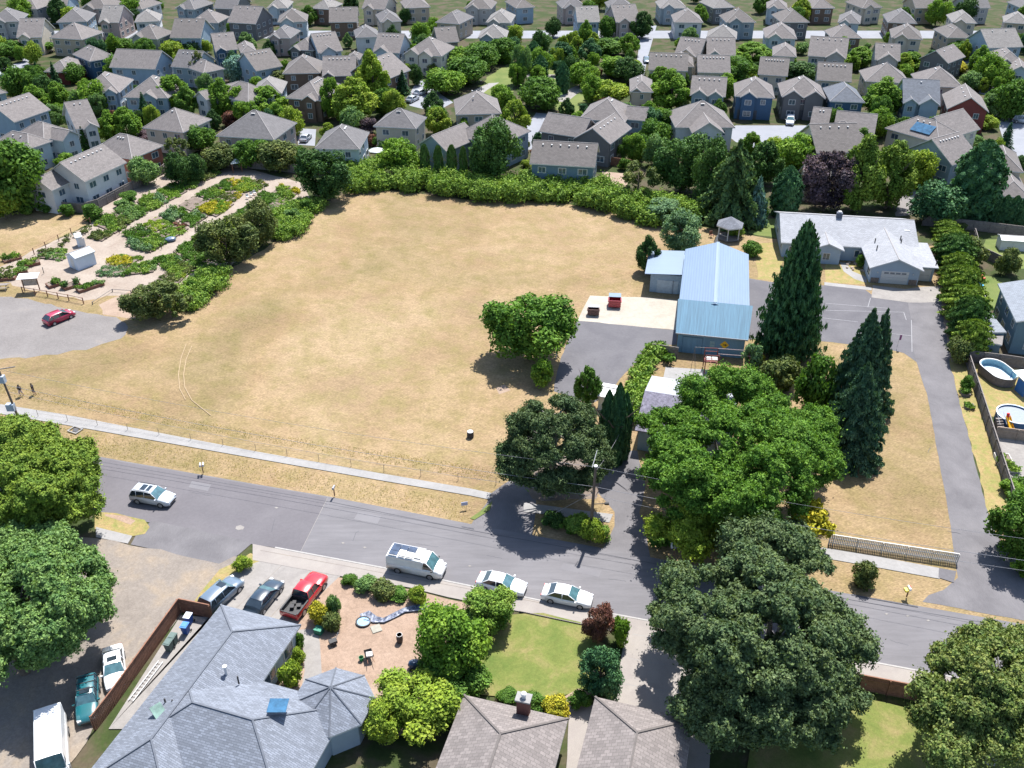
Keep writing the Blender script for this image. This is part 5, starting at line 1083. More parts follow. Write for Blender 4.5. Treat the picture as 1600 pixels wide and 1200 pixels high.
for i, (x, yb, yt, w, c) in enumerate(((1225, 618, 558, 66, 'olive'), (1276, 650, 556, 62, 'mid'), (1195, 655, 600, 60, 'mid'), (1290, 700, 640, 56, 'mid'))):
    shrub(x, yb, yt, w, c, placed(('olive loose shrub', 'tall leafy green shrub', 'leafy green shrub', 'broad leafy shrub')[i], x, yb))
shrub(1174, 582, 534, 36, 'silver', label='round green shrub at the right corner of the blue barn'); shrub(1188, 576, 556, 20, 'yellow', label='small yellow shrub at the right corner of the barn')
shrub(1345, 418, 398, 16, 'mid', label='small round shrub in the rock bed by the ranch house walkway')
# laurel hedge trees down the driveway
hx = [(1478, 372, 345, 40), (1486, 396, 352, 48), (1492, 420, 372, 52), (1497, 446, 395, 54), (1503, 474, 418, 58), (1509, 502, 444, 58), (1515, 530, 470, 60), (1519, 556, 500, 52), (1500, 568, 528, 40), (1500, 360, 340, 34), (1518, 420, 376, 52)]
for i, (x, yb, yt, w) in enumerate(hx):
    tree('hedge' if i < 8 else 'bush', x, yb, yt + (0, 6, -4, 3)[i % 4], w * (.80 + .06 * (i % 3) if i < 8 else 1), ('nyel', 'nyel', 'nmid', 'nyel')[i % 4] if i < 8 else 'olive', '', 'hedge_tree', 'hedge', group='tall hedge along the driveway',
         label=placed('%s clump of the tall hedge' % ('farthest', 'second farthest', 'third farthest', 'fourth farthest', 'middle', 'fourth nearest', 'third nearest', 'nearest tall', 'low nearest', 'olive back', 'olive right hand')[i], x, yb))
shrub(1578, 432, 388, 36, 'olive', label='ball shaped olive shrub on the lawn at the right edge')
tree('fine', 1595, 880, 776, 104, 'mid', '', label='mid green tree at the right edge beside the driveway'); shrub(1600, 905, 872, 44, 'bright', label='bright shrub at the right edge below the mid green tree')
shrub(1512, 612, 588, 22, 'mid', label='small shrub in a box left of the long wooden fence, upper one'); shrub(1580, 775, 752, 40, 'bright', label='vine like bush at the near end of the long wooden fence')
# bushes beside the garden
tree('fine', 352, 420, 338, 86, 'olive', '', label='large dark olive bush between the garden and the field'); tree('fine', 402, 388, 312, 62, 'olive', '', label='second dark olive bush behind the larger one at the garden edge')
tree('loose', 262, 503, 440, 66, 'olive', '', label='loose olive bush merging with the brambles at the garden corner'); tree('fine', 232, 502, 442, 76, 'olive', '', label='spreading olive bush tree at the near corner of the garden')
for i, (x, yb, yt, w, c) in enumerate(((75, 333, 318, 26, 'mid'), (102, 340, 318, 24, 'mid'), (143, 345, 318, 30, 'mid'), (40, 335, 324, 22, 'bramble'), (200, 316, 300, 30, 'mid'), (190, 326, 312, 24, 'palegreen'))):
    shrub(x, yb, yt, w, c, placed(('green shrub', 'round green shrub', 'dark bushy shrub', 'low yellowish shrub', 'leafy shrub', 'pale leafy shrub')[i], x, yb))
# verge and street shrubs
for x, yb, yt, w, c, l in ((1352, 918, 878, 42, 'olive', 'fern like shrub on the dry verge beside the picket fence walk'), (905, 838, 806, 44, 'bramble', 'yellow green shrub left of the utility pole'), (925, 850, 812, 36, 'lime', 'bright yellow green shrub at the foot of the utility pole'),
                           (888, 836, 812, 30, 'mid', 'green shrub in the shade left of the utility pole shrubs'), (942, 846, 822, 28, 'bramble', 'green shrub right of the utility pole foot'), (862, 826, 800, 36, 'dark', 'dark shrub in the tree shade by the road'), (378, 894, 872, 28, 'lime', 'dry yellowish shrub on the bank above the parked cars')):
    shrub(x, yb, yt, w, c, label=l)
# near front yard plants
for x, yb, yt, w, c, l in ((455, 1080, 1036, 40, 'lime', 'round yellow green shrub against the octagonal house wing'), (466, 1040, 1014, 24, 'lime', 'small lime shrub beside the front path'), (464, 1014, 988, 22, 'mid', 'small dark green shrub at the top of the front path'),
                           (497, 978, 944, 34, 'yellow', 'golden flowering shrub beside the red pickup'), (514, 986, 958, 34, 'olive', 'mounded olive shrub right of the golden one'), (520, 966, 930, 26, 'palegreen', 'pale flowering shrub above the golden shrub'),
                           (545, 915, 900, 26, 'mid', 'small shrub at the top corner of the dirt front yard'), (572, 925, 904, 34, 'palegreen', 'pale flowering rose bush along the dirt yard edge'), (598, 934, 908, 42, 'olive', 'olive flowering shrub along the dirt yard edge'), (622, 938, 922, 36, 'mid', 'low green shrub left of the clipped yellow one'),
                           (653, 946, 918, 30, 'lime', 'clipped dark yellow green ball shrub near the white van'), (970, 1010, 966, 32, 'bright', 'light green flowering shrub beside the maroon maple'), (700, 960, 950, 22, 'palegreen', 'small pale shrub between the yard and the weeping tree'),
                           (835, 1112, 1088, 40, 'mid', 'green shrub right of the brick chimney'), (870, 1120, 1092, 44, 'yellow', 'bright yellow shrub below the round green lawn'), (905, 1108, 1084, 34, 'mid', 'green shrub right of the bright yellow one'), (717, 1092, 1078, 14, 'yellow', 'yellow shrub left of the brown roof corner'), (740, 1085, 1074, 16, 'yellow', 'small yellow shrub above the brown roof corner'), (795, 1096, 1080, 34, 'mid', 'green shrub left of the brick chimney')):
    shrub(x, yb, yt, w, c, label=l)
tree('fine', 935, 1004, 948, 50, 'maroon', '', 'japanese_maple', label='round maroon leaved maple at the corner of the green lawn')
tree('fine', 938, 1095, 1018, 70, 'ndark', '', label='dark clipped layered tree at the lower right of the green lawn')
tree('fine', 764, 992, 928, 84, 'bramble', '', label='mounded weeping green tree beside the kerb near the white car')
tree('round', 742, 990, 950, 40, 'palegreen', '', label='small pale tree tucked under the weeping green tree')
tree('fine', 706, 1068, 954, 120, 'bright', '', label='large bright green tree between the dirt yard and the green lawn')
tree('fine', 705, 1100, 1040, 110, 'mid', '', label='lower mid green tree left of the round lawn')
tree('fine', 655, 1140, 1066, 130, 'lime', '', label='yellow green tree right of the octagonal roof'); tree('fine', 600, 1160, 1100, 70, 'lime', '', label='yellow green shrub tree at the bottom beside the octagonal roof')

# ------------------------------------------------------------------ big near trees with crowns of their own
def crown_spot(x, y, z): return P(x, y, z)
def big_from_px(x, yb, lobes_px, col, dens, size, label, r_tr, seed, bark=None, ragged=.28, jit=.7, zf=.35, flat=.85):
    """lobes_px: (photo x, photo y, height m, radius m) of every lobe"""
    rg = np.random.default_rng(seed); b = P(x, yb); lb = []
    for (lx, ly, z, r) in lobes_px: q = P(lx, ly, z); lb.append((q.x - b.x, q.y - b.y, z, r))
    h = max(l[2] + l[3] for l in lb); V = lobes_at(rg, lb, dens, size, ragged, flat, jit); py = random.Random(seed)
    return big_tree(V, (b.x, b.y, 0), col, label, limbs(h, r_tr, [(l[0], l[1], l[2] - .3 * l[3], l[3]) for l in lb[::max(2, len(lb) // 26)]], py, zf), bark=bark)
def scatter_lobes(rg, cx, cy, rx, ry, z0, z1, n, r0, r1):
    """lobes filling a dome seen in the photo as an ellipse centred (cx, cy)"""
    out = []; t = 0
    while len(out) < n and t < 4000:
        t += 1; u, v = rg.uniform(-1.25, 1.25), rg.uniform(-1.25, 1.25); d = math.hypot(u, v); th = math.atan2(v, u)
        d /= 1 + .05 * math.sin(3 * th + cx) + .05 * math.sin(5 * th + cy) + .05 * math.sin(9 * th)
        if d > 1: continue
        if math.sin(u * 5.1 + cx) * math.sin(v * 4.3 + cy) > .55 and rg.random() < .75: continue     # gaps in the crown
        z = z0 + (z1 - z0) * math.sqrt(max(0, 1 - d * d)) * rg.uniform(.6, 1.05) * (1 + .16 * math.sin(u * 6 + cy) * math.cos(v * 5 + cx)); r = rg.uniform(r0, r1)
        x, y = cx + u * rx, cy + v * ry
        if all(math.hypot(x - o[0], y - o[1]) > 6.0 * min(r, o[3]) for o in out) or t > 1500: out.append((x, y, z, r))
    return out
rr_ = random.Random(5)
lob = scatter_lobes(rr_, 1152, 712, 152, 112, 4.0, 12.0, 330, .5, 1.1) + [(1085, 610, 9, 1.9), (1130, 592, 9, 1.8), (1165, 600, 9, 2), (1275, 660, 7, 2), (1285, 720, 6, 1.8), (1240, 690, 9, 2.2), (1030, 725, 5, 1.6)]
big_from_px(1120, 790, lob, 'maple', 2300, .165, 'giant spreading green maple hiding the old house beside the road', .45, 11, bark=m_barkg, ragged=.85, zf=.3)
lob = scatter_lobes(rr_, 1085, 810, 62, 48, 3, 6.5, 12, 1.0, 1.7)
big_from_px(1085, 860, lob, 'lime', 2300, .165, 'yellow green lower tree in front of the giant maple at the road', .2, 12, ragged=.45)
lob = scatter_lobes(rr_, 1270, 815, 32, 34, 1.5, 3.8, 7, .8, 1.2)
big_from_px(1270, 845, lob, 'yellow', 800, .28, 'golden yellow shrub tree at the left end of the picket fence', .12, 13)
lob = scatter_lobes(rr_, 1192, 965, 160, 140, 4, 12, 380, .45, .95) + [(1345, 1015, 6, 1.5), (1325, 985, 6.5, 1.6), (1060, 905, 7, 1.6), (1160, 840, 9, 1.7), (1200, 835, 9, 1.8), (1235, 850, 9, 1.7), (1300, 1050, 6, 1.7)] + scatter_lobes(rr_, 1200, 1090, 140, 75, 3, 8, 150, .5, 1.0)
lob = [l for l in lob if not (l[0] > 1295 + max(0, l[1] - 900) * .6 and l[1] < 990)]
big_from_px(1185, 1120, lob, 'oak', 2500, .165, 'huge dark green oak on the near side of the road', .5, 14, bark=m_barkg, ragged=.85, zf=.32)
lob = scatter_lobes(rr_, 1560, 1065, 110, 85, 3.5, 9.5, 200, .45, .9) + [(1450, 1080, 6, 1.4), (1470, 1110, 6, 1.5), (1445, 1120, 5, 1.3), (1500, 1150, 6, 1.6), (1560, 1160, 6, 1.7), (1620, 1150, 6, 1.8), (1480, 1180, 6, 1.6)]
big_from_px(1545, 1190, lob, 'oakbrown', 2500, .155, 'green oak with brownish tips cut by the lower right corner', .4, 15, bark=m_barkg, ragged=.85, zf=.3)
lob = scatter_lobes(rr_, 45, 745, 100, 80, 3.0, 9.0, 150, .6, 1.2) + [(140, 790, 3.5, 1.3), (120, 770, 4.5, 1.5), (20, 690, 8, 2.2), (70, 720, 7, 2)]
big_from_px(40, 830, lob, 'nyel', 2600, .15, 'dense saturated green cypress tree at the left edge above the road', .4, 16, ragged=.25, jit=.5)
lob = scatter_lobes(rr_, 52, 925, 110, 108, 3, 9.5, 290, .5, 1.0) + [(-40, 900, 8, 2.6), (-60, 980, 8, 2.6), (0, 1010, 6, 1.6), (-30, 1040, 6, 2)]
big_from_px(40, 1050, lob, 'palegreen', 2400, .165, 'large light green leafy tree at the lower left above the gravel lane', .4, 17, ragged=.4)
# black pine with a bare trunk
lob = []
for i in range(150):
    a = i * 2.4; u = rr_.uniform(.05, 1); z = 3.6 + 7.8 * u; rad = 5.6 * math.sqrt(max(0, 1 - ((z - 5.5) / 6.4) ** 2)) * rr_.uniform(.72, 1); lob.append((math.cos(a) * rad, math.sin(a) * rad, z, rr_.uniform(.6, 1.15)))
pb = P(862, 775); V = lobes_at(np.random.default_rng(18), lob, 1900, .15, .7, .7, .9)
pt = MB(); pt.path([(0, 0, -.2), (0, 0, 4), (.1, 0, 8), (.1, 0, 11)], [.4, .32, .24, .08], 9)
for l in lob[::3]: pt.path([(0.05, 0, l[2] - .8), (l[0] * .5, l[1] * .5, l[2] - .5), (l[0] * .9, l[1] * .9, l[2])], [.11, .08, .03], 5)
big_tree(V, (pb.x, pb.y, 0), 'pine', 'open crowned pine with a bare grey trunk left of the utility pole', pt, 'pine_tree', m_barkg)
# tall conifers in the drive island
def cone_tree(x, yb, yt, w, col, label, seed, name='conifer_tree', fn=None, **k):
    rg = np.random.default_rng(seed); p = P(x, yb); r = w / 2 / ppm(Vector((p.x, p.y, 4))); p.y += r * .3; h = top_z(p.y, yt); p.x = (x - 800.0) / ppm(Vector((0, p.y, h * .45))); 
    V = (fn or coniferous)(rg, **k); V = to_dims(V, r, h); mb = MB(); mb.path([(0, 0, -.1), (0, 0, h * .5), (0, 0, h * .97)], [r * .08, r * .05, .02], 8)
    return big_tree(V, (p.x, p.y, 0), col, label, mb, name)
cone_tree(1243, 562, 350, 104, 'ndark', 'tall pointed dense dark conifer between the barn and the ranch house court', 21, levels=52, per=15, droop=.0, leafsz=.042, power=.62, tipup=.05, nleaf=62, width=.17)
cone_tree(1345, 655, 486, 128, 'spruce', 'dark layered spruce behind the front one on the drive island', 22, levels=21, per=13, droop=.15, leafsz=.036, nleaf=190, tipup=.05, width=.19)
cone_tree(1366, 645, 488, 92, 'spruce', 'narrower dark spruce tip leaning right behind the big one', 23, levels=18, per=11, droop=.13, leafsz=.045, nleaf=140, tipup=.05)
cone_tree(1338, 722, 570, 136, 'spruce', 'front dark layered spruce casting its shadow on the dry lawn', 24, levels=20, per=14, droop=.15, leafsz=.036, nleaf=200, tipup=.05, width=.19)
cone_tree(1148, 352, 222, 150, 'ncedar', 'big drooping light tipped cedar behind the gazebo', 25, levels=15, per=9, droop=.22, leafsz=.05, nleaf=130, width=.15, hang=.05, power=.65, tipup=-.04)
cone_tree(1183, 352, 280, 54, 'blue', 'blue spruce beside the drooping cedar near the gazebo', 26, levels=16, per=9, droop=.1, leafsz=.1, nleaf=30)

# ------------------------------------------------------------------ brambles and ivy: masses nobody could count
def mass(name, label_unused, px, hgt, col, dens, size, seed, step=1.4, r=(1.0, 1.8), jit=.8, top=None):
    rg = np.random.default_rng(seed); w = np.array([P(x, y)[:2] for x, y in px]); lo_, hi = w.min(0), w.max(0); lb = []
    n = int((hi - lo_).prod() / (step * step)); q = rg.uniform(lo_, hi, (n, 2)); j = len(w) - 1; ins = np.zeros(n, bool)
    for i in range(len(w)):
        c = ((w[i, 1] > q[:, 1]) != (w[j, 1] > q[:, 1])) & (q[:, 0] < (w[j, 0] - w[i, 0]) * (q[:, 1] - w[i, 1]) / (w[j, 1] - w[i, 1] + 1e-9) + w[i, 0]); ins ^= c; j = i
    for x, y in q[ins]: s = rg.uniform(*r); lb.append((x, y, hgt * rg.uniform(.25, .8), s))
    V = lobes_at(rg, lb, dens, size, .6, hgt / 2.2 * .9, jit)
    V[:, 2] = np.maximum(V[:, 2], .02)
    return props(link(bpy.data.objects.new(name, raw_mesh(name, V, 4, [L[col]]))), kind='stuff')
mass('bramble', '', [(540, 305), (548, 268), (600, 262), (625, 285), (618, 300), (575, 300)], 2.4, 'bramble', 420, .26, 31)
mass('bramble', '', [(630, 300), (640, 282), (700, 285), (760, 288), (800, 290), (880, 292), (940, 300), (985, 318), (980, 340), (930, 328), (870, 316), (800, 318), (730, 314)], 2.6, 'bramble', 420, .26, 32)
mass('bramble', '', [(965, 338), (985, 315), (1030, 320), (1080, 330), (1095, 352), (1050, 356), (1000, 352)], 2.4, 'bramble', 420, .26, 33)
mass('bramble', '', [(275, 495), (268, 480), (300, 445), (330, 428), (350, 432), (345, 450), (310, 480)], 1.6, 'bramble', 420, .22, 34)
mass('bramble', '', [(425, 385), (428, 345), (470, 322), (500, 322), (495, 340), (460, 370)], 1.6, 'bramble', 420, .22, 35)
mass('ivy', '', [(985, 660), (975, 630), (985, 590), (1010, 558), (1028, 548), (1040, 560), (1012, 590), (1000, 640), (998, 668)], 1.6, 'bramble', 260, .26, 36, 1.0, (.6, 1.1))
mass('ivy', '', [(1012, 548), (1020, 540), (1050, 556), (1045, 568), (1020, 562)], 1.2, 'mid', 260, .26, 37, .8, (.5, .9))
mass('undergrowth', '', [(1010, 870), (1030, 800), (1100, 812), (1200, 835), (1290, 852), (1280, 870), (1150, 850), (1060, 850)], 1.0, 'mid', 120, .3, 38, 1.8, (.6, 1.0))
mass('ground_cover', '', [(20, 420), (60, 395), (130, 362), (165, 340), (160, 348), (70, 402), (0, 436), (0, 425)], .7, 'olive', 130, .24, 39, 1.2, (.4, .7))
bl = random.Random(3)
for x, y in ((556, 296), (588, 288), (612, 290), (650, 296), (690, 300), (735, 300), (782, 306), (800, 296), (836, 300), (868, 304), (905, 306), (940, 322), (968, 322), (1018, 338), (1060, 340), (300, 462), (330, 440), (455, 350), (480, 334)):
    shrub(x, y, y - bl.uniform(14, 26), bl.uniform(20, 36), bl.choice(('lime', 'palegreen', 'mid', 'bright', 'olive')), placed(bl.choice(('taller shrub poking out of the brambles', 'light shrub rising from the brambles', 'bushy shrub in the bramble bank')), x, y), group='shrubs rising out of the brambles')
# filler planting among the far houses: single small trees and shrubs
def streetish(x, y):
    for a in ((1140, 1300, 150, 200), (440, 506, 150, 200), (984, 1022, 143, 186), (1410, 1550, 160, 182), (640, 715, 126, 172), (790, 885, 176, 236), (1128, 1262, 196, 236), (1556, 1680, 182, 262), (992, 1026, 40, 135), (722, 800, 90, 172), (463, 494, 200, 228)):
        if a[0] < x < a[1] and a[2] < y < a[3]: return True
    return False
fr = random.Random(9); made = 0; spots = []
while made < 330:
    y = 70 + 200 * fr.random() ** 1.2; x = fr.uniform(-20, 1620); p = P(x, y)
    if streetish(x, y) or any(math.hypot(p.x - f[0], p.y - f[1]) < f[2] + .5 for f in FOOT) or any(math.hypot(p.x - q[0], p.y - q[1]) < 3.4 for q in spots): continue
    if y > 215 and 120 < x < 480: continue
    spots.append((p.x, p.y)); s = ppm(p); hm = fr.choice((fr.uniform(1.2, 3.2), fr.uniform(2.5, 5), fr.uniform(4.5, 8))); w = hm * (fr.uniform(.9, 1.3) if hm < 4 else fr.uniform(.65, .9)) * s; col = fr.choice(('mid', 'mid', 'dark', 'bright', 'olive', 'ndark', 'lime', 'palegreen', 'maroon'))
    q = Vector((p.x, p.y, hm)); yt = pix(q)[1]
    lb_ = placed({'mid': 'green', 'dark': 'dark green', 'bright': 'bright green', 'olive': 'olive', 'ndark': 'dark evergreen', 'lime': 'yellow green', 'palegreen': 'pale green', 'maroon': 'reddish'}[col] + (' full garden tree' if hm >= 4 else ' tall garden shrub' if hm > 2.4 else ' low garden shrub'), x, y)
    if hm < 4: shrub(x, y, yt, w, col, label=lb_, group='garden shrubs among the far houses')
    else: tree(fr.choice(('round', 'egg', 'fine')), x, y, yt, w, 'bright' if col in ('maroon', 'olive') else col, '', label=lb_)
    made += 1
for i in range(62):
    x, y = fr.uniform(-20, 1620), fr.choice((4, 20, 42, 58)) + fr.uniform(-4, 4); p = P(x, y)
    if any(math.hypot(p.x - f[0], p.y - f[1]) < f[2] for f in FOOT): continue
    h = fr.uniform(5, 10); w = h * .8 * ppm(p); tree(fr.choice(('round', 'egg', 'round')), x, y, pix(Vector((p.x, p.y, h)))[1], w, fr.choice(('mid', 'bright', 'dark', 'lime')), fr.choice(('leafy tree in the far rows', 'round tree in the far rows', 'full tree in the far rows')))
# ------------------------------------------------------------------ community garden
m_soil = grained('garden_soil', [(.3, (.13, .10, .085)), (.7, (.22, .18, .15))], 1.2, 9, .3)
m_wood = plain('fence_wood_brown', (.19, .09, .055), .85, .25, 3); m_wgrey = plain('weathered_wood', (.17, .15, .14), .9, .25, 3); m_bed = plain('bed_boards', (.16, .075, .05), .85, .2, 3)
m_wall = plain('pale_boards', (.50, .48, .45), .8, .1, 3)
def plants_in(poly, n_cl, hgt, cols, seed, size=.17):
    """mixed planting inside a world polygon; one mesh, several leaf materials"""
    rg = np.random.default_rng(seed); w = np.array(poly); lo_, hi = w.min(0), w.max(0); pts = []
    while len(pts) < n_cl:
        q = rg.uniform(lo_, hi); ins = False; j = len(w) - 1
        for i in range(len(w)):
            if (w[i, 1] > q[1]) != (w[j, 1] > q[1]) and q[0] < (w[j, 0] - w[i, 0]) * (q[1] - w[i, 1]) / (w[j, 1] - w[i, 1] + 1e-9) + w[i, 0]: ins = not ins
            j = i
        if ins: pts.append(q)
    out = []; mi = []
    for k, q in enumerate(pts):
        r = rg.uniform(.3, .62); h = hgt * rg.uniform(.35, 1.0)
        V = lobes_at(rg, [(q[0], q[1], h * .45, r)], 420, size, .35, h / r * .6, .8); V[:, 2] = np.maximum(V[:, 2], .03); out.append(V); mi += [int((q[0] * .45 + q[1] * .3) + rg.random() * .9) % len(cols)] * (len(V) // 4)
    V = np.concatenate(out); me = raw_mesh('plants', V, 4, [L[c] for c in cols]); me.polygons.foreach_set('material_index', np.array(mi, dtype=np.int32)); return me
PL = [  # photo quad, planting, height, label description
    ([(192, 330), (232, 310), (252, 318), (210, 342)], ('mid', 'bramble', 'palegreen'), .9, 'plot of mid green leafy rows'), ([(222, 305), (250, 290), (278, 298), (248, 316)], ('palegreen', 'mid'), 1.0, 'plot of tall pale green plants'),
    ([(255, 288), (285, 272), (310, 276), (276, 298)], ('bramble', 'silver', 'mid'), .9, 'plot of mixed silvery plants'), ([(290, 275), (310, 266), (330, 268), (308, 282)], ('bright', 'mid'), .8, 'narrow bright green plot'),
    ([(148, 352), (170, 340), (208, 346), (180, 366)], ('bramble', 'olive', 'lime'), .8, 'plot of yellowing weeds'), ([(136, 372), (155, 362), (178, 366), (160, 378)], ('olive', 'mid'), .9, 'plot with round bushy plants'),
    ([(204, 360), (246, 340), (256, 346), (216, 368)], ('mid', 'dark', 'mid'), 1.1, 'plot with a dense dark green row'), ([(188, 380), (208, 366), (226, 368), (206, 386)], ('lime', 'bramble'), .5, 'plot of low yellow green seedlings'),
    ([(198, 386), (205, 376), (240, 382), (236, 396)], ('silver', 'mid'), 1.1, 'plot with one thick blue green row'), ([(228, 372), (246, 364), (262, 368), (246, 386)], ('olive',), .3, 'bare plot with scattered weeds'),
    ([(244, 362), (266, 350), (286, 354), (266, 370)], ('mid', 'bramble', 'lime'), .7, 'green plot along the middle path'), ([(254, 336), (285, 316), (330, 322), (292, 350)], ('mid', 'yellow', 'bramble', 'silver'), .8, 'plot with orange and yellow flowers'),
    ([(268, 322), (300, 300), (340, 308), (318, 322)], ('bramble', 'mid', 'palegreen'), .9, 'broad bushy green plot'), ([(286, 352), (300, 344), (312, 346), (296, 358)], ('bramble', 'maroon', 'mid', 'silver'), .6, 'small plot with red flowers'),
    ([(305, 298), (330, 286), (355, 296), (335, 306)], ('mid', 'silver', 'bright'), .8, 'plot of cabbages and leafy greens'), ([(340, 284), (352, 276), (372, 280), (360, 290)], ('yellow', 'bright'), .9, 'plot of bright yellow flowers'),
    ([(332, 304), (356, 296), (376, 306), (358, 314)], ('olive', 'yellow'), .5, 'dry plot with yellow weeds'), ([(325, 334), (352, 318), (366, 320), (338, 340)], ('lime', 'yellow', 'bramble'), .7, 'plot with a bright orange flower clump'),
    ([(372, 296), (380, 280), (420, 288), (400, 300)], ('bramble', 'olive', 'yellow'), .8, 'plot of tall mixed weeds'), ([(398, 312), (410, 302), (440, 306), (420, 322)], ('mid', 'palegreen'), .8, 'round leafy plot'),
    ([(425, 302), (440, 292), (470, 300), (452, 312)], ('bramble', 'yellow', 'mid'), .9, 'plot of wild yellow flowered greenery'), ([(362, 330), (380, 318), (402, 322), (380, 340)], ('lime', 'mid'), .7, 'yellow green plot by the dark bushes'),
    ([(380, 325), (410, 318), (432, 330), (410, 345)], ('mid', 'bramble'), .6, 'low plot behind the dark bushes'), ([(280, 368), (300, 356), (318, 362), (300, 376)], ('palegreen', 'bramble'), .4, 'sparse plot near the dark bushes'),
    ([(258, 396), (280, 382), (312, 388), (306, 402)], ('lime',), .25, 'dark bare soil plot with a wooden edge'), ([(165, 418), (175, 400), (226, 402), (206, 414)], ('yellow', 'bramble', 'olive'), .7, 'plot with bright yellow blossom'),
    ([(150, 432), (165, 418), (205, 414), (190, 432)], ('silver', 'olive', 'bramble'), .5, 'grey green plot with low weeds'), ([(192, 432), (206, 416), (245, 410), (240, 426)], ('bramble', 'palegreen', 'mid'), .8, 'plot of spreading squash leaves'),
    ([(238, 410), (256, 402), (284, 406), (278, 420)], ('mid', 'silver'), .9, 'dense blue green plot'), ([(282, 414), (310, 408), (322, 420), (300, 426)], ('palegreen', 'mid'), .5, 'half planted plot'),
    ([(245, 440), (262, 424), (300, 424), (270, 452)], ('olive', 'lime'), .5, 'plot of neat brown green rows'), ([(60, 404), (72, 392), (104, 390), (98, 408)], ('palegreen', 'bramble', 'mid'), .6, 'plot of low greens at the far left corner')]
_F, _A0, _A1, _B0, _B1, _G = ((150, 347), (330, 260)), ((176, 364), (346, 271)), ((188, 372), (356, 280)), ((226, 402), (404, 290)), ((240, 411), (420, 301)), ((278, 440), (478, 322))
def _band(a, b, cuts, v0=0.0, v1=1.0):
    f = lambda l, t: (l[0][0] + (l[1][0] - l[0][0]) * t, l[0][1] + (l[1][1] - l[0][1]) * t); out = []
    for t0, t1 in zip(cuts, cuts[1:]):
        g_ = .012; q = []
        for t, v in ((t0 + g_, v0), (t1 - g_, v0), (t1 - g_, v1), (t0 + g_, v1)): p, r = f(a, t), f(b, t); q.append((p[0] + (r[0] - p[0]) * v, p[1] + (r[1] - p[1]) * v))
        out.append(q)
    return out
_Q = _band(_F, _A0, (.0, .17, .34, .52, .70, .86, 1.0)) + _band(_A1, _B0, (.03, .2, .36, .53, .70, .85, 1.0), 0, .46) + _band(_A1, _B0, (.06, .22, .40, .57, .74, .88, 1.0), .54, 1.0) + _band(_B1, _G, (.0, .15, .32, .49, .66, .83, 1.0), .03, .95)
PL = [(q,) + PL[k % 25][1:] for k, q in enumerate(_Q)] + PL[4:6] + PL[8:10] + PL[17:21] + PL[25:]
for i, (q, cols, h, d) in enumerate(PL):
    w = [P(x, y) for x, y in q]; c = sum(w, Vector()) / 4; cx, cy = sum(a for a, b in q) / 4, sum(b for a, b in q) / 4; wl = [(a.x - c.x, a.y - c.y) for a in w]
    t = thing('garden_plot', placed(d, cx, cy), 'garden plot', (c.x, c.y, 0), 0, 'vegetable plots in the community garden')
    ar = abs(sum(wl[k][0] * wl[(k + 1) % 4][1] - wl[(k + 1) % 4][0] * wl[k][1] for k in range(4))) / 2
    MB().prism(wl, 0, .12 + _zl[0]).build('soil', m_soil, t); o = child('plants', plants_in(wl, int(ar * (3.0 if h > .3 else .6)) + 3, h, cols, 400 + i), t); o['kind'] = 'stuff'
def raised_bed(a, b, wd, h, cols, label, ph=.7, mw=None):
    p, q = P(*a), P(*b); d = q - p; ang = math.atan2(d.y, d.x); Ln = d.length; t = thing('raised_bed', label, 'raised bed', (p.x, p.y, 0), ang, 'raised beds')
    bx = MB(); bx.box(0, 0, 0, Ln, .08, h).box(0, wd - .08, 0, Ln, wd, h).box(0, .08, 0, .08, wd - .08, h).box(Ln - .08, .08, 0, Ln, wd - .08, h); bx.build('box', mw or m_bed, t)
    MB().box(.08, .08, 0, Ln - .08, wd - .08, h - .06).build('soil', m_soil, t)
    if cols:
        o = child('plants', plants_in([(.2, .2), (Ln - .2, .2), (Ln - .2, wd - .2), (.2, wd - .2)], int(Ln * wd * 1.6) + 2, ph, cols, int(a[0] * 7 + a[1])), t, (0, 0, h - .1)); o['kind'] = 'stuff'
    return t
raised_bed((31, 421), (64, 414), 1.6, .55, ('mid', 'bramble'), 'brown raised bed full of green plants nearest the white shed on its left')
raised_bed((22, 431), (44, 427), 1.5, .5, ('bramble', 'palegreen'), 'brown raised bed second from the top in the left group'); raised_bed((-6, 441), (24, 438), 1.6, .5, ('mid', 'olive'), 'brown raised bed lowest in the left group at the photo edge')
raised_bed((8, 412), (34, 405), 1.6, .4, ('mid', 'bright'), 'raised bed overflowing with bright plants at the garden left edge', 1.0)
raised_bed((78, 452), (100, 445), 1.6, .5, ('bramble', 'mid'), 'left one of the three slanted raised beds near the notice board', 1.0); raised_bed((102, 455), (127, 447), 1.6, .5, ('mid', 'dark', 'palegreen'), 'middle one of the three slanted raised beds near the notice board', 1.1)
raised_bed((125, 459), (164, 446), 1.5, .5, ('palegreen', 'mid'), 'long right one of the three slanted raised beds near the notice board', .6)
raised_bed((1564, 738), (1588, 740), 3.2, .5, ('olive', 'bramble'), 'raised bed of low greens right of the long wooden fence', .4, m_wall); raised_bed((1580, 772), (1606, 775), 2.4, .6, ('bright', 'mid'), 'lush raised bed at the right edge below the other one', .7, m_wgrey)
raised_bed((1503, 620), (1516, 621), 1.0, .4, ('mid', 'bramble'), 'upper small planter box beside the asphalt driveway', .9, m_wgrey); raised_bed((1509, 640), (1523, 641), 1.0, .4, ('bright', 'mid'), 'lower small planter box beside the asphalt driveway', .7, m_wgrey)
def at(x, y, z=0): q = P(x, y, 0); q.z = z; return q
def simple(name, label, cat, x, y, rz=0.0, group=None): q = P(x, y); return thing(name, label, cat, (q.x, q.y, _zl[0]), rz, group)
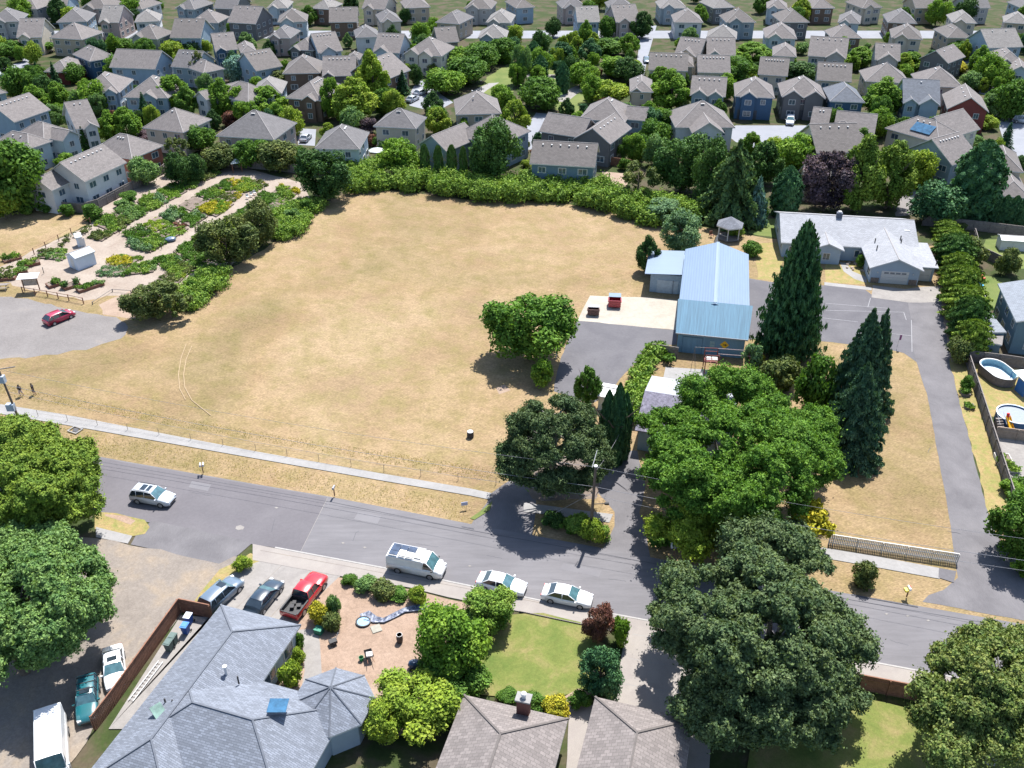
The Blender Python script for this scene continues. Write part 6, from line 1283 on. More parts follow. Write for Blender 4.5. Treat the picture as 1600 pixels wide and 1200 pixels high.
# notice board
t = simple('notice_board', 'wooden notice board with a pale roof at the garden entrance', 'notice board', 51, 455, R(10))
for s in (-1, 1): MB().tube((s * 1.1, 0, 0), (s * 1.1, 0, 2.5), .09, .08, 6).build('post', m_wood, t)
MB().box(-1.0, -.05, .9, 1.0, .05, 2.0).build('panel', plain('paper_panel', (.35, .30, .25), .8, .4, 5), t)
rf = MB(); v = [(-1.5, -.9, 2.45), (1.5, -.9, 2.45), (1.5, .9, 2.6), (-1.5, .9, 2.6)]; v += [(x, y, z - .08) for x, y, z in v]; rf.add(v, [(0, 1, 2, 3), (7, 6, 5, 4), (4, 5, 1, 0), (5, 6, 2, 1), (6, 7, 3, 2), (7, 4, 0, 3)]); rf.build('roof', plain('board_roof', (.6, .58, .58), .6), t)
def bench(x, y, rz, label, m=m_wgrey, name='picnic_bench'):
    t = simple(name, label, 'bench', x, y, rz)
    MB().box(-.9, -.35, .7, .9, .35, .75).build('table_top', m, t)
    for s in (-1, 1): MB().box(-.9, s * .7 - .13, .42, .9, s * .7 + .13, .46).build('seat', m, t)
    for s in (-.6, .6): MB().tube((s, -.75, 0), (s, .25, .7), .05, .05, 5).tube((s, .75, 0), (s, -.25, .7), .05, .05, 5).build('leg', m, t)
bench(306, 282, R(35), 'pale picnic bench at the far end of the community garden', m_wall); bench(5, 452, R(5), 'grey picnic bench at the left edge near the notice board')
# rail fences
def rail_fence(px, h, label, m=m_wood, rails=2, sp=2.6, pr=.08, name='rail_fence', rr=.045, arms=True, closed=False):
    w = [P(x, y) for x, y in px]; t = thing(name, label, 'fence', (w[0].x, w[0].y, 0)); o = w[0]; pts = []
    for i in range(len(w) - 1):
        d = w[i + 1] - w[i]; n = max(1, round(d.length / sp)); pts += [w[i].lerp(w[i + 1], k / n) for k in range(n)]
    pts.append(w[-1]); pts = [p - o for p in pts]
    for p in pts[:100]: MB().tube((p.x, p.y, -.1), (p.x, p.y, h), pr, pr, 6).build('post', m, t)
    for k in range(rails):
        mb = MB(); z = h * (.92 - k * .42 if rails < 3 else .95 - k * .3)
        for i in range(len(pts) - 1): mb.tube((pts[i].x, pts[i].y, z), (pts[i + 1].x, pts[i + 1].y, z), rr, rr, 5)
        mb.build('rail', m, t)
    return t
rail_fence([(36, 458), (75, 464), (108, 470), (131, 475)], 1.1, 'brown split rail fence in front of the raised beds by the gravel lot')
rail_fence([(145, 476), (176, 456), (205, 458)], .5, 'low log rail bordering the bare dirt patch at the garden corner', m_wgrey, 1, 4)
rail_fence([(0, 424), (35, 408), (72, 388), (112, 366), (142, 350)], 1.2, 'brown post fence along the left side of the community garden', m_wood, 1, 3.4, rr=.02)
rail_fence([(60, 651), (200, 672), (400, 704), (600, 737), (775, 757), (800, 756)], 1.0, 'thin wire fence with slender posts along the field side of the sidewalk', plain('rusty_wire', (.26, .21, .16), .9), 2, 4.2, .028, 'wire_fence', .01)
rail_fence([(869, 560), (876, 532), (886, 514)], 1.2, 'pale rail fence leaning under the round field tree', m_wall, 2, 2.4)
# board fences
def board_fence(px, h, label, m, th=.05, pm=None, name='wooden_fence', cap=True, gap=None, sp=2.4, group=None, side=1):
    w = [P(x, y) for x, y in px]; o = w[0]; t = thing(name, label, 'fence', (o.x, o.y, 0), 0, group); mb = MB(); cp = MB(); n_post = 0
    for i in range(len(w) - 1):
        a, b = w[i] - o, w[i + 1] - o; d = b - a; Ln = d.length; d = d / Ln; nn = Vector((-d.y, d.x, 0)); ang = math.atan2(d.y, d.x); k = 0; x = 0.0; bw = .15; rg = random.Random(i)
        while x < Ln:
            c = a + d * (x + bw / 2); jz = rg.uniform(-.015, .015); mb.cbox((c.x, c.y, h / 2 + jz / 2), (bw - (.012 if gap is None else gap), th, h + jz), ang); x += bw + (0 if gap is None else gap * .6); k += 1
        c = a + d * Ln / 2
        if cap: cp.cbox((c.x, c.y, h + .045), (Ln, .11, .04), ang)
        for z in (.3, h - .35): cp.cbox((c.x - nn.x * side * .06, c.y - nn.y * side * .06, z), (Ln, .05, .1), ang)
        n = max(1, round(Ln / sp))
        for q in range(n + 1):
            if n_post < 100: c = a + d * (Ln * q / n) - nn * side * .12; MB().box(c.x - .04, c.y - .04, -.1, c.x + .04, c.y + .04, h + .02).build('post', pm or m, t); n_post += 1
    mb.build('boards', m, t); cp.build('rail', pm or m, t); return t
board_fence([(1509, 568), (1535, 650), (1579, 790)], 1.8, 'long dark wooden fence between the driveway strip and the pool yard', m_wgrey)
board_fence([(1509, 566), (1560, 572), (1600, 578)], 1.8, 'grey wooden fence behind the oval pool', m_wgrey); board_fence([(1553, 683), (1620, 692)], 1.5, 'brown wooden fence between the trampoline and the raised beds', plain('tan_boards', (.28, .22, .17), .9, .2, 3))
board_fence([(1520, 372), (1528, 400), (1580, 425)], 1.8, 'dark wooden fence round the back lawn near the laurel hedge', m_wgrey); board_fence([(1440, 352), (1520, 360), (1620, 372)], 1.8, 'dark wooden fence behind the ranch house and the white hutch', m_wgrey)
board_fence([(150, 1142), (180, 1103), (283, 958)], 1.8, 'reddish brown wooden fence along the gravel lane beside the blue grey house', m_wood, sp=1.9, side=-1, gap=.03); board_fence([(284, 957), (332, 967)], 1.8, 'short brown fence section behind the blue wheeled bin', m_wood)
board_fence([(1195, 1052), (1342, 1077), (1428, 1094), (1500, 1108)], 1.8, 'reddish wooden fence along the near sidewalk between the two oaks', m_wood)
board_fence([(55, 326), (130, 333), (155, 326), (256, 272), (262, 266)], 1.8, 'grey wooden fence between the white house and the community garden', m_wgrey); board_fence([(320, 258), (400, 264), (478, 272)], 1.8, 'dark wooden fence along the far side of the community garden', m_wgrey)
board_fence([(1018, 554), (1058, 560)], 1.7, 'weathered wooden fence panel left of the barn front', m_wgrey); board_fence([(1405, 292), (1430, 286), (1468, 292)], 1.8, 'dark fence in the backyard left of the big right hand conifer', m_wgrey)
board_fence([(950, 258), (985, 262)], 1.7, 'brown fence behind the palm like trees near the dark blue house', m_wood); board_fence([(598, 196), (622, 200)], 1.6, 'low brown fence near the two parked cars in the court', m_wood)
m_pick = plain('picket_white', (.46, .45, .42), .75, .15, 2)
board_fence([(1190, 834), (1272, 850)], 1.25, 'short white picket fence section in the maple shade', m_pick, .03, cap=False, gap=.06, name='picket_fence'); board_fence([(1294, 850), (1300, 851), (1494, 881)], 1.3, 'long white picket fence along the dry lawn beside the sidewalk', m_pick, .03, cap=True, gap=.035, name='picket_fence')
# ------------------------------------------------------------------ vehicles
silver = paint('paint_silver', (.42, .45, .49)); whitep = paint('paint_white', (.68, .69, .70)); redp = paint('paint_red', (.42, .012, .02)); redh = paint('paint_crimson', (.30, .006, .04)); slate = paint('paint_slate_blue', (.10, .14, .19)); night = paint('paint_midnight', (.02, .035, .055)); teal = paint('paint_teal', (.01, .10, .12))
def rack(t, D):
    for s in (-1, 1): MB().tube((-1.7, s * .68, D['roof'] + .06), (.1, s * .68, D['roof'] + .06), .03, .03, 5).build('roof_rail', m_blk, t)
    for a, b in ((-1.15, -.55), (-.4, .0)): MB().box(a, -.45, D['roof'] + .02, b, .45, D['roof'] + .05).build('sunroof', m_cglass, t)
car('silver car with two dark roof windows driving along the road', 241, 783, (300, 793), silver, 'suv', 'car', extra=rack)
def vanroof(t, D):
    z = D['roof'] + .02
    for x0 in (-2.6, -.95): 
        for y0 in ((-.75, .02) if x0 < -2 else (.02,)): pass
    fr = MB()
    for x in (-2.65, -1.05, .0, .75): fr.box(x - .03, -.85, z, x + .03, .85, z + .12)
    for s in (-1, 1): fr.box(-2.65, s * .85 - .03, z + .06, .8, s * .85 + .03, z + .12)
    fr.build('roof_rack', m_vent, t)
    pv = glass('van_solar', (.05, .07, .11), .1)
    for a, b, c, d in ((-2.6, -1.75, -.2, .78), (-1.7, -.95, .1, .78), (-2.6, -1.75, -.78, -.24), (-.9, -.1, .0, .78)): MB().box(a, c, z + .13, b, d, z + .17).build('solar_panel', pv, t)
    for a, b, c, d in ((-1.6, -.95, -.78, 0.05), (-.85, -.1, -.78, -.06), (.05, .7, -.7, .7)): MB().box(a, c, z + .13, b, d, z + .2).build('roof_box', m_trim, t)
car('white camper van with solar panels on its roof parked at the kerb', 652, 891, (720, 905), whitep, 'van', 'van', 'van', extra=vanroof)
car('white sedan parked nearer to the camper van', 784, 919, (850, 934), whitep, 'sedan', group='white sedans at the kerb'); car('white sedan parked beside the maroon maple', 886, 938, (950, 951), whitep, 'sedan', group='white sedans at the kerb')
car('slate blue car parked leftmost on the concrete driveway', 348, 936, (378, 908), slate, 'suv', extra=sunroof((-.1, .5, .8))); car('midnight blue sedan parked between the slate car and the red pickup', 414, 940, (440, 908), night, 'sedan')
car('red pickup truck with an open black bed on the concrete driveway', 478, 938, (510, 897), redp, 'pickup', 'pickup_truck', 'pickup truck')
car('white sedan parked beside the reddish fence on the gravel lane', 181, 1050, (186, 1110), whitep, 'sedan', extra=sunroof((-.5, .0, .8)))
def spare(t, D):
    MB().tube((-2.32, 0, .95), (-2.52, 0, .95), .34, .34, 14).build('spare_wheel', m_tyre, t)
    for x in (-1.7, -1.0, -.3): MB().box(x - .03, -.7, D['roof'] + .03, x + .03, .7, D['roof'] + .08).build('roof_bar', m_blk, t)
    MB().box(-.45, -.4, D['roof'] + .02, .1, .4, D['roof'] + .05).build('sunroof', m_cglass, t)
car('teal off road car with a spare wheel parked on the gravel lane', 140, 1103, (138, 1170), teal, 'oldsuv', extra=spare)
car('white van roof cut by the bottom edge of the photo', 88, 1182, (90, 1240), whitep, 'trailer', 'van', 'van')
car('red hatchback parked on the gravel lot', 94, 501, (125, 488), redh, 'hatch')
car('white car parked in front of the charcoal house', 1234, 193, (1232, 206), whitep, 'suv'); car('upper one of the two silver cars in the far court', 657, 148, (672, 142), silver, 'sedan', group='silver cars in the far court'); car('lower one of the two silver cars in the far court', 645, 158, (658, 151), silver, 'sedan', group='silver cars in the far court')
car('pale car under the trees on the right hand street', 1577, 165, (1590, 164), silver, 'sedan'); car('dark car at the foot of the long street', 1010, 97, (1014, 112), slate, 'sedan'); car('silver car in the shade at the right street edge', 1597, 192, (1620, 194), silver, 'suv')
car('white car in the driveway of the pale left hand house', 84, 158, (95, 150), whitep, 'sedan'); car('pale car parked in front of the pinkish house driveway', 478, 219, (484, 212), silver, 'sedan')
# ------------------------------------------------------------------ dumpsters, bins, mailboxes
def dumpster(x, y, L_, W_, h, m, lidm, label, rz, nlid=3, openl=False):
    t = simple('dumpster', label, 'dumpster', x, y, rz); b = MB(); th = .06
    b.box(-L_ / 2, -W_ / 2, .15, L_ / 2, -W_ / 2 + th, h * .82).box(-L_ / 2, W_ / 2 - th, .15, L_ / 2, W_ / 2, h).box(-L_ / 2, -W_ / 2 + th, .15, -L_ / 2 + th, W_ / 2 - th, h * .9).box(L_ / 2 - th, -W_ / 2 + th, .15, L_ / 2, W_ / 2 - th, h * .9).box(-L_ / 2 + th, -W_ / 2 + th, .15, L_ / 2 - th, W_ / 2 - th, .25)
    for k in range(3): b.box(-L_ / 2 - .04, -W_ / 2 - .04, .3 + k * .3, L_ / 2 + .04, -W_ / 2, .36 + k * .3)
    b.build('body', m, t); ld = MB(); v = [(-L_ / 2, -.05, h * .95), (L_ / 2, -.05, h * .95), (L_ / 2, W_ / 2 + .05, h + .06), (-L_ / 2, W_ / 2 + .05, h + .06)]; v += [(a, b_, c - .05) for a, b_, c in v]
    ld.add(v, [(0, 1, 2, 3), (7, 6, 5, 4), (4, 5, 1, 0), (5, 6, 2, 1), (6, 7, 3, 2), (7, 4, 0, 3)]); ld.build('lid', lidm, t)
    for s in (-1, 1): MB().cbox((s * (L_ / 2 + .06), 0, h * .6), (.1, W_ * .7, .12)).build('handle', m, t)
    for k in range(3): MB().cbox((-L_ * .25 + k * L_ * .25, -W_ * .2, .45 + .12 * (k % 2)), (.4, .35, .35), k).build('rubbish_bag', plain('bag_dark', (.09, .07, .08), .5), t)
dumpster(960, 478, 1.85, 1.9, 1.5, paint('dumpster_red', (.38, .01, .03), .5), plain('lid_bluegrey', (.09, .15, .22), .6), 'red open dumpster with a blue grey lid on the pale gravel pad', R(-6))
dumpster(927, 492, 1.7, 1.1, 1.25, plain('dumpster_brown', (.13, .07, .06), .7, .3), plain('lid_grey', (.20, .20, .22), .6), 'smaller brown dumpster on the pale gravel pad', R(-6))
def bin_(x, y, body, lid, label, rz, cat='bin'):
    t = simple('wheeled_bin', label, cat, x, y, rz, 'wheeled bins beside the brown fence'); b = MB(); v = [(-.24, -.26, .06), (.24, -.26, .06), (.24, .26, .06), (-.24, .26, .06), (-.3, -.34, 1.0), (.3, -.34, 1.0), (.3, .34, 1.0), (-.3, .34, 1.0)]
    b.add(v, [(0, 3, 2, 1), (4, 5, 6, 7), (0, 1, 5, 4), (1, 2, 6, 5), (2, 3, 7, 6), (3, 0, 4, 7)]); b.build('body', body, t)
    l = MB(); l.cbox((0, -.03, 1.04), (.64, .78, .07)); l.cbox((0, -.02, 1.09), (.5, .55, .05)); l.build('lid', lid, t)
    for s in (-1, 1): MB().tube((s * .3, .28, .12), (s * .36, .28, .12), .12, .12, 10).build('wheel', m_tyre, t)
bb, gb_ = plain('bin_blue', (.02, .08, .32), .5), plain('bin_green', (.07, .11, .10), .6)
bin_(297, 975, bb, plain('lid_pale', (.50, .54, .60), .5), 'bin with a pale lid farthest up the side path', R(-10)); bin_(292, 990, bb, plain('lid_blue', (.05, .18, .50), .5), 'bright blue bin with a blue lid on the side path', R(-10))
bin_(273, 1007, gb_, gb_, 'dark green bin farther from the camera in the green pair', R(-12)); bin_(266, 1017, gb_, gb_, 'dark green bin nearer to the camera in the green pair', R(-12))
ld = simple('ladder', 'long aluminium ladder lying on the side path beside the brown fence', 'ladder', 210, 1095, 0); a, b = P(205, 1098) - P(210, 1095), P(252, 1036) - P(210, 1095); d = (b - a).normalized(); n = Vector((-d.y, d.x, 0)) * .22
for s in (-1, 1): MB().tube(a + n * s + Vector((0, 0, .12)), b + n * s + Vector((0, 0, .12)), .035, .035, 5).build('rail', m_vent, ld)
for k in range(12): c = a.lerp(b, (k + .5) / 12) + Vector((0, 0, .12)); MB().tube(c - n, c + n, .022, .022, 5).build('rung', m_vent, ld)
sheet('side_path', [(332, 966), (345, 945), (204, 1140), (170, 1140), (283, 962)], m_conc2)
def mailbox(x, y, rz, mb_, label, post=m_blk, n=1, flag=None, name='mailbox', h=1.05):
    t = simple(name, label, 'mailbox', x, y, rz); MB().box(-.05, -.05, 0, .05, .05, h).build('post', post, t)
    for k in range(n):
        x0 = (k - (n - 1) / 2) * .32; b = MB(); pr = [(math.cos(a) * .1, .18 + math.sin(a) * .1) for a in [math.pi * i / 6 for i in range(7)]] + [(-.1, 0), (.1, 0)]
        vs = [(x0 + q, -.3, h + z) for q, z in pr] + [(x0 + q, .25, h + z) for q, z in pr]; m_ = len(pr); b.add(vs, [(i, (i + 1) % m_, m_ + (i + 1) % m_, m_ + i) for i in range(m_)] + [tuple(range(m_)), tuple(range(2 * m_ - 1, m_ - 1, -1))]); b.build('box', mb_ if not isinstance(mb_, list) else mb_[k], t)
    if flag: MB().box(.1, -.05, h + .12, .13, .12, h + .32).build('flag', flag, t)
    return t
yel, rdp = plain('newspaper_yellow', (.65, .55, .05), .5), plain('flag_red', (.6, .02, .02), .5)
t = mailbox(318, 740, R(15), plain('mailbox_silver', (.45, .45, .46), .4), 'silver mailbox pair on the verge nearest the silver car', m_wood, 2); t = mailbox(523, 776, R(-10), plain('mailbox_grey', (.28, .28, .30), .5), 'grey mailbox tilted on a post at the middle of the verge', m_wood, 1)
t = mailbox(1416, 934, R(5), plain('mailbox_white', (.7, .7, .68), .5), 'white mailbox with a yellow box and red flag right of the fern like shrub', m_wood, 1, rdp); MB().box(-.42, -.25, .85, -.15, .2, 1.05).build('newspaper_box', yel, t)
t = mailbox(1053, 868, R(-8), [plain('mailbox_white', (.7, .7, .68), .5), plain('mailbox_grey', (.28, .28, .30), .5), plain('mailbox_white', (.7, .7, .68), .5)], 'row of three mailboxes under the giant maple by the road', m_wood, 3, rdp)
t = simple('hydrant', 'yellow fire hydrant beside the left utility pole', 'hydrant', 20, 659); MB().lathe([(.16, 0), (.16, .08), (.11, .1), (.11, .55), (.15, .57), (.13, .66), (.05, .74)], n=12).tube((-.2, 0, .42), (.2, 0, .42), .06, .06, 8).build('body', yel, t)
t = simple('yard_sign', 'small pale real estate style sign standing on the verge near the driveway', 'sign', 726, 796, R(12))
for s in (-1, 1): MB().tube((s * .2, 0, 0), (s * .2, 0, .5), .02, .02, 5).build('stake', m_blk, t)
MB().box(-.35, -.02, .45, .35, .02, .9).build('board', plain('sign_pale', (.38, .42, .58), .6, .2, 8), t)
t = simple('stump', 'dark round stump with a pale top standing in the field', 'stump', 735, 683); MB().lathe([(.42, 0), (.40, .7)], n=14).build('bark', plain('stump_dark', (.03, .03, .035), .8), t); MB().lathe([(.36, .69), (.36, .73)], n=14).build('top', m_vent, t)
t = simple('drain_frame', 'pale concrete frame round the small storm drain on the left verge', 'drain', 118, 673, R(-25)); MB().box(-.75, -.6, 0, -.6, .6, .05).box(.6, -.6, 0, .75, .6, .05).box(-.6, .45, 0, .6, .6, .05).box(-.6, -.6, 0, .6, -.45, .05).build('frame', m_conc, t)
# ------------------------------------------------------------------ utility poles and wires
def pole(x, yb, ytop, lean, label, r=.16):
    p = P(x, yb); h = top_z(p.y, ytop); t = thing('utility_pole', label, 'utility pole', (p.x, p.y, 0)); MB().tube((0, 0, -.2), (lean, 0, h), r, r * .72, 10).build('pole', plain('pole_wood', (.13, .095, .075), .9, .2, 2), t); return t, p, h
t1, p1, h1 = pole(40, 680, 577, -.5, 'leaning wooden utility pole with grey boxes at the left edge')
MB().cbox((-.5 + .9, 0, h1 + .15), (2.0, .1, .1), R(20)).build('crossarm', m_wgrey, t1)
for z, w_ in ((h1 - 1.3, .55), (h1 - 5.2, .75)): MB().box(-.55 - w_ * .6, -.35, z - .45, -.1, .2, z + .45).build('equipment_box', plain('cabinet_grey', (.30, .36, .44), .5), t1)
t2, p2, h2 = pole(922, 838, 729, .15, 'tall wooden utility pole with a white arm beside the road', .19)
MB().tube((-.2, 0, h2 - .1), (.35, 1.3, h2 + 1.1), .04, .03, 6).build('white_arm', m_trim, t2); MB().lathe([(.2, 0), (.2, .12)], (.15, 0, h2), 10).build('cap', m_vent, t2)
MB().tube((.2, 0, h2 - 4.8), (1.5, .2, h2 - 4.9), .05, .05, 5).tube((1.3, .2, h2 - 4.9), (1.75, .2, h2 - 4.9), .16, .16, 8).build('bracket', m_blk, t2)
def wire(a, b, sag, r, label, m=None):
    a, b = Vector(a), Vector(b); n = 22; pts = []
    for i in range(n + 1): q = a.lerp(b, i / n); q.z -= sag * 4 * (i / n) * (1 - i / n); pts.append(q)
    mb = MB(); mb.path([p - a for p in pts], [r] * (n + 1), 5); o = mb.build('overhead_wire', m or m_wire); o.location = a; props(o, label, 'wire', 'overhead wires along the road'); return o
m_wire = plain('wire_grey', (.20, .20, .22), .6)
dv = (p2 - p1).normalized(); p3 = p2 + Vector((dv.x, dv.y, 0)) * 62; p0 = p1 - dv * 40
for k, (dz, dl, r) in enumerate(((-.2, .5, .014), (-2.7, .15, .02), (-3.9, 0.15, .016))):
    wire((p1.x - .4 + dl, p1.y, h1 + dz * .8), (p2.x + .15, p2.y + .2, h2 + dz), .9, r, ('highest', 'middle', 'lowest')[k] + ' overhead wire between the two utility poles')
    wire((p2.x + .15, p2.y + .2, h2 + dz), (p3.x, p3.y, 10.4 + dz), 1.0, r, ('highest', 'middle', 'lowest')[k] + ' overhead wire running right from the tall pole past the maple')
wire((p2.x + .15, p2.y, h2 - 3.2), (P(845, 814).x, P(845, 814).y, 0.05), 0.02, .02, 'slanting guy wire from the tall pole down to the verge'); q = P(975, 700); wire((p2.x + .15, p2.y, h2 - .6), (q.x, q.y, 4), .5, .015, 'thin service wire from the tall pole towards the old house')
# ------------------------------------------------------------------ gazebo, playset, pools, odds and ends
t = simple('gazebo', 'white posted gazebo with a dark shingled octagonal roof under the cedar', 'gazebo', 1138, 372, R(12)); n = 6; R0 = 2.0
ro = MB(); rim = [(R0 * 1.25 * math.cos(2 * math.pi * i / n), R0 * 1.25 * math.sin(2 * math.pi * i / n)) for i in range(n)]; v = [(x, y, 2.5) for x, y in rim] + [(0, 0, 3.9)] + [(x, y, 2.3) for x, y in rim]
ro.add(v, [(i, (i + 1) % n, n) for i in range(n)]); ro.add(v, [(n + 1 + i, n + 1 + (i + 1) % n, (i + 1) % n, i) for i in range(n)], 1); ro.add(v, [tuple(range(2 * n, n, -1))], 1); ro.build('roof', [shingle('gazebo_shingle', (.17, .18, .21)), m_trim], t)
for i in range(n): a = 2 * math.pi * i / n; MB().box(R0 * math.cos(a) - .06, R0 * math.sin(a) - .06, 0, R0 * math.cos(a) + .06, R0 * math.sin(a) + .06, 2.35).build('post', m_trim, t)
MB().prism([(R0 * 1.1 * math.cos(2 * math.pi * i / n), R0 * 1.1 * math.sin(2 * math.pi * i / n)) for i in range(n)], 0, .2).build('floor', m_wgrey, t)
for i in (2, 3, 5): 
    a, b = 2 * math.pi * i / n, 2 * math.pi * (i + 1) / n; MB().tube((R0 * math.cos(a), R0 * math.sin(a), .9), (R0 * math.cos(b), R0 * math.sin(b), .9), .04, .04, 5).build('rail', m_trim, t)
t = simple('garden_ornament', 'small white conical ornament standing left of the gazebo', 'ornament', 1119, 380); MB().lathe([(.35, 0), (.2, .7), (.05, 1.3)], n=10).build('cone', m_trim, t)
t = simple('garden_chair', 'reddish garden chair in the grass left of the gazebo', 'chair', 1111, 371, R(20)); MB().box(-.3, -.3, .35, .3, .3, .42).build('seat', m_wood, t); MB().box(-.3, .25, .42, .3, .32, 1.0).build('backrest', m_wood, t)
for a, b in ((-.27, -.27), (.27, -.27), (-.27, .27), (.27, .27)): MB().box(a - .03, b - .03, 0, a + .03, b + .03, .35).build('leg', m_wood, t)
t = simple('playset', 'red and white wooden climbing playset with a swing beam in front of the barn', 'playset', 1109, 580, R(-6)); mr = plain('playset_redwood', (.16, .045, .04), .8)
for a, b in ((-.85, -1.0), (.85, -1.0), (-.85, 1.0), (.85, 1.0)): MB().box(a - .06, b - .06, 0, a + .06, b + .06, 2.9).build('post', mr, t)
MB().box(-.85, -.2, 1.3, .85, 1.0, 1.38).build('deck', mr, t)
for a in (-.42, .42): MB().cbox((a, -.1, 1.95), (.72, .75, .05)).build('white_panel', m_trim, t)
for z in (2.4, 2.9): MB().box(-.85, -1.0, z - .04, .85, -.94, z + .04).box(-.85, .94, z - .04, .85, 1.0, z + .04).build('crossbar', mr, t)
for yy, z in ((.97, 2.9), (.2, 2.5)): MB().tube((.85, yy, z), (5.2, yy, z - .1), .045, .045, 6).build('swing_beam', plain('beam_pink', (.28, .22, .22), .7), t)
for x in (5.0,): MB().tube((x, 1.2, 0), (x, .97, 2.8), .06, .06, 6).tube((x, -.2, 0), (x, .2, 2.4), .06, .06, 6).build('beam_leg', mr, t)
MB().tube((-.85, 1, 2.9), (-2.2, 1, 2.9), .035, .035, 6).tube((-2.2, 1, 2.9), (-2.0, -.4, 0), .03, .03, 6).tube((-2.2, 1, 2.9), (-2.3, 1.6, 0), .03, .03, 6).build('side_frame', m_wgrey, t)
t = simple('flag_pole', 'thin flag pole with a small red and blue flag at the court edge', 'flag', 1401, 545); MB().tube((0, 0, 0), (0, 0, 2.2), .03, .03, 6).build('pole', m_trim, t); MB().box(.02, -.01, 1.3, .3, .01, 2.1).build('flag', plain('flag_cloth', (.22, .06, .18), .7), t)
m_water = glass('pool_water', (.10, .45, .60), .05); m_liner = plain('pool_liner', (.15, .29, .37), .5, .1); m_pw = plain('pool_wall', (.13, .11, .11), .7, .25, 3)
def oval(a, b, c, n=28): return [(a * math.cos(math.pi * i / 13), (b - a) + a * math.sin(math.pi * i / 13)) for i in range(14)] + [(-a * math.cos(math.pi * i / 13), -(b - a) - a * math.sin(math.pi * i / 13)) for i in range(14)]
def ring_wall(poly, th, z0, z1):
    mb = MB(); n = len(poly); inn = [(x * (1 - th), y * (1 - th)) for x, y in poly]; v = [(x, y, z0) for x, y in poly] + [(x, y, z1) for x, y in poly] + [(x, y, z1) for x, y in inn] + [(x, y, z0) for x, y in inn]
    for i in range(n): j = (i + 1) % n; mb.add([v[i], v[j], v[n + j], v[n + i], v[2 * n + j], v[2 * n + i], v[3 * n + j], v[3 * n + i]], [(0, 1, 2, 3), (3, 2, 4, 5), (5, 4, 6, 7)])
    return mb
t = simple('oval_pool', 'oval above ground pool with pale blue lining in the right hand yard', 'pool', 1556, 590, R(12)); pl = oval(1.7, 2.7, 1.0)
ring_wall(pl, .04, 0, 1.2).build('wall', m_pw, t); ring_wall([(x * .955, y * .955) for x, y in pl], .03, .1, 1.18).build('liner', m_liner, t); MB().prism([(x * .93, y * .93) for x, y in pl], .0, .25).build('floor', plain('pool_floor', (.45, .55, .58), .5, .05), t)
MB().prism([(x * .925, y * .925) for x, y in pl], .25, .36).build('water', plain('pool_pale_cover', (.45, .56, .60), .15, .05), t); ring_wall([(x * 1.03, y * 1.03) for x, y in pl], .07, 1.2, 1.26).build('rim', m_vent, t)
MB().tube((.8, -1.9, .3), (1.2, -1.6, 1.3), .03, .03, 6).tube((1.2, -1.9, .3), (1.5, -1.6, 1.3), .03, .03, 6).build('ladder', plain('ladder_blue', (.1, .4, .55), .5), t)
t = simple('round_pool', 'round dark covered pool with a blue frame below the oval pool', 'pool', 1582, 660, 0); cl = [(2.15 * math.cos(2 * math.pi * i / 28), 2.15 * math.sin(2 * math.pi * i / 28)) for i in range(28)]
ring_wall(cl, .05, 0, 1.1).build('wall', plain('pool_navy', (.03, .10, .22), .6), t); MB().prism([(x * .94, y * .94) for x, y in cl], .3, .95).build('cover', plain('cover_grey', (.17, .20, .24), .5, .1), t); ring_wall([(x * 1.02, y * 1.02) for x, y in cl], .08, 1.1, 1.17).build('rim', plain('rim_pale', (.40, .48, .55), .5), t)
t = simple('play_slide', 'yellow play slide with a red top beside grey stairs by the round pool', 'slide', 1573, 672, R(10)); sl = MB(); v = [(-.25, .5, 1.5), (.25, .5, 1.5), (.25, -1.0, .15), (-.25, -1.0, .15)]; v += [(a, b, c - .08) for a, b, c in v]; sl.add(v, [(0, 1, 2, 3), (7, 6, 5, 4), (4, 5, 1, 0), (5, 6, 2, 1), (6, 7, 3, 2), (7, 4, 0, 3)])
for s in (-1, 1): v = [(s * .27, .5, 1.7), (s * .31, .5, 1.7), (s * .31, -1.0, .35), (s * .27, -1.0, .35)]; v += [(a, b, c - .25) for a, b, c in v]; sl.add(v, [(0, 1, 2, 3), (7, 6, 5, 4), (4, 5, 1, 0), (5, 6, 2, 1), (6, 7, 3, 2), (7, 4, 0, 3)])
sl.build('chute', plain('slide_yellow', (.75, .38, .01), .4), t); MB().tube((0, .5, 1.5), (0, .62, 1.95), .2, .17, 10).build('top', rdp, t)
t = simple('pool_steps', 'grey stepped platform left of the yellow slide', 'steps', 1560, 668, R(6))
for k in range(5): MB().box(-.55, -.9 + k * .25, 0, .3, -.65 + k * .25, .22 * (k + 1)).build('step', m_wgrey, t)
for s in (-.55, .3): MB().tube((s, -.8, .9), (s, .4, 1.9), .03, .03, 5).build('handrail', m_trim, t)
t = simple('canopy', 'white topped blue sided canopy cut by the right edge', 'canopy', 1603, 610, R(8)); cr = [(-1.6, -1.6), (1.6, -1.6), (1.6, 1.6), (-1.6, 1.6)]; v = [(x, y, 2.1) for x, y in cr] + [(0, 0, 2.8)] + [(x, y, 2.0) for x, y in cr]
MB().add(v, [(0, 1, 4), (1, 2, 4), (2, 3, 4), (3, 0, 4), (5, 6, 1, 0), (6, 7, 2, 1), (7, 8, 3, 2), (8, 5, 0, 3)]).build('top', plain('canopy_pale', (.62, .68, .66), .7), t)
for x, y in cr: MB().tube((x * .97, y * .97, 0), (x * .97, y * .97, 2.05), .05, .05, 6).build('leg', plain('canopy_blue', (.02, .12, .35), .6), t)
MB().box(-1.55, -1.6, .0, -1.5, .2, 1.9).build('side_curtain', plain('canopy_blue', (.02, .12, .35), .6), t)
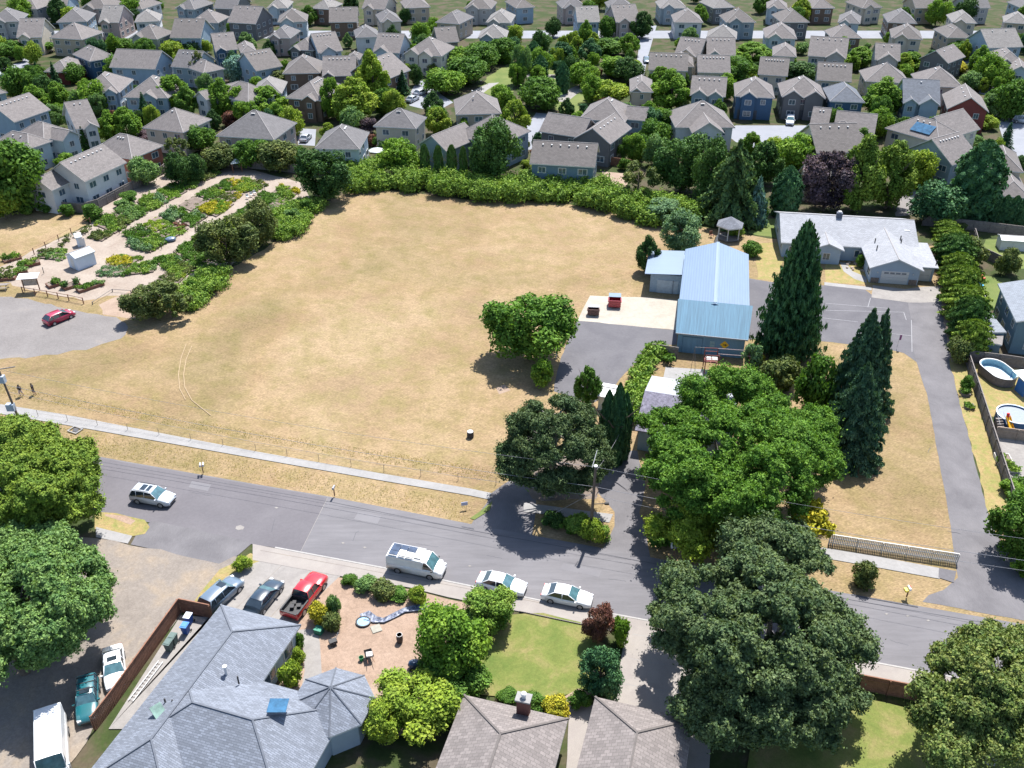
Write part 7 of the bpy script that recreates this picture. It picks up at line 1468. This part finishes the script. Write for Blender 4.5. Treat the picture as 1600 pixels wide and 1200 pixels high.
t = simple('paddling_pool', 'bright blue paddling pool leaning behind the laurel hedge', 'pool', 1521, 448, 0); MB().lathe([(1.3, 0), (1.4, .35), (1.2, .38), (1.1, .12)], n=20).build('tub', plain('tub_blue', (.05, .38, .70), .4), t)
t = simple('beach_umbrella', 'mint green parasol open beside the solar panel house', 'umbrella', 1447, 248); MB().tube((0, 0, 0), (0, 0, 2.3), .03, .03, 6).build('pole', m_trim, t); MB().lathe([(1.5, 2.0), (.8, 2.3), (.05, 2.5)], n=10).build('canopy', plain('parasol_mint', (.25, .60, .50), .7), t)
t = simple('patio_umbrella', 'grey patio umbrella beside the pale blue house', 'umbrella', 590, 250); MB().tube((0, 0, 0), (0, 0, 2.3), .03, .03, 6).build('pole', m_trim, t); MB().lathe([(1.8, 2.0), (.9, 2.35), (.05, 2.6)], n=8).build('canopy', plain('parasol_grey', (.34, .37, .38), .7), t)
t = simple('patio_umbrella', 'small white patio umbrella behind the long folded roof house', 'umbrella', 208, 168); MB().tube((0, 0, 0), (0, 0, 2.2), .03, .03, 6).build('pole', m_trim, t); MB().lathe([(1.4, 1.9), (.7, 2.2), (.05, 2.4)], n=8).build('canopy', m_trim, t)
t = simple('child_slide', 'small red plastic toy by the paddling pool', 'toy', 1534, 438, .4); MB().box(-.4, -.3, 0, .4, .3, .35).cbox((0, .2, .55), (.7, .15, .4)).build('body', plain('toy_red', (.5, .04, .02), .5), t)
# front yard things
st = MB(); pp = [(566, 968), (574, 964), (586, 971), (600, 972), (615, 965), (632, 956), (650, 953), (668, 951)]; w = [P(x, y) for x, y in pp]; o0 = w[0]; wd = [.9, 1.2, .75, .6, .55, .6, .75, 1.0]
vs = []
for i, p in enumerate(w):
    d = (w[min(i + 1, len(w) - 1)] - w[max(i - 1, 0)]).normalized(); nn = Vector((-d.y, d.x, 0))
    for k in range(7): s = -1 + 2 * k / 6; q = p - o0 + nn * wd[i] / 2 * s; vs.append((q.x, q.y, _zl[0] + .06 + .10 * abs(s) + .05 * math.sin(i * 3 + k * 2.3)))
st.add(vs, [(i * 7 + k, i * 7 + k + 1, (i + 1) * 7 + k + 1, (i + 1) * 7 + k) for i in range(len(w) - 1) for k in range(6)])
o = st.build('stream_liner', grained('liner_stone', [(.35, (.05, .06, .09)), (.5, (.16, .18, .24)), (.68, (.42, .44, .48))], 3.5, 7, .3), None, True); o.location = o0; props(o, 'crumpled dark and silver artificial stream winding across the dirt front yard', 'garden stream')
t = simple('pond_basin', 'pale blue round pond basin at the left end of the artificial stream', 'pond', 568, 974); MB().lathe([(.62, 0), (.66, .16), (.56, .17), (.5, .08)], n=18, sx=1.1).build('rim', m_blk, t); MB().lathe([(.53, .09), (.53, .12)], n=18, sx=1.1).build('water', plain('pond_blue', (.25, .42, .62), .2, .1), t)
t = simple('paving_slab', 'square grey paving slab lying below the artificial stream', 'paving slab', 588, 984, R(25)); MB().box(-.45, -.45, 0, .45, .45, .05).build('slab', plain('slab_grey', (.25, .24, .20), .9), t)
t = simple('wheelbarrow', 'dark wheelbarrow with white bag standing on the dirt yard', 'wheelbarrow', 577, 1030, R(-70)); MB().add([(-.5, -.35, .65), (.5, -.38, .65), (.5, .38, .65), (-.5, .35, .65), (-.3, -.2, .35), (.3, -.22, .35), (.3, .22, .35), (-.3, .2, .35)], [(4, 5, 1, 0), (5, 6, 2, 1), (6, 7, 3, 2), (7, 4, 0, 3), (7, 6, 5, 4), (4, 5, 6, 7)]).build('tray', m_blk, t)
for s in (-1, 1): MB().tube((-.6, s * .12, .2), (1.1, s * .3, .6), .025, .025, 6).build('handle', m_wood, t); MB().tube((.35, s * .25, .4), (.45, s * .25, 0), .02, .02, 5).build('leg', m_blk, t)
MB().tube((-.65, -.04, .2), (-.65, .04, .2), .2, .2, 12).build('wheel', m_tyre, t)
o = MB().cbox((0, 0, 0), (.55, .5, .2), .2).build('cement_bag', m_trim); o.location = t.location + Vector((.1, -.2, .72)); props(o, 'white bag lying in the wheelbarrow', 'bag')
t = simple('bucket', 'small green bucket beside the wheelbarrow', 'bucket', 565, 1033); MB().lathe([(.17, 0), (.23, .4), (.2, .4), (.15, .05)], n=12).build('pail', plain('pail_green', (.01, .18, .06), .5), t); MB().tube((-.2, 0, .4), (.2, 0, .44), .01, .01, 4).build('handle', m_blk, t)
t = simple('barrel_planter', 'tall dark barrel with a rusty rim standing on the dirt yard', 'barrel', 625, 1004); MB().lathe([(.26, 0), (.31, .45), (.27, .9), (.24, .9), (.24, .7)], n=14).build('barrel', plain('barrel_dark', (.07, .05, .045), .8), t); MB().lathe([(.28, .86), (.28, .92), (.25, .92), (.25, .86)], n=14).build('hoop', m_vent, t)
t = simple('garden_cart', 'black garden cart with tools near the front path', 'cart', 521, 1008, .5); MB().box(-.35, -.25, .2, .35, .25, .5).build('tray', m_blk, t); MB().tube((.3, 0, .5), (.6, .1, 1.1), .03, .03, 5).build('handle', m_vent, t)
for s in (-1, 1): MB().tube((0, s * .26, .2), (0, s * .32, .2), .2, .2, 10).build('wheel', m_tyre, t)
t = simple('lawn_mower', 'dark blue covered mower under the edge of the big bright tree', 'mower', 648, 1044, .2); MB().ball((0, 0, .45), (.6, .45, .4), 10).build('cover', plain('mower_cover', (.02, .05, .10), .4), t)
for s in (-1, 1):
    for x in (-.35, .35): MB().tube((x, s * .34, .16), (x, s * .42, .16), .16, .16, 10).build('wheel', m_tyre, t)
t = simple('storage_box', 'small dark green box under the golden shrub', 'box', 499, 990, R(-20)); MB().box(-.35, -.3, 0, .35, .3, .5).build('box', plain('box_green', (.02, .14, .09), .6), t); MB().box(-.38, -.33, .5, .38, .33, .58).build('lid', plain('boxlid_green', (.03, .19, .12), .6), t)
# edging beside the lawn and a small rock bed
rg0 = random.Random(4); eb = thing('lawn_edging', 'low dark scalloped edging along the sidewalk above the green lawn', 'edging', P(812, 957)[:]); a, b = P(812, 957) - P(812, 957), P(912, 978) - P(812, 957); mb = MB()
for k in range(60): c = a.lerp(b, k / 59); mb.cbox((c.x, c.y, .09), (.12, .06, .24 + .03 * (k % 2)), .2)
mb.build('edge_boards', m_wgrey, eb)
for k in range(16):
    x, y = rg0.uniform(1322, 1352), rg0.uniform(404, 428); q = P(x, y); o = MB().ball((0, 0, .1), (rg0.uniform(.15, .35), rg0.uniform(.15, .3), .18), 8).build('rock', plain('rock_tan', (.34, .27, .22), .9, .3, 3)); o.location = q; props(o, 'tan rock in the bed beside the ranch house walkway', 'rock', 'rocks in the ranch house bed')
t = simple('wall_lantern', 'small lamp post in the rock bed by the ranch house', 'lamp', 1341, 410); MB().tube((0, 0, 0), (0, 0, 1.6), .05, .05, 6).build('post', m_blk, t); MB().box(-.14, -.14, 1.6, .14, .14, 1.9).build('lantern', m_trim, t)
# street lamps and park lamps far away
for i, (x, yb, yt, l) in enumerate(((832, 232, 212, 'slim lamp post at the mouth of the far court behind the bramble hedge'), (752, 142, 126, 'dark lamp post beside the park path'), (1207, 236, 214, 'thin lamp post at the cul-de-sac edge'))):
    p = P(x, yb); h = top_z(p.y, yt); t = thing('street_lamp', l, 'lamp post', p[:]); MB().tube((0, 0, 0), (0, 0, h), .09, .06, 6).build('pole', m_blk, t); MB().cbox((0, -.25, h), (.25, .7, .15)).build('lamp_head', m_blk, t)
# garden extras: small gazebo, bins and white chairs
t = simple('garden_hut', 'small open wooden hut with a pale roof at the back of the community garden', 'hut', 371, 268, R(20)); MB().add([(-1.1, -1.1, 1.9), (1.1, -1.1, 1.9), (1.1, 1.1, 1.9), (-1.1, 1.1, 1.9), (0, 0, 2.6)], [(0, 1, 4), (1, 2, 4), (2, 3, 4), (3, 0, 4), (3, 2, 1, 0)]).build('roof', plain('hut_roof', (.42, .45, .42), .8), t)
for a in (-.9, .9):
    for b in (-.9, .9): MB().box(a - .06, b - .06, 0, a + .06, b + .06, 1.9).build('post', m_wood, t)
t = simple('tarp_heap', 'dark blue tarp covered heap beside the middle garden path', 'tarp', 267, 377, .5); MB().ball((0, 0, .25), (1.0, .7, .45), 10).build('tarp', plain('tarp_blue', (.08, .12, .18), .4, .4, 3), t)
for i, (x, y) in enumerate(((387, 311), (393, 308), (398, 305))):
    t = simple('garden_chair', ('left', 'middle', 'right')[i] + ' one of three white chairs on the far garden path', 'chair', x, y, .4, 'white chairs in the garden'); MB().box(-.25, -.25, .38, .25, .25, .43).build('seat', m_trim, t); MB().box(-.25, .2, .43, .25, .25, .85).build('backrest', m_trim, t)
    for a, b in ((-.22, -.22), (.22, -.22), (-.22, .22), (.22, .22)): MB().box(a - .02, b - .02, 0, a + .02, b + .02, .38).build('leg', m_trim, t)
for x, y in ((186, 322), (210, 330), (253, 390), (262, 330), (187, 366), (414, 298), (69, 428)):
    t = simple('garden_post', placed('short dark tap post', x, y), 'post', x, y); MB().tube((0, 0, 0), (0, 0, 1.1), .06, .05, 6).build('post', m_blk, t); MB().tube((0, 0, .9), (.15, 0, .9), .03, .03, 5).build('tap', m_vent, t)
# ------------------------------------------------------------------ two people walking in the field
def person(x, y, rz, shirt, trousers, label, seed, arms=0):
    p = P(x, y); bm_v = {}; V = [(0, 0, .95), (0, 0, 1.15), (0, .02, 1.38), (0, .02, 1.5), (0, .05, 1.62), (.19, .02, 1.4), (.26, .05, 1.15), (.24, .18, .95), (-.19, .02, 1.4), (-.26, -.02, 1.15), (-.25, .08, .93), (.10, 0, .9), (.12, .12, .5), (.12, -.04, .08), (.12, .12, .03), (-.10, 0, .9), (-.12, -.10, .5), (-.12, -.24, .1), (-.12, -.10, .03)]
    E = [(0, 1), (1, 2), (2, 3), (3, 4), (2, 5), (5, 6), (6, 7), (2, 8), (8, 9), (9, 10), (0, 11), (11, 12), (12, 13), (13, 14), (0, 15), (15, 16), (16, 17), (17, 18)]
    rad = [.15, .14, .16, .06, .10, .075, .05, .04, .075, .05, .04, .10, .07, .045, .04, .10, .07, .045, .04]
    me = bpy.data.meshes.new('person'); me.from_pydata(V, E, []); me.update(); t = link(bpy.data.objects.new('person', me)); props(t, label, 'person'); t.location = (p.x, p.y, 0); t.rotation_euler = (0, 0, rz)
    m = t.modifiers.new('s', 'SKIN'); sv = me.skin_vertices[0].data
    for i, r in enumerate(rad): sv[i].radius = (r, r * .8)
    sv[0].use_root = True; t.modifiers.new('b', 'SUBSURF').levels = 1; t.modifiers['b'].render_levels = 1
    sk = bpy.data.materials.new('skin'); me.materials.append(plain('skin_tone', (.42, .26, .19), .6, .05))
    MB().lathe([(.19, .92), (.20, 1.15), (.25, 1.38), (.16, 1.5), (.08, 1.53)], n=12, sy=.75).tube((.2, .02, 1.42), (.28, .05, 1.15), .095, .075, 8).tube((-.2, .02, 1.42), (-.28, -.02, 1.15), .095, .075, 8).build('shirt', shirt, t)
    MB().lathe([(.18, .82), (.20, .98)], n=12, sy=.8).tube((.10, 0, .92), (.125, .12, .5), .115, .09, 8).tube((-.10, 0, .92), (-.125, -.10, .5), .115, .09, 8).build('shorts', trousers, t)
    MB().ball((0, .03, 1.68), (.11, .125, .12), 10).build('hair', plain('hair_dark', (.02, .014, .012), .8), t); return t
blk = plain('shirt_black', (.015, .012, .016), .8)
person(34, 619, R(160), blk, plain('shorts_pale', (.40, .34, .34), .8), 'person in a black top and pale shorts walking nearer the left pole', 1)
person(54, 617, R(120), blk, plain('shorts_dark', (.03, .02, .022), .8), 'person in dark clothing with dark shorts walking farther from the left pole', 2)
